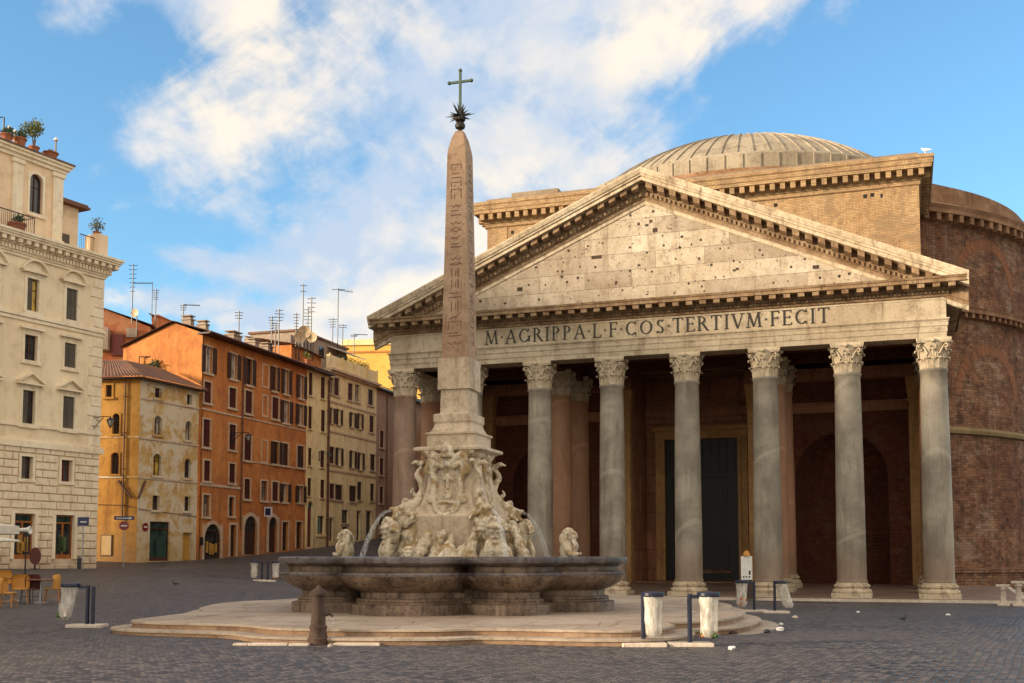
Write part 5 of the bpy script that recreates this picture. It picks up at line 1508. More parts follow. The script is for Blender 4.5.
# ------------------------------------------------------------------ small ochre corner house
def make_ochre():
    o = at(136, 566, 80.0); d = Vector((473, 1130)).normalized()
    t = thing('corner_house', 'small ochre corner house with peeling plaster, arched windows and tiled hip roof', 'house', (o.x, o.y, 0), math.atan2(d.y, d.x))
    f = Fac(t, (o.x, o.y, 0), d, 7.0, 15)
    f.L = f.px(197.5, 480)[0]; H = f.px(136, 378)[1]; f.H = H
    tr = dict(tw=.12)
    f.win(154.4, 161, 388, 398, 'glass', **tr); f.win(186.6, 191.5, 394.5, 405, 'glass', **tr)
    f.win(153.8, 161.5, 416, 434.7, 'glass', arch=True, glass='curtain', **tr); f.win(185, 191, 421, 440, 'glass', arch=True, glass='curtain', **tr)
    f.win(152.3, 161, 453.7, 475.6, 'glass', arch=True, glass='litpane', **tr); f.win(184, 190.5, 458.6, 478, 'glass', arch=True, **tr)
    f.win(152, 159, 495.6, 510, 'glass', **tr); f.win(184, 190, 496.6, 511, 'glass', **tr)
    r = f.rect(149, 169, 521.7, 561); f.add(r[0], r[1], r[2], r[3], 'shop', tw=.2, glass='shopglass', frame='shutterbrown', top='shopglass')
    r = f.rect(182, 191.5, 532.7, 561); f.add(r[0], r[1], r[2], r[3], 'door', leaf='woodyellow', tw=.15)
    f.wall(M['ochrepale'], .25); f.build_windows(M['ochrepale'], M['shutterbrown'], M['ochrepale'])
    f.box('string_course', M['trim'], *[(0, f.L, -.06, -.002, f.px(136, y)[1] - .07, f.px(136, y)[1] + .07) for y in (397, 437, 477)])
    d2 = Vector((1.0, -.10)).normalized(); LL = 7.5
    f2 = Fac(t, (o.x - d2.x * LL, o.y - d2.y * LL, 0), d2, LL, H)
    f2.win(106, 112, 385, 397, 'glass'); f2.win(112.5, 119.6, 413.5, 434, 'glass', arch=True, tw=.1); f2.win(111, 119, 452.5, 474, 'glass', arch=True, tw=.1)
    f2.wall(M['ochre'], .25, name='lane_wall'); f2.build_windows(M['ochre'], M['shutterbrown'], M['ochre'])
    f2.box('string_course', M['ochrepale'], *[(0, LL, -.05, -.002, f2.px(130, y)[1] - .06, f2.px(130, y)[1] + .06) for y in (437, 477)])
    downpipe(f2, f2.px(124.5, 450)[0], f2.px(124, 520)[1], H - .1)
    mb = MB(f2.M); z = f2.px(120, 508)[1]; mb.tube([(LL - 3, -.06, z + .25), (LL - .9, -.06, z + .2), (LL - .02, -.06, z)], .022, 6); mb.build('wall_cable', M['pipe'], t)
    mb = MB(f.M); z = f.px(160, 510)[1]; mb.tube([(0.02, -.06, z), (f.L, -.06, z - .35)], .022, 6); mb.build('wall_cable', M['pipe'], t)
    # tie-rod anchors set like a V at the corner
    mb = MB(f2.M); a = f2.px(119, 481); b = f2.px(132, 498); mb.tube([(a[0], -.1, a[1]), (b[0], -.1, b[1])], .09, 6); mb.build('wall_anchor', M['pipe'], t)
    mb = MB(f.M); a = f.px(144.5, 481); b = f.px(137.5, 498); mb.tube([(a[0], -.1, a[1]), (b[0], -.1, b[1])], .09, 6); mb.build('wall_anchor', M['pipe'], t)
    # hip roof
    mb = MB(); mi = f.t_inv(); ov = .55
    P = lambda s_, q, z: mi @ (Vector((o.x, o.y, 0)) + Vector((d.x, d.y, 0)) * s_ - Vector((d2.x, d2.y, 0)) * q + Vector((0, 0, z)))
    Hh = H + .12; A, B, Cc, D = P(-ov, -ov, Hh), P(f.L + .3, -ov, Hh), P(f.L + .3, LL, Hh), P(-ov, LL, Hh)
    R1, R2 = P(3.0, 3.4, Hh + 1.75), P(f.L + .3, 3.4, Hh + 1.75)
    R3 = P(3.0, LL, Hh + 1.75)
    tile_slope(mb, A, B, R2, R1); tile_slope(mb, D, A, R1, R3)
    mb.build('roof', M['tiles'], t)
    mb = MB(); q = [P(-ov, -ov, Hh - .14), P(f.L + .3, -ov, Hh - .14), P(f.L + .3, LL, Hh - .14), P(-ov, LL, Hh - .14)]; mb.hexa(q, [x + Vector((0, 0, .12)) for x in q]); mb.build('eaves', M['wooddark'], t)
    mb = MB(); mb.hexa([P(f.L - .02, .3, -1), P(f.L - .02, LL, -1), P(f.L, LL, -1), P(f.L, .3, -1)], [P(f.L - .02, .3, H), P(f.L - .02, LL, H), P(f.L, LL, H), P(f.L, .3, H)]); mb.build('party_wall', M['ochre'], t)
    return t, f, f2
OCH, OF, OF2 = make_ochre()

# ------------------------------------------------------------------ tall orange house
def make_orange():
    o = at(198, 566, 86.5); d = Vector((354, 1130)).normalized()
    t = thing('orange_house', 'tall orange plastered town house with maroon shutters and a long tiled eave', 'house', (o.x, o.y, 0), math.atan2(d.y, d.x))
    f = Fac(t, (o.x, o.y, 0), d, 19, 20)
    f.L = f.px(305.8, 460)[0]; H = (f.px(200, 331)[1] + f.px(305, 368)[1]) / 2; f.H = H
    br = M['shutterbrown']
    for a in ((200.8, 215.7, 346.6, 373), (227, 240, 354, 379), (243.3, 255, 359, 385)): f.win(*a, 'openlit' if a[0] < 230 else 'open', shut=br)
    f.win(262, 269, 364, 388, 'blind')
    f.win(270, 278.8, 367, 391, 'open', shut=br); f.win(281, 291, 370, 394, 'openlit', shut=br); f.win(296, 306, 375.6, 398.4, 'openlit', shut=br)
    for a in ((204, 211, 382, 403), (229, 236, 388, 408), (245, 252, 391, 413.6), (272, 278.5, 397.6, 419)): f.win(*a, 'closed')
    f.win(262, 268, 394.6, 417, 'blind'); f.win(280, 292, 401, 423, 'openlit', shut=br); f.win(295.3, 305.8, 404.7, 425, 'openlit', shut=br)
    for a in ((203, 210, 419.5, 447), (229, 235.7, 424.7, 450), (244, 251, 437, 460.4)): f.win(*a, 'closed')
    f.win(261, 268, 439.5, 463, 'blind'); f.win(270.3, 281.5, 442, 464, 'open', shut=br); f.win(282.5, 288, 443.5, 465.5, 'closed', shut=br); f.win(297, 303.6, 446, 467.6, 'closed', shut=M['shutterbrown'])
    for a in ((203.7, 210, 460.6, 481), (229, 235, 463.8, 483), (244, 250, 479, 499), (272, 278, 482, 501)): f.win(*a, 'closed')
    f.win(261, 267, 481, 500.5, 'glass', glass='curtain'); f.win(279.5, 290, 484, 502, 'openlit', shut=br); f.win(295, 305.3, 486, 502.4, 'openlit', shut=br)
    f.win(203, 209.4, 495, 516.5, 'glass', glass='curtain', frame='wooddark'); f.win(228.6, 234, 497, 516, 'glass', frame='wooddark')
    f.win(204, 220.5, 524, 559.5, 'shop', arch=True, frame='wooddark', goods=True, tw=.25)
    f.win(230, 236, 525, 556.5, 'door', leaf='wooddark', tw=.2)
    f.win(244, 257, 516, 554.6, 'door', arch=True, leaf='woodred' if 0 else 'shutterbrown', tw=.3); f.win(268.5, 277, 517, 552.3, 'door', arch=True, leaf='shutterbrown', tw=.3)
    f.win(282, 288, 522, 550.4, 'door', leaf='wooddark'); f.win(296, 301.7, 522, 548.5, 'door', leaf='wooddark')
    f.wall(M['orange'], .28, z0=-.5); f.build_windows(M['trim'], M['shutter'], M['orange'])
    zz = lambda x, y: f.px(x, y)[1]
    sp = f.px(241, 450)[0]
    f.box('string_course', M['trim'], (0, sp, -.06, -.002, zz(205, 403) - .55, zz(205, 403) - .42), (0, sp, -.06, -.002, zz(205, 484.5) - .1, zz(205, 484.5) + .1), (sp + .2, f.L, -.05, -.002, zz(275, 423) - .16, zz(275, 423) - .05), (sp + .2, f.L, -.05, -.002, zz(275, 464) - .16, zz(275, 464) - .05))
    downpipe(f, sp, zz(241, 500) - 2.5, H - .8)
    # eave, roof, gable end
    mb = MB(f.M); mb.box(-.3, f.L, -.75, .3, H - .12, H); mb.mi = 1; mb.tube([(-.3, -.82, H + .02), (f.L, -.82, H - .02)], .09, 8); mb.build('eaves', [M['wooddark'], M['pipe']], t)
    mb = MB(f.M); W_ = 7.2; PK = 2.6; RI = .95
    tile_slope(mb, (-.3, -.8, H + .05), (f.L, -.8, H + .05), (f.L, PK, H + RI + .1), (-.3, PK, H + RI + .1)); tile_slope(mb, (f.L, W_ + .3, H - .75), (-.3, W_ + .3, H - .75), (-.3, PK, H + RI + .1), (f.L, PK, H + RI + .1))
    mb.build('roof', M['tiles'], t)
    mb = MB(f.M); mb.hexa([(-.003, .0, -.5), (-.003, W_, -.5), (-.003, W_, H - .8), (-.003, PK, H + RI), (-.003, 0, H)], [(.25, .0, -.5), (.25, W_, -.5), (.25, W_, H - .8), (.25, PK, H + RI), (.25, 0, H)]); mb.box(f.L - .2, f.L - .01, .3, W_, -.5, H - .8); mb.box(.25, f.L, W_ - .2, W_, -.5, H - .8)
    mb.build('gable_wall', M['orange'], t)
    mb = MB(f.M)
    for (x, y, s_) in ((1.6, 2.4, .5), (3.4, 2.2, .45), (8.4, 2.4, 1.3), (11.6, 2.4, .7), (13.6, 2.2, .9)):
        zr = H + RI * (y + .8) / 3.4
        c_ = MB(f.M); c_.box(x - s_ / 2, x + s_ / 2, y - .4, y + .4, zr - .4, zr + .55); c_.box(x - s_ / 2 - .08, x + s_ / 2 + .08, y - .48, y + .48, zr + .552, zr + .65)
        for q in (-.25, .05, .3): c_.box(x + q * s_ - .07, x + q * s_ + .07, y - .3, y + .3, zr + .652, zr + .85)
        c_.box(x - s_ / 2 - .1, x + s_ / 2 + .1, y - .45, y + .45, zr + .852, zr + .93)
        c_.build('chimney', M['greywall'], t)
    mb.bm.free()
    return t, f, H
ORA, RF, OH = make_orange()

# ------------------------------------------------------------------ narrow cream house and wide cream house
def make_cream():
    a = RF.W @ Vector((RF.L, 0, 0)); d = RF.W.to_3x3() @ Vector((1, 0, 0))
    t = thing('narrow_cream_house', 'narrow cream house with maroon shutters between the orange house and the parapeted one', 'house', (a.x, a.y, 0), math.atan2(d.y, d.x))
    f = Fac(t, (a.x, a.y, 0), d, 4, 20); f.L = f.px(327.3, 460)[0]; H = OH; f.H = H
    for q in ((308.4, 312.6, 372.5, 395.7), (320.5, 325, 377, 399), (308, 312, 406.5, 429), (320.7, 325, 410, 432), (307.7, 311.6, 448, 465.6), (320, 324.4, 450.5, 467.6), (307.2, 311.2, 478, 496), (320, 324.4, 479.7, 498)): f.win(*q, 'closed', tw=.05)
    f.win(307, 312.7, 501, 547, 'door', arch=True, leaf='woodred', tw=.28); f.win(317, 324, 516, 534, 'glass', tw=.2)
    f.wall(M['creamA'], .28, z0=-.5); f.build_windows(M['creamA'], M['shutter'], M['creamA'])
    mb = MB(f.M); mb.box(0.002, f.L - .001, -.75, .3, H - .12, H); mb.build('eaves', M['wooddark'], t)
    mb = MB(f.M); tile_slope(mb, (0, -.8, H + .05), (f.L, -.8, H + .05), (f.L, 2.6, H + 1.05), (0, 2.6, H + 1.05)); mb.build('roof', M['tiles'], t)
    mb = MB(f.M); mb.box(.3, f.L + 2, 1.8, 6.5, H + .4, H + 2.3); mb.build('roof_room', M['orange'], t)
    mb = MB(f.M); tile_slope(mb, (0.1, 1.4, H + 2.35), (f.L + 2.4, 1.4, H + 2.0), (f.L + 2.4, 6.8, H + 3.0), (.1, 6.8, H + 3.4)); mb.build('roof_room_roof', M['tiles'], t)
    downpipe(f, f.L - .12, 1.5, H - .5)
    b = f.W @ Vector((f.L, 0, 0))
    t2 = thing('parapet_house', 'wide cream house with grouped shuttered windows and a blocky roof parapet', 'house', (b.x, b.y, 0), math.atan2(d.y, d.x))
    f2 = Fac(t2, (b.x, b.y, 0), d, 16, 20); f2.L = f2.px(376, 460)[0]; H2 = (f2.px(328, 369)[1] + f2.px(375, 386)[1]) / 2; f2.H = H2
    br = M['shutterbrown']
    for q, k in (((328.6, 333.5, 377.5, 393.5), 'glass'), ((333.8, 339, 378, 395.7), 'closed'), ((347.8, 352.6, 383.5, 400.5), 'closed'), ((354.8, 359.8, 385, 402), 'glass'), ((368, 373, 389.7, 405.4), 'closed'),
                 ((369.3, 373.8, 416, 432.5), 'closed'), ((329.3, 334, 447, 463.6), 'closed'), ((370, 375, 454.6, 470.5), 'closed'), ((329.3, 334.3, 483.8, 499), 'closed'), ((335, 342.3, 485, 500), 'closed'), ((349, 356, 486, 501.6), 'closed'), ((357, 361.4, 482, 500), 'closed'), ((370, 374, 483.8, 501), 'closed')): f2.win(*q, k, tw=.1, shut=M['shutter'] if q[0] % 2 > 1 else br, glass='curtain')
    for q in ((328.9, 334.5, 408, 423.5), (335.5, 341.9, 409.5, 425), (349, 355.6, 412.7, 427.5), (356.6, 362.6, 413.7, 429), (335, 342.4, 448, 465.6), (349, 355.8, 451, 468), (357, 363.6, 453, 470)): f2.win(*q, 'openlit', tw=.05, shut=br)
    for q in ((329, 333.2, 518, 541), (356.3, 360.3, 511, 540), (365.8, 371.6, 511, 540)): f2.win(*q, 'door', tw=.12, leaf='wooddark')
    f2.win(341.5, 348.2, 510, 523, 'glass', tw=.12); f2.win(342, 347.8, 527, 541, 'door', tw=.1)
    f2.wall(M['creamA'], .28, z0=-.5); f2.build_windows(M['trim'], M['shutter'], M['creamA'])
    zz = lambda y: f2.px(330, y)[1]
    f2.box('string_course', M['trim'], *[(0, f2.L, -.07, -.002, zz(y) - .09, zz(y) + .09) for y in (401, 431, 470)])
    f2.box('parapet_cornice', M['trim'], (-.02, f2.L + .3, -.45, .4, H2 + .002, H2 + .22), (-.02, f2.L + .2, -.25, .4, H2 - .2, H2))
    f2.box('parapet', M['creamA'], (0, f2.L, -.05, .25, H2 + .222, H2 + 1.5), *[(x, x + .3, -.14, -.052, H2 + .222, H2 + 1.62) for x in [i * f2.L / 4 for i in range(4)] + [f2.L - .3]])
    f2.box('side_wall', M['creamA'], (f2.L - .2, f2.L - .001, .3, 9, -.5, H2), (0.002, .2, .3, 9, -.5, H2), (.2, f2.L - .2, 1.0, 9, H2 - .2, H2 - .01))
    mb = MB(f2.M); x0, x1 = f2.px(338, 360)[0] + 0, f2.px(362, 380)[0]
    mb.box(x0 - 2, x0 + 8.5, 3.2, 8.5, H2, H2 + 3.9); mb.box(x0 - 4, x0 - 2.002, 3.0, 8, H2, H2 + 3.2); mb.build('roof_room', M['greywall'], t2)
    mb = MB(f2.M); mb.box(x0 - 2.2, x0 + 8.7, 3.0, 8.7, H2 + 3.902, H2 + 4.1); mb.build('roof_room_roof', M['tiles'], t2)
    mb = MB(f2.M); mb.box(x0 + 2.2, x0 + 3.2, 3.15, 3.199, H2 + 2.2, H2 + 3.2); mb.build('roof_window', M['glass'], t2)
    mb = MB(f2.M); mb.hexa([(x0 + 4, 1.2, H2 + 2.8), (f2.L, 1.2, H2 + 2.8), (f2.L, 3.2, H2 + 3.5), (x0 + 4, 3.2, H2 + 3.5)], [(x0 + 4, 1.2, H2 + 2.88), (f2.L, 1.2, H2 + 2.88), (f2.L, 3.2, H2 + 3.58), (x0 + 4, 3.2, H2 + 3.58)]); mb.build('terrace_awning', M['white'], t2)
    mb = MB(f2.M); mb.box(x0 + 8.52, f2.L, 3.4, 8, H2, H2 + 3.4); mb.build('roof_room', M['orange'], t2)
    downpipe(f2, .14, 1.5, H2 - .3)
    c = f2.W @ Vector((f2.L, 0, 0))
    t3 = thing('pink_house', 'narrow pinkish brown house squeezed between the parapeted house and the temple column', 'house', (c.x, c.y, 0), math.atan2(d.y, d.x))
    f3 = Fac(t3, (c.x, c.y, 0), d, 14, 20); f3.L = 16; H3 = H2 - .3; f3.H = H3
    for k in range(4):
        for z in (2.9, 6.0, 9.0, 11.9): 
            if z + 1.9 < H3: f3.add(.9 + k * 3.9, 1.9 + k * 3.9, z + 1.2, z + 3.0, 'closed', tw=.1)
    f3.wall(M['pinkgrey'], .28, z0=-.5); f3.build_windows(M['trim'], M['shutter'], M['pinkgrey'])
    downpipe(f3, 2.6, 1.5, H3 - .3)
    mb = MB(f3.M); mb.box(0, f3.L, -.5, .3, H3 + .002, H3 + .2); mb.build('eaves', M['wooddark'], t3)
    mb = MB(f3.M); tile_slope(mb, (0, -.55, H3 + .22), (f3.L, -.55, H3 + .22), (f3.L, 4.75, H3 + 2.2), (0, 4.75, H3 + 2.2)); mb.build('roof', M['tiles'], t3)
    return f, f2, f3, H, H2, (t, t2, t3)
CF, CF2, CF3, CH, CH2, CT = make_cream()

# orange house that shows through the portico, behind its left columns
def make_far_orange():
    o = at(404, 540, 132.0); d = Vector((.90, -.30)).normalized()
    t = thing('far_orange_house', 'orange house with pale window frames seen between the portico column and the obelisk', 'house', (o.x, o.y, 0), math.atan2(d.y, d.x))
    f = Fac(t, (o.x, o.y, 0), d, 14, 19)
    for k in range(5):
        for z in (5.4, 9.3, 13.2): f.add(.9 + k * 2.6, 2.0 + k * 2.6, z, z + 2.1, 'closed', tw=.28)
        f.add(.9 + k * 2.6, 2.0 + k * 2.6, 1.6, 4.2, 'door', tw=.2)
    f.H = 17.5
    f.wall(M['orange'], .28); f.build_windows(M['trim'], M['shutter'])
    mb = MB(f.M); mb.box(0, 14, .3, 9, 16.5, 17.4); mb.box(-.0, .2, .29, 9, -1, 16.498); mb.build('side_wall', M['orange'], t)
    mb = MB(f.M); tile_slope(mb, (-.4, -.6, 17.5), (14.4, -.6, 17.5), (14.4, 4.5, 19.2), (-.4, 4.5, 19.2)); mb.build('roof', M['tiles'], t)
make_far_orange()
# bright yellow house with a pale roof terrace behind the parapeted house
def make_yellow():
    o = at(340, 540, 150.0); d = Vector((1, -.12)).normalized()
    t = thing('yellow_house', 'bright yellow house with pale roof terrace rising behind the cream parapet', 'house', (o.x, o.y, 0), math.atan2(d.y, d.x))
    f = Fac(t, (o.x, o.y, 0), d, 14, 30); z = lambda y: f.px(375, y)[1]
    f.H = z(345)
    for k in range(4): f.add(1.2 + k * 3, 2.4 + k * 3, z(420), z(400), 'closed')
    f.wall(M['yellow'], .28); f.build_windows(M['yellowtrim'], M['shutter'])
    f.box('roof_terrace', M['yellowtrim'], (-.2, 14.2, -.25, 9, z(345) + .002, z(345) + .3), (0, 14, -.05, .2, z(345) + .302, z(339)), (0, .2, .2, 9, z(345) + .302, z(339)))
    f.box('string_course', M['orange'], (0, 14, -.12, -.002, z(352) - .1, z(352) + .15))
    mb = MB(f.M); x = f.px(383, 335)[0]; mb.box(x - 1.2, x + 4, 2, 7, z(345) + .302, z(325)); mb.build('roof_room', M['yellowtrim'], t)
    mb = MB(f.M); mb.box(x - .6, x, 1.95, 1.999, z(337), z(329)); mb.box(x + .9, x + 1.9, 1.95, 1.999, z(338), z(329)); mb.build('roof_window', M['glass'], t)
make_yellow()
# red brown buildings behind the small corner house
def make_back():
    o = at(60, 560, 112.0); d = Vector((1, .18)).normalized()
    t = thing('red_brown_house', 'red brown weathered house with sloping tiled roof behind the ochre corner house', 'house', (o.x, o.y, 0), math.atan2(d.y, d.x))
    f = Fac(t, (o.x, o.y, 0), d, 10, 26); x1 = f.px(150, 340)[0]; f.L = x1
    ZL, ZR = f.px(104, 309)[1], f.px(150, 327)[1]
    mb = MB(f.M); L2 = f.px(104, 320)[0]
    mb.hexa([(0, 0, -1), (x1, 0, -1), (x1, 0, ZR), (L2, 0, ZL), (0, 0, ZL)], [(0, 8, -1), (x1, 8, -1), (x1, 8, ZR), (L2, 8, ZL), (0, 8, ZL)]); mb.build('wall', M['redbrown'], t)
    mb = MB(f.M); tile_slope(mb, (L2 - .3, -.4, ZL + .1), (x1 + .4, -.4, ZR + .1), (x1 + .4, 8, ZR + .5), (L2 - .3, 8, ZL + .5)); mb.build('roof', M['tiles'], t)
    mb = MB(f.M); a = f.rect(112, 124, 335, 356); mb.box(a[0], a[1], -.4, -.003, a[2], a[3]); mb.build('roof_dormer', M['woodred'], t)
    mb = MB(f.M); a = f.rect(127, 137, 329, 338); mb.box(a[0], a[1], -.5, -.003, a[2], a[3]); mb.build('tank', M['greywall'], t)
    mb = MB(f.M); a = f.px(110, 318); b = f.px(104, 316)
    mb.box(a[0] - .9, a[0] + .1, -1.5, -.003, f.px(110, 352)[1], f.px(110, 330)[1]); mb.build('lean_to', M['greywall'], t)
    o2 = at(146, 560, 118.0); t2 = thing('dark_brick_house', 'dark brick roof storey rising behind the orange gable', 'house', (o2.x, o2.y, 0), math.atan2(d.y, d.x))
    f2 = Fac(t2, (o2.x, o2.y, 0), d, 9, 26); xa = f2.px(205, 330)[0]; Z1, Z2 = f2.px(153, 314)[1], f2.px(205, 336)[1]
    mb = MB(f2.M); mb.hexa([(0, 0, -1), (xa, 0, -1), (xa, 0, Z2), (.6, 0, Z1), (0, 0, Z1 - .4)], [(0, 8, -1), (xa, 8, -1), (xa, 8, Z2), (.6, 8, Z1), (0, 8, Z1 - .4)]); mb.build('wall', M['redbrown'], t2)
    mb = MB(f2.M); tile_slope(mb, (-.3, -.4, Z1), (xa + .4, -.4, Z2 + .1), (xa + .4, 8, Z2 + .5), (-.3, 8, Z1 + .4)); mb.build('roof', M['tiles'], t2)
    return f, f2
BF, BF2 = make_back()
# ================================================================== SMALL THINGS
def leafball(mb, c, r, n, s=.12, flat=1.0):
    for _ in range(n):
        d = Vector((random.gauss(0, 1), random.gauss(0, 1), random.gauss(0, 1))).normalized() * r * random.uniform(.35, 1) ; d.z *= flat
        p = Vector(c) + d; a = Vector((random.uniform(-1, 1), random.uniform(-1, 1), random.uniform(-1, 1))).normalized(); b = a.cross(Vector((random.uniform(-1, 1), random.uniform(-1, 1), random.uniform(-1, 1)))).normalized()
        w = s * random.uniform(.6, 1.3)
        mb.poly([p - a * w, p + b * w * .5, p + a * w, p - b * w * .5])
def potted(name, label, p, pot_h, pot_r, crown_c, crown_r, n, mat, stem=0, group='plants on the palazzo roof'):
    t = thing(name, label, 'plant', p, 0, group)
    mb = MB(); mb.lathe([(pot_r * .7, 0), (pot_r * .95, pot_h * .85), (pot_r * 1.08, pot_h * .86), (pot_r * 1.08, pot_h), (pot_r * .9, pot_h)], 14); mb.build('pot', M['terracotta'], t, smooth=True)
    mb = MB(); 
    if stem:
        for q in range(4): mb.tube([(0, 0, pot_h - .05), (random.uniform(-.1, .1), 0, pot_h + stem * .5), (random.uniform(-.4, .4) * crown_r, random.uniform(-.3, .3) * crown_r, pot_h + stem + crown_r * .4)], [.05, .035, .015], 5)
        mb.build('trunk', M['bark'], t)
        mb = MB()
    for q in range(5): leafball(mb, (crown_c[0] + random.uniform(-.45, .45) * crown_r, crown_c[1] + random.uniform(-.3, .3) * crown_r, crown_c[2] + random.uniform(-.3, .4) * crown_r), crown_r * .62, n // 3, .075)
    mb.build('foliage', M[mat], t)
random.seed(31)
def roofp(x, y=0.0): 
    s_ = PF2.px(x, 140)[0]; return PF2.W @ Vector((s_, y, PD['ZA'] + .24))
potted('potted_shrub', 'trailing dark shrub in the pot nearest the left picture edge on the palazzo roof', roofp(6.5), .5, .35, (0, 0, .55), .55, 220, 'leafdark')
potted('potted_shrub', 'round dark shrub in a terracotta pot beside the small roof tree', roofp(19.5), .55, .4, (0, 0, .7), .55, 220, 'leafdark')
potted('potted_tree', 'small yellow green tree in a pot on the palazzo roof edge', roofp(37.5, .3), .5, .32, (0, 0, 1.75), .85, 520, 'leaf', stem=.8)
potted('potted_flowers', 'low terracotta planter right of the roof tree', roofp(51), .4, .45, (0, 0, .45), .3, 70, 'leafdark')
pp = PF.W @ Vector((PD['e'] - .36, .3, PD['ZA0'] + 1.45)); potted('potted_shrub', 'spiky silvery shrub on the corner pedestal of the palazzo terrace', pp, .25, .25, (0, 0, .75), .62, 150, 'leafgrey', stem=.3)
pp = PF2.W @ Vector((PF2.px(9.5, 210)[0], -.7, PD['ZA0'])); potted('potted_flowers', 'reddish planter with dark leaves behind the palazzo terrace railing', pp, .9, .5, (0, 0, 1.1), .5, 150, 'leafdark')
for (x, k, lb) in ((352, 0, 'dark terrace shrub left on the parapet house roof'), (362, 1, 'bushy terrace shrub in the middle of the parapet house roof'), (371, 2, 'dark terrace shrub at the right end of the parapet house roof')):
    p_ = CF2.W @ Vector((CF2.px(x, 378)[0], .9, CH2)); potted('potted_shrub', lb, p_, .7, .4, (0, 0, 1.7), .9, 260, 'leafdark', group='plants on the cream house terrace')
p_ = CF.W @ Vector((1.2, .6, CH + .5)); potted('potted_shrub', 'small green shrub on the narrow cream house roof below the dishes', p_, .5, .3, (0, 0, .9), .5, 120, 'leaf', group='plants on the cream house terrace')
# ivy on the orange gable
t = thing('climbing_plant', 'dark climbing plant on an iron frame against the orange gable wall', 'plant', RF.W @ Vector((-.3, 4.6, OH - 2.2)), 0)
mb = MB(); [leafball(mb, (random.uniform(-.8, .8), random.uniform(-.2, .3), random.uniform(-.9, .8)), .5, 60, .12) for _ in range(8)]; mb.build('foliage', M['leafdark'], t)
mb = MB(); mb.box(-.9, .9, .3, .36, .55, .62); mb.box(-.9, -.84, .3, .36, -1, .55); mb.box(.84, .9, .3, .36, -1, .55); mb.build('iron_frame', M['iron'], t)

# roof lamp mast at the left edge
t = thing('roof_lamp', 'black floodlight on a bent mast at the left end of the palazzo roof', 'lamp', roofp(5.5, .2), 0)
mb = MB(); mb.tube([(0, 0, 0), (0, 0, 1.55), (-.5, 0, 1.6)], .05, 6); mb.build('mast', M['iron'], t); mb = MB(); mb.box(-.85, -.45, -.15, .15, 1.5, 1.72); mb.build('lamp_head', M['iron'], t)
for (x, h, lb) in ((9, .9, 'thin white capped vent pipe left of the roof shrubs'), (15, .8, 'thin vent pipe between the two roof shrubs'), (56, 1.3, 'thin white capped pipe at the right end of the palazzo roof')):
    t = thing('vent_pipe', lb, 'pipe', roofp(x), 0, 'vent pipes on the palazzo roof'); mb = MB(); mb.tube([(0, 0, 0), (0, 0, h)], .05, 6); mb.build('pipe', M['greywall'], t); mb = MB(); mb.lathe([(.13, h), (.13, h + .1), (.02, h + .22)], 10); mb.build('cap', M['white'], t)

# aerials
def aerial(x, yt, yb, Y, label, bars=5, w=.9, style=0):
    b = at(x, yb, Y); top = at(x, yt, Y); h = top.z - b.z
    mb = MB(); mb.tube([(0, 0, -1.2), (0, 0, h)], .055, 6)
    for k in range(bars):
        z = h - .15 - k * h * .09; ww = w * (1 - .08 * k)
        a = random.uniform(-.5, .5) if style != 2 else 0
        mb.tube([(-ww / 2 * math.cos(a), -ww / 2 * math.sin(a), z), (ww / 2 * math.cos(a), ww / 2 * math.sin(a), z)], .03, 4)
    if style == 1:
        mb.tube([(0, 0, h * .97), (1.5, 0, h * .93)], .035, 5)
        for k in range(6): mb.tube([(.2 + k * .24, -.35, h * .965 - k * .006), (.2 + k * .24, .35, h * .965 - k * .006)], .022, 4)
    if style == 2:
        mb.tube([(0, 0, h * .6), (2.0, 0, h * .6)], .05, 5); mb.tube([(2.0, 0, h * .62), (2.0, 0, -.9)], .04, 5)
    o = mb.build('roof_aerial', M['iron'], loc=b); tag(o, label, 'aerial', 'tv aerials on the rooftops')
random.seed(41)
aerial(132, 264, 312, 112, 'tall roof aerial with a side arm next to the palazzo cornice', 7, .9, 2)
aerial(155.5, 289, 314, 114, 'short aerial over the dark brick roof storey behind the orange gable', 5, .7)
aerial(183, 304, 328, 100, 'low roof aerial with a sideways rod above the orange gable end', 3, .6, 1)
aerial(238.5, 311, 342, 96, 'lonely thin aerial above the second shuttered column of the orange house', 3, .7)
aerial(271.5, 316, 346, 100, 'leftmost of the cluster of aerials over the orange house chimneys', 6, .6)
aerial(275.3, 322, 346, 101, 'second and shortest aerial of the cluster over the orange house chimneys', 5, .6)
aerial(278.7, 309, 346, 102, 'third aerial of the cluster over the orange chimneys, with a wide head', 4, .9)
aerial(296, 313, 346, 104, 'thin aerial just left of the tallest mast over the dishes', 6, .6)
aerial(302.5, 284, 348, 106, 'tallest aerial mast, standing right above the satellite dishes', 2, .6)
aerial(307.5, 308, 346, 108, 'aerial with stacked short bars right of the tallest mast', 8, .9)
aerial(311, 297, 346, 107, 'aerial with a square head above the right hand satellite dish', 4, .9)
aerial(332.5, 318, 346, 116, 'short aerial with a round head over the cream house', 4, .9)
aerial(337.5, 288, 350, 114, 'slanting tall aerial with a long flat antenna against the clouds', 1, 1.3, 1)
aerial(342.5, 324, 348, 118, 'thin short aerial just right of the slanting tall one', 2, .9)
aerial(354, 334, 346, 124, 'low antenna on the grey roof room nearest the temple', 2, .8, 1)
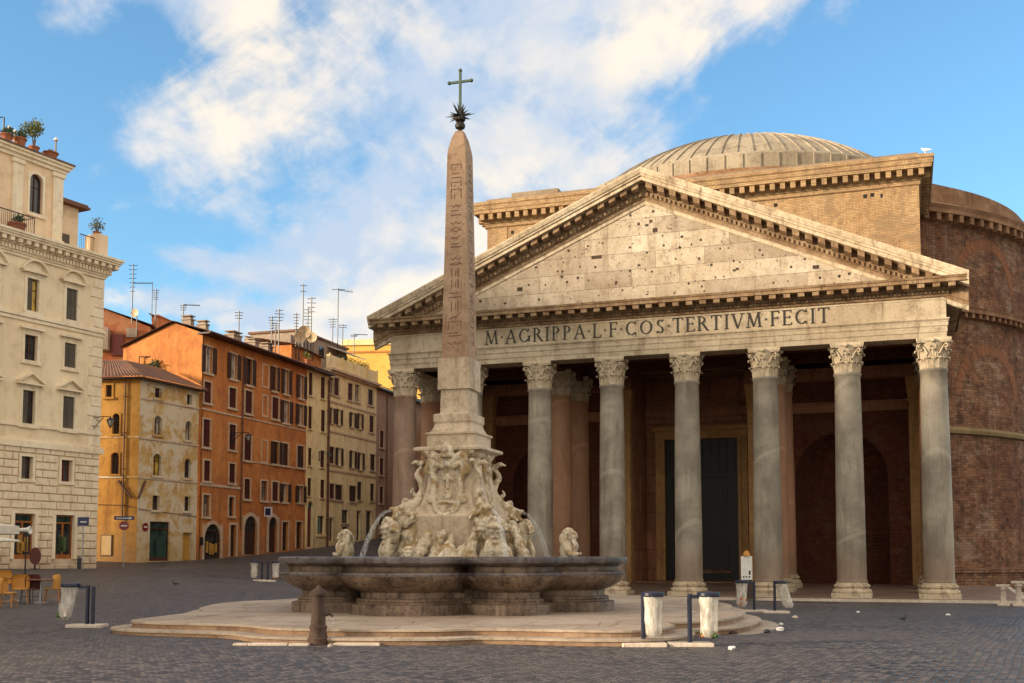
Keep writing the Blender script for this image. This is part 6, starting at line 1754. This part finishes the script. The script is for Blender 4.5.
for (x, y, r, Y, lb) in ((299.7, 337.5, .55, 104, 'left hand beige satellite dish on the orange roof'), (304.5, 332, .6, 105, 'topmost beige satellite dish below the tallest mast'), (312, 337.5, .5, 105, 'right hand brownish satellite dish on the orange roof'), (135, 313, .45, 111, 'grey satellite dish at the foot of the aerial beside the palazzo')):
    p_ = at(x, y, Y); t = thing('satellite_dish', lb, 'dish', p_, random.uniform(-.5, .5), 'satellite dishes on the rooftops')
    mb = MB(); mb.grid([[(r * q * math.cos(k * PI / 10), -.05 + .25 * r * q * q * -1 + .1, r * q * math.sin(k * PI / 10)) for k in range(20)] for q in (.02, .35, .7, 1.0)], True); mb.build('dish', M['dish'], t, smooth=True)
    mb = MB(); mb.tube([(0, .1, 0), (0, .3, -.2), (0, .3, -2.2)], .05, 6); mb.tube([(0, -.1, -r * .9), (0, -.6, 0)], .025, 5); mb.build('dish_arm', M['iron'], t)

# wall lanterns
def lantern(f, x, y, arm, label, s=1.0, name='wall_lantern'):
    a = f.px(x, y); p_ = f.W @ Vector((a[0], 0, a[1])); t = thing(name, label, 'lantern', p_, math.atan2(f.W[1][0], f.W[0][0]), 'wrought iron wall lanterns')
    mb = MB(); mb.box(-.06, .06, -.04, -.002, -.5, .45)
    mb.tube([(0, -.03, .3), (0, -arm * .5, .36), (0, -arm, .3)], .035 * s, 6); mb.tube([(0, -.03, -.4), (0, -arm * .25, -.1), (0, -arm * .6, .3)], .03 * s, 6)
    sp = [(0, -arm * .3 + .16 * (1 - q * .09) * math.cos(q * .8), .12 + .16 * (1 - q * .09) * math.sin(q * .8)) for q in range(10)]; mb.tube(sp, .022 * s, 5)
    mb.build('bracket', M['iron'], t)
    mb = MB(); z = .3; mb.lathe([(.02, z), (.05, z - .05), (.30 * s, z - .18), (.32 * s, z - .22)], 6, (0, -arm, 0)); mb.lathe([(.12 * s, z - .74 * s), (.05, z - .8 * s), (.03, z - .9 * s)], 6, (0, -arm, 0))
    for k in range(6):
        an = k * PI / 3; mb.tube([(.29 * s * math.cos(an), -arm + .29 * s * math.sin(an), z - .22), (.12 * s * math.cos(an), -arm + .12 * s * math.sin(an), z - .74 * s)], .018, 4)
    mb.build('lantern_frame', M['iron'], t)
    mb = MB(); mb.lathe([(.26 * s, z - .225), (.115 * s, z - .735 * s)], 6, (0, -arm, 0)); mb.build('glass', M['lanternglass'], t)
lantern(PF, 93, 423, 1.5, 'iron wall lantern on a scrolled bracket at the palazzo corner', .8)
lantern(RF, 232, 437, 1.5, 'iron wall lantern high on the orange house beside its downpipe', .85)
lantern(CF, 319, 456, 1.1, 'small iron wall lantern on the narrow cream house', .7)
# signs
def front(x, off):
    s_ = PF.px(x, 560)[0]
    for _ in range(30):
        p = PF.W @ Vector((s_, -off, 0)); s_ -= ((512 + F_PX * p.x / p.y) - x) * .04
    return Vector((p.x, p.y, g(p.x, p.y)))
def pole_sign(px_, py_, ytop, label, kind):
    p_ = front(px_, .9) if kind == 'blue' else ground_at(px_, py_); top = at(px_, ytop, p_.y).z - p_.z
    t = thing('road_sign', label, 'sign', p_, math.atan2(p_.y, p_.x) - PI / 2)
    mb = MB(); mb.tube([(0, 0, 0), (0, 0, top)], .035, 8); mb.build('pole', M['steel'], t)
    mb = MB(); z = top - .25
    if kind == 'blue':
        cyl = lambda r, y0, y1: mb.grid([[(rr * math.cos(2 * PI * k / 24), y, z + rr * math.sin(2 * PI * k / 24)) for k in range(24)] for rr, y in ((.001, y0), (r, y0), (r, y1), (.001, y1))], True)
        mb.box(-.32, .32, -.06, -.04, z - .22, z + .3); mb.build('sign_plate', M['blue'], t); mb = MB(); mb.box(-.16, .02, -.066, -.061, z - .02, z + .05); mb.box(.04, .18, -.066, -.061, z - .02, z + .05); mb.build('sign_mark', M['white'], t)
    else:
        mb.box(-.62, .62, -.06, -.04, z + .06, z + .3); mb.build('sign_plate', M['blue'], t)
        mb = MB(); mb.grid([[(rr * math.cos(2 * PI * k / 24), y, z - .32 + rr * math.sin(2 * PI * k / 24)) for k in range(24)] for rr, y in ((.001, -.06), (.3, -.06), (.3, -.04), (.001, -.04))], True); mb.build('sign_disc', M['red'], t)
        mb = MB(); mb.box(-.19, .19, -.066, -.061, z - .36, z - .28); mb.build('sign_bar', M['white'], t); mb = MB(); mb.box(-.5, .3, -.066, -.061, z + .15, z + .2); mb.hexa([(.3, -.066, z + .1), (.5, -.066, z + .175), (.3, -.066, z + .25)], [(.3, -.061, z + .1), (.5, -.061, z + .175), (.3, -.061, z + .25)]); mb.build('sign_arrow', M['white'], t)
    return t
pole_sign(83.5, 567.5, 518, 'blue square sign on a thin pole in front of the palazzo corner', 'blue')
pole_sign(123, 567, 517, 'blue arrow sign above a red no entry disc by the ochre house', 'arrow')
t = thing('no_entry_sign', 'red no entry disc with a white bar on the ochre house front', 'sign', OF.W @ Vector((OF.px(145, 527)[0] + .0, -.003, OF.px(145, 527)[1])), math.atan2(OF.W[1][0], OF.W[0][0]))
mb = MB(); mb.grid([[(rr * math.cos(2 * PI * k / 24), y, rr * math.sin(2 * PI * k / 24)) for k in range(24)] for rr, y in ((.001, -.06), (.3, -.06), (.3, -.0), (.001, 0))], True); mb.build('sign_disc', M['red'], t); mb = MB(); mb.box(-.2, .2, -.07, -.061, -.05, .05); mb.build('sign_bar', M['white'], t)
t = thing('notice_board', 'pale framed notice board on the lane side of the ochre house', 'board', OF2.W @ Vector((OF2.px(106.5, 545)[0], -.003, OF2.px(106.5, 556)[1])), math.atan2(OF2.W[1][0], OF2.W[0][0]))
mb = MB(); mb.box(-.42, .42, -.05, 0, 0, 1.5); mb.build('frame', M['wooddark'], t); mb = MB(); mb.box(-.36, .36, -.06, -.051, .06, 1.44); mb.build('poster', M['ochrepale'], t)
t = thing('hanging_sign', 'square blue and white hanging sign over the orange house arches', 'sign', RF.W @ Vector((RF.px(263, 512)[0], -.003, RF.px(263, 512)[1])), math.atan2(RF.W[1][0], RF.W[0][0]))
mb = MB(); mb.box(-.03, .03, -.9, 0, .45, .5); mb.build('bracket', M['iron'], t); mb = MB(); mb.box(-.06, .06, -.85, -.15, -.4, .44); mb.build('sign_box', M['white'], t); mb = MB(); mb.box(-.07, -.061, -.75, -.25, -.3, .3); mb.build('sign_mark', M['blue'], t)
t = thing('letter_box', 'small black box on the orange wall left of the arched shop', 'box', RF.W @ Vector((RF.px(199.5, 541)[0] + .2, -.003, RF.px(199, 541)[1])), math.atan2(RF.W[1][0], RF.W[0][0])); mb = MB(); mb.box(-.14, .14, -.12, 0, -.3, .3); mb.build('box', M['iron'], t)

# waste bins: post, lid ring, clear bag, stone base
def make_bin(label, p, rz, lit=0, tilt=0, s=1.0, two=False, arm=.22):
    t = thing('waste_bin', label, 'bin', p, rz, 'clear bag waste bins around the fountain')
    mb = MB(); mb.tube([(0, 0, .06), (0, 0, .98)], .045, 10)
    if two: mb.tube([(-.14, .03, .06), (-.14, .03, .95)], .045, 10)
    mb.box(-.0, arm, -.035, .035, .90, .965); mb.build('post', M['binblue'], t)
    mb = MB(); R_ = .205; cx = arm + R_ - .02
    rows = [[(cx + r * math.cos(2 * PI * k / 28), r * math.sin(2 * PI * k / 28), z) for k in range(28)] for r, z in ((R_ - .05, .93), (R_, .93), (R_ + .015, .95), (R_ + .015, 1.0), (R_, 1.02), (.02, 1.035))]
    mb.grid(rows, True); mb.build('lid', M['binblue'], t, smooth=True, angle=35)
    mb = MB(); rows = []
    for z, q in ((.94, 1.0), (.85, .93), (.7, .84), (.5, .80), (.35, .84), (.25, .80), (.17, .55), (.15, .05)):
        row = []
        for k in range(28):
            a = 2 * PI * k / 28; w_ = 1 + .09 * math.sin(k * 3.1 + z * 9) * (1 - abs(z - .55)) + .05 * math.sin(k * 5.3 - z * 17)
            row.append((cx + (R_ - .01) * q * w_ * math.cos(a) + tilt * (.94 - z), (R_ - .01) * q * w_ * math.sin(a), z))
        rows.append(row)
    bg = MB(); bg.grid(rows, True); bg.build('bag', M['bag'], t, smooth=True, angle=80)
    mb.bm.free()
    if lit:
        mb = MB(); random.seed(lit)
        for k in range(14):
            mb.mi = random.choice((0, 0, 1, 2) if lit < 9 else (2, 2, 0)); mb.ico((cx + random.uniform(-.12, .12) + tilt * .7, random.uniform(-.12, .12), random.uniform(.2, .2 + .05 * (lit % 5 + 1))), (random.uniform(.04, .07), random.uniform(.04, .07), random.uniform(.03, .08)), 1, jit=.01)
        mb.build('rubbish', [M['litter'], M['litterpale'], M['littergreen']], t)
    mb = MB(); mb.box(-.42, .42, -.26, .26, -.12, .07); mb.build('stone_base', M['stoneblock'], t, bevel=.02)
    return t
make_bin('clear bag bin with a doubled post and leaning bag, left of the fountain steps', ground_at(87, 627), PI, 3, -.18 * -1 if 0 else .2, two=True)
make_bin('full clear bag bin at the front edge of the steps, left of its twin', ground_at(643.5, 646), 0, 0, 0, arm=.0)
make_bin('clear bag bin with green bottles in the bag before the rounded steps', ground_at(690, 646), 0, 10, 0, arm=.18)
make_bin('farther clear bag bin with an orange wrapper, behind the rounded steps', ground_at(754.5, 612), PI, 4, 0)
make_bin('farther clear bag bin whose white bag blows sideways, near the portico', ground_at(775, 613), 0, 0, .35, arm=.0)
make_bin('left one of the two small far bins left of the basin', ground_at(262, 581), PI, 0, 0)
t = make_bin('right one of the two small far bins left of the basin', ground_at(267.5, 581.5), 0, 5, 0)

# portico info panel
p_ = ground_at(747, 588); p_ = at(747, 588, 62.5); 
t = thing('info_panel', 'white information panel with an amber lamp top inside the portico', 'panel', (p_.x, p_.y, TEMPLE.z), -PSI)
k_ = 62.5 / 1130
mb = MB(); mb.box(-.36, .36, -.3, .3, -.003, .75); mb.box(-.25, .25, -.06, .06, .752, 1.0); mb.build('stand', M['wooddark'], t); mb = MB(); mb.box(-.30, .30, -.08, .08, 1.0, 2.3); mb.build('panel', M['white'], t)

for (xa, xb, za, zb) in ((-.2, -.12, 1.12, 1.2), (-.05, .03, 1.12, 1.2), (.1, .2, 1.12, 1.2), (.12, .22, 1.28, 1.5)):
    mb = MB(); mb.box(xa, xb, -.09, -.081, za, zb); mb.build('printed_mark', M['iron'], t)
mb = MB(); mb.lathe([(.2, 2.302), (.2, 2.42), (.13, 2.56), (.05, 2.6)], 12); mb.build('lamp_top', M['amber'], t, smooth=True)

# low stone posts and rail at the right edge of the portico
def stone_post(label, px_, py_, h, name='stone_post'):
    p_ = ground_at(px_, py_); t = thing(name, label, 'post', p_, -PSI, 'stone posts at the portico side')
    mb = MB(); mb.box(-.28, .28, -.28, .28, -.1, .10); mb.build('base', M['stoneblock'], t, bevel=.015); mb = MB(); mb.lathe([(.17, .1), (.14, .2), (.13, h - .2), (.18, h - .13), (.2, h - .12), (.2, h)], 14); mb.build('shaft', M['stoneblock'], t, smooth=True)
    mb = MB(); mb.box(-.32, .32, -.22, .22, h + .002, h + .12); mb.build('cap', M['stoneblock'], t, bevel=.01)
stone_post('pale stone post with a flat cap standing alone at the portico side', 1003.5, 605.5, .92)
stone_post('pale stone post with a flat cap cut by the right picture edge', 1019, 606, 1.1)
t = thing('iron_railing', 'low black iron railing around the sunken strip beside the rotunda', 'railing', TEMPLE, -PSI)
mb = MB()
for (x0, y0, x1, y1) in ((24.5, 17.5, 44, 27),):
    n = 90
    for k in range(n + 1):
        q = k / n; mb.tube([(x0 + (x1 - x0) * q, y0 + (y1 - y0) * q, -1.15), (x0 + (x1 - x0) * q, y0 + (y1 - y0) * q, .95)], .022, 4)
mb.build('bars', M['iron'], t); mb = MB(); mb.tube([(24.5, 17.5, .95), (44, 27, .95)], .035, 6); mb.tube([(24.5, 17.5, .1), (44, 27, .1)], .03, 6); mb.build('rail', M['iron'], t)
mb = MB(); mb.box(20.32, 60, -1.3, -.9, -1.4, -.02); mb.box(20.32, 60, 12.3, 12.9, -1.4, -.0); o = mb.build('kerb_wall', M['stoneblock'], loc=TEMPLE, rot=(0, 0, -PSI), bevel=.03); tag(o, 'stone kerb framing the sunken strip right of the portico step', 'kerb')

# cast iron drinking fountain
p_ = ground_at(318, 644.5)
t = thing('drinking_fountain', 'rusty cast iron street drinking fountain with a domed cap before the steps', 'drinking fountain', p_, 0); t.scale = (.84, .84, .94)
mb = MB(); mb.lathe([(.235, -.05), (.245, .12), (.21, .17), (.19, .30), (.205, .33), (.205, .37), (.17, .40), (.165, .6), (.145, .92), (.15, .97), (.15, 1.0)], 20); mb.build('column', M['bollard'], t, smooth=True, angle=35)
mb = MB(); mb.lathe([(.21, 1.0), (.21, 1.04), (.15, 1.10), (.07, 1.15), (.04, 1.19), (.01, 1.21)], 20); mb.build('cap', M['bollard'], t, smooth=True, angle=35)
mb = MB(); mb.tube([(.15, -.02, .60), (.28, -.03, .62), (.34, -.03, .57)], .028, 8); mb.build('spout', M['bollard'], t, smooth=True); mb = MB(); mb.tube([(.34, -.03, .56), (.35, -.03, .05)], .012, 6); mb.build('water_jet', M['spray'], t)
p2 = ground_at(300.5, 641)
t = thing('bucket', 'small dark bucket on the stone edging left of the drinking fountain', 'bucket', (p2.x, p2.y, p2.z + .05), 0); mb = MB(); mb.lathe([(.105, 0), (.15, .22), (.16, .225), (.15, .23), (.135, .22), (.10, .02)], 18, cap=False); mb.build('pail', M['iron'], t, smooth=True, angle=40); mb = MB(); mb.lathe([(.1, .0), (.001, .002)], 18, cap=False); mb.tube([(.15 * math.cos(k * PI / 8), -.02, .22 - .09 * math.sin(k * PI / 8)) for k in range(9)], .008, 5); mb.build('handle', M['iron'], t)
p3 = ground_at(300, 646)
mb = MB()
for (x0, x1, y0, y1, h) in ((-1.0, -.25, .05, .22, .05), (-.22, .16, .0, .2, .045), (.62, 1.5, .06, .26, .05), (-1.3, -1.02, .1, .3, .04), (.55, .62, -.2, .05, .04)): mb.box(x0, x1, y0, y1, -.08, h)
o = mb.build('stone_edging', M['stoneblock'], loc=p3, bevel=.02); tag(o, 'broken low stone edging around the foot of the drinking fountain', 'edging')
# white bag and litter
def crumple(name, label, px_, py_, r, mat, cat='litter', flat=.6, group=None):
    p_ = ground_at(px_, py_); mb = MB(); mb.ico((0, 0, r * flat * .8), (r, r * .8, r * flat), 2, jit=r * .16); o = mb.build(name, M[mat], loc=p_, smooth=True, angle=25); tag(o, label, cat, group)
random.seed(8)
crumple('plastic_bag', 'crumpled white plastic bag lying against the left front step', 165.5, 631, .15, 'litterpale', 'bag', .75)
for q in ((672.5, 'litterpale', 665, .07, 'white crumpled paper on the cobbles below the bottle bin'), ): crumple('paper_litter', q[4], 732, 650, q[3], q[1])
crumple('paper_litter', 'white paper scrap lying right of the rounded steps', 780, 631, .09, 'litterpale'); crumple('paper_litter', 'small pale scrap just behind the larger white scrap by the steps', 781, 625.5, .06, 'litterpale')
crumple('paper_litter', 'pale crumpled wrapper on the cobbles right of the blown bin bag', 795, 619, .09, 'stoneblock'); crumple('black_litter', 'small black lump on the cobbles by the third step', 767, 633, .08, 'iron')
crumple('paper_litter', 'pale scrap far right on the cobbles before the portico', 948, 616, .07, 'litterpale'); crumple('paper_litter', 'pale crumb on the cobbles before the right hand columns', 858, 613, .06, 'litterpale')
crumple('brown_litter', 'brown heap of wet litter on the lowest rounded step', 733, 634, .11, 'bollard', 'litter', .35)
# birds
def bird(name, label, p_, rz, mat, s=1.0):
    mb = MB(); mb.bm.free()
    t = sculpt(name, None, M[mat], [('t', [(-.17, 0, .12), (-.06, 0, .14), (.06, 0, .16), (.12, 0, .21)], [.03, .07, .065, .035]), ('s', (.145, 0, .245), (.037, .033, .035)), ('t', [(.17, 0, .245), (.205, 0, .238)], [.014, .006]), ('t', [(-.14, 0, .12), (-.26, 0, .10)], [.035, .02]), ('t', [(.02, .025, .10), (.02, .025, .0), (.05, .025, .0)], [.012, .009, .008]), ('t', [(.02, -.025, .10), (.02, -.025, .0), (.05, -.025, .0)], [.012, .009, .008])], .009)
    t.location = p_; t.rotation_euler = (0, 0, rz); t.scale = (s, s, s); tag(t, label, 'bird')
bird('pigeon', 'dark pigeon standing on the cobbles in front of the right hand columns', ground_at(903.5, 622), .6, 'feather', .85)
bird('pigeon', 'dark pigeon on the cobbles beyond the left end of the platform', ground_at(175, 586), PI, 'feather', .85)
W_T = Matrix.Translation(TEMPLE) @ Matrix.Rotation(-PSI, 4, 'Z')
bird('gull', 'white gull perched on the right corner of the brick cornice', W_T @ Vector((16.1, 13.6, 29.33)), 2.4, 'featherwhite', 1.6)

# cafe at the left
def chair(label, p_, rz, seat='wicker'):
    t = thing('cafe_chair', label, 'chair', p_, rz, 'cafe chairs by the palazzo')
    mb = MB(); mb.box(-.23, .23, -.22, .22, .42, .47); mb.build('seat', M['wicker'] if seat == 'wicker' else M['wickerred'], t, bevel=.02)
    mb = MB(); rows = []
    for z, sc_ in ((.47, .92), (.6, .98), (.75, 1.02), (.86, .95), (.90, .82)):
        rows.append([(-.23 * sc_ * math.cos(a) * 1.05 + .02, .27 * sc_ * math.sin(a), z - .10 * max(0, abs(a) - .9)) for a in [-1.35 + 2.7 * k / 12 for k in range(13)]])
    mb.grid(rows); mb.grid([[(x * 1.06 - .01, y * 1.06, z) for x, y, z in r] for r in rows]); mb.build('backrest', M['wicker'] if seat == 'wicker' else M['wickerred'], t, smooth=True)
    for sx in (-1, 1):
        for sy in (-1, 1):
            mb = MB(); mb.tube([(sx * .19, sy * .19, .42), (sx * .23, sy * .22, 0)], .02, 6); mb.build('leg', M['rattanleg'] if seat == 'wicker' else M['wooddark'], t)
    mb = MB(); mb.tube([(-.2, .2, .2), (.2, .2, .2)], .012, 5); mb.tube([(-.2, -.2, .2), (.2, -.2, .2)], .012, 5); mb.build('stretcher', M['rattanleg'] if seat == 'wicker' else M['wooddark'], t)
chair('yellow wicker chair on the right of the cafe table, facing left', ground_at(52, 602.5), PI + .25)
chair('yellow wicker chair nearest the left picture edge, facing right', ground_at(6, 608), .1)
chair('yellow wicker chair with its back to the palazzo, between two others', ground_at(20, 603), -1.2)
chair('maroon wicker chair beside the round red brown table', ground_at(31, 603), -1.8, 'red')
chair('yellow wicker chair half hidden behind the one at the left edge', ground_at(5, 596), -.6)
def table(label, p_):
    t = thing('cafe_table', label, 'table', p_, 0, 'cafe tables by the palazzo')
    mb = MB(); mb.lathe([(.40, .72), (.42, .73), (.42, .755), (.40, .76)], 28); mb.build('tabletop', M['tabletop'], t); mb = MB(); mb.lathe([(.035, .02), (.035, .72)], 10); mb.build('leg', M['steel'], t); mb = MB(); mb.lathe([(.24, 0), (.24, .02), (.04, .05)], 20); mb.build('base', M['steel'], t)
table('round red brown cafe table between the maroon chair and the right hand chair', ground_at(40, 603)); table('cafe table behind the chair at the left picture edge', ground_at(14, 601))
def parasol(label, Y, x, ytop, ybot, r, px_pole, h_edge=.25, name='parasol'):
    c_ = at(px_pole, ytop, Y); gz = g(c_.x, c_.y); t = thing(name, label, 'parasol', (c_.x, c_.y, gz), 0, 'cream parasols at the cafe'); zt = c_.z - gz; zb = at(px_pole, ybot, Y).z - gz
    mb = MB(); n = 8; rows = [[(rr * math.cos(2 * PI * k / n + .2), rr * math.sin(2 * PI * k / n + .2), z) for k in range(n)] for rr, z in ((.05, zt), (r, zb + h_edge), (r + .01, zb))]; mb.grid(rows, True); mb.build('canopy', M['whitecloth'], t)
    mb = MB(); mb.tube([(0, 0, 0), (0, 0, zt + .1)], .03, 8); mb.build('pole', M['iron'], t)
    for k in range(n):
        a = 2 * PI * k / n + .2; mb = MB(); mb.tube([(r * math.cos(a) * .97, r * math.sin(a) * .97, zb + h_edge - .05), (0, 0, zt - .1)], .012, 4); mb.build('rib', M['iron'], t)
parasol('large cream parasol with a deep hanging edge cut by the left picture edge', 50, -28, 519, 534, 1.9, -26, .35)
parasol('lower white parasol under the large cream one at the left picture edge', 46, -20, 534, 541.5, 1.5, -19, .06)
c_ = at(25.5, 528, 52); gz = g(c_.x, c_.y)
t = thing('patio_heater', 'white cone shaped lamp head on a dark pole before the palazzo shop door', 'lamp', (c_.x, c_.y, gz), 0); h = c_.z - gz
mb = MB(); mb.tube([(0.05, 0, 0), (0.05, 0, h - .05)], .035, 8); mb.build('pole', M['iron'], t); mb = MB()
rows = [[(x, rr * math.cos(2 * PI * k / 18), h - .1 + rr * math.sin(2 * PI * k / 18) * .9) for k in range(18)] for x, rr in ((-.48, .06), (-.42, .09), (.05, .13), (.22, .22), (.24, .2), (.1, .02))]; mb.grid(rows, True); mb.build('lamp_shade', M['white'], t, smooth=True, angle=50)
p_ = front(36.5, .8); t = thing('menu_stand', 'dark maroon oval menu stand between the palazzo shop windows', 'stand', p_, 0)
mb = MB(); mb.hexa([(.33 * math.cos(2 * PI * k / 20), -.03, .75 + .5 * math.sin(2 * PI * k / 20)) for k in range(20)], [(.33 * math.cos(2 * PI * k / 20), .03, .75 + .5 * math.sin(2 * PI * k / 20)) for k in range(20)]); mb.build('board', M['wickerred'], t); mb = MB(); mb.box(-.05, .05, -.03, .03, 0, .26); mb.box(-.2, .2, -.15, .15, 0, .04); mb.build('foot', M['iron'], t)
mb = MB(); p_ = front(80.5, .9); mb.lathe([(.11, -.05), (.11, .55), (.13, .56), (.13, .62), (.05, .72)], 12); o = mb.build('bollard', M['iron'], loc=p_, smooth=True, angle=40); tag(o, 'short dark bollard at the foot of the blue sign pole', 'bollard')
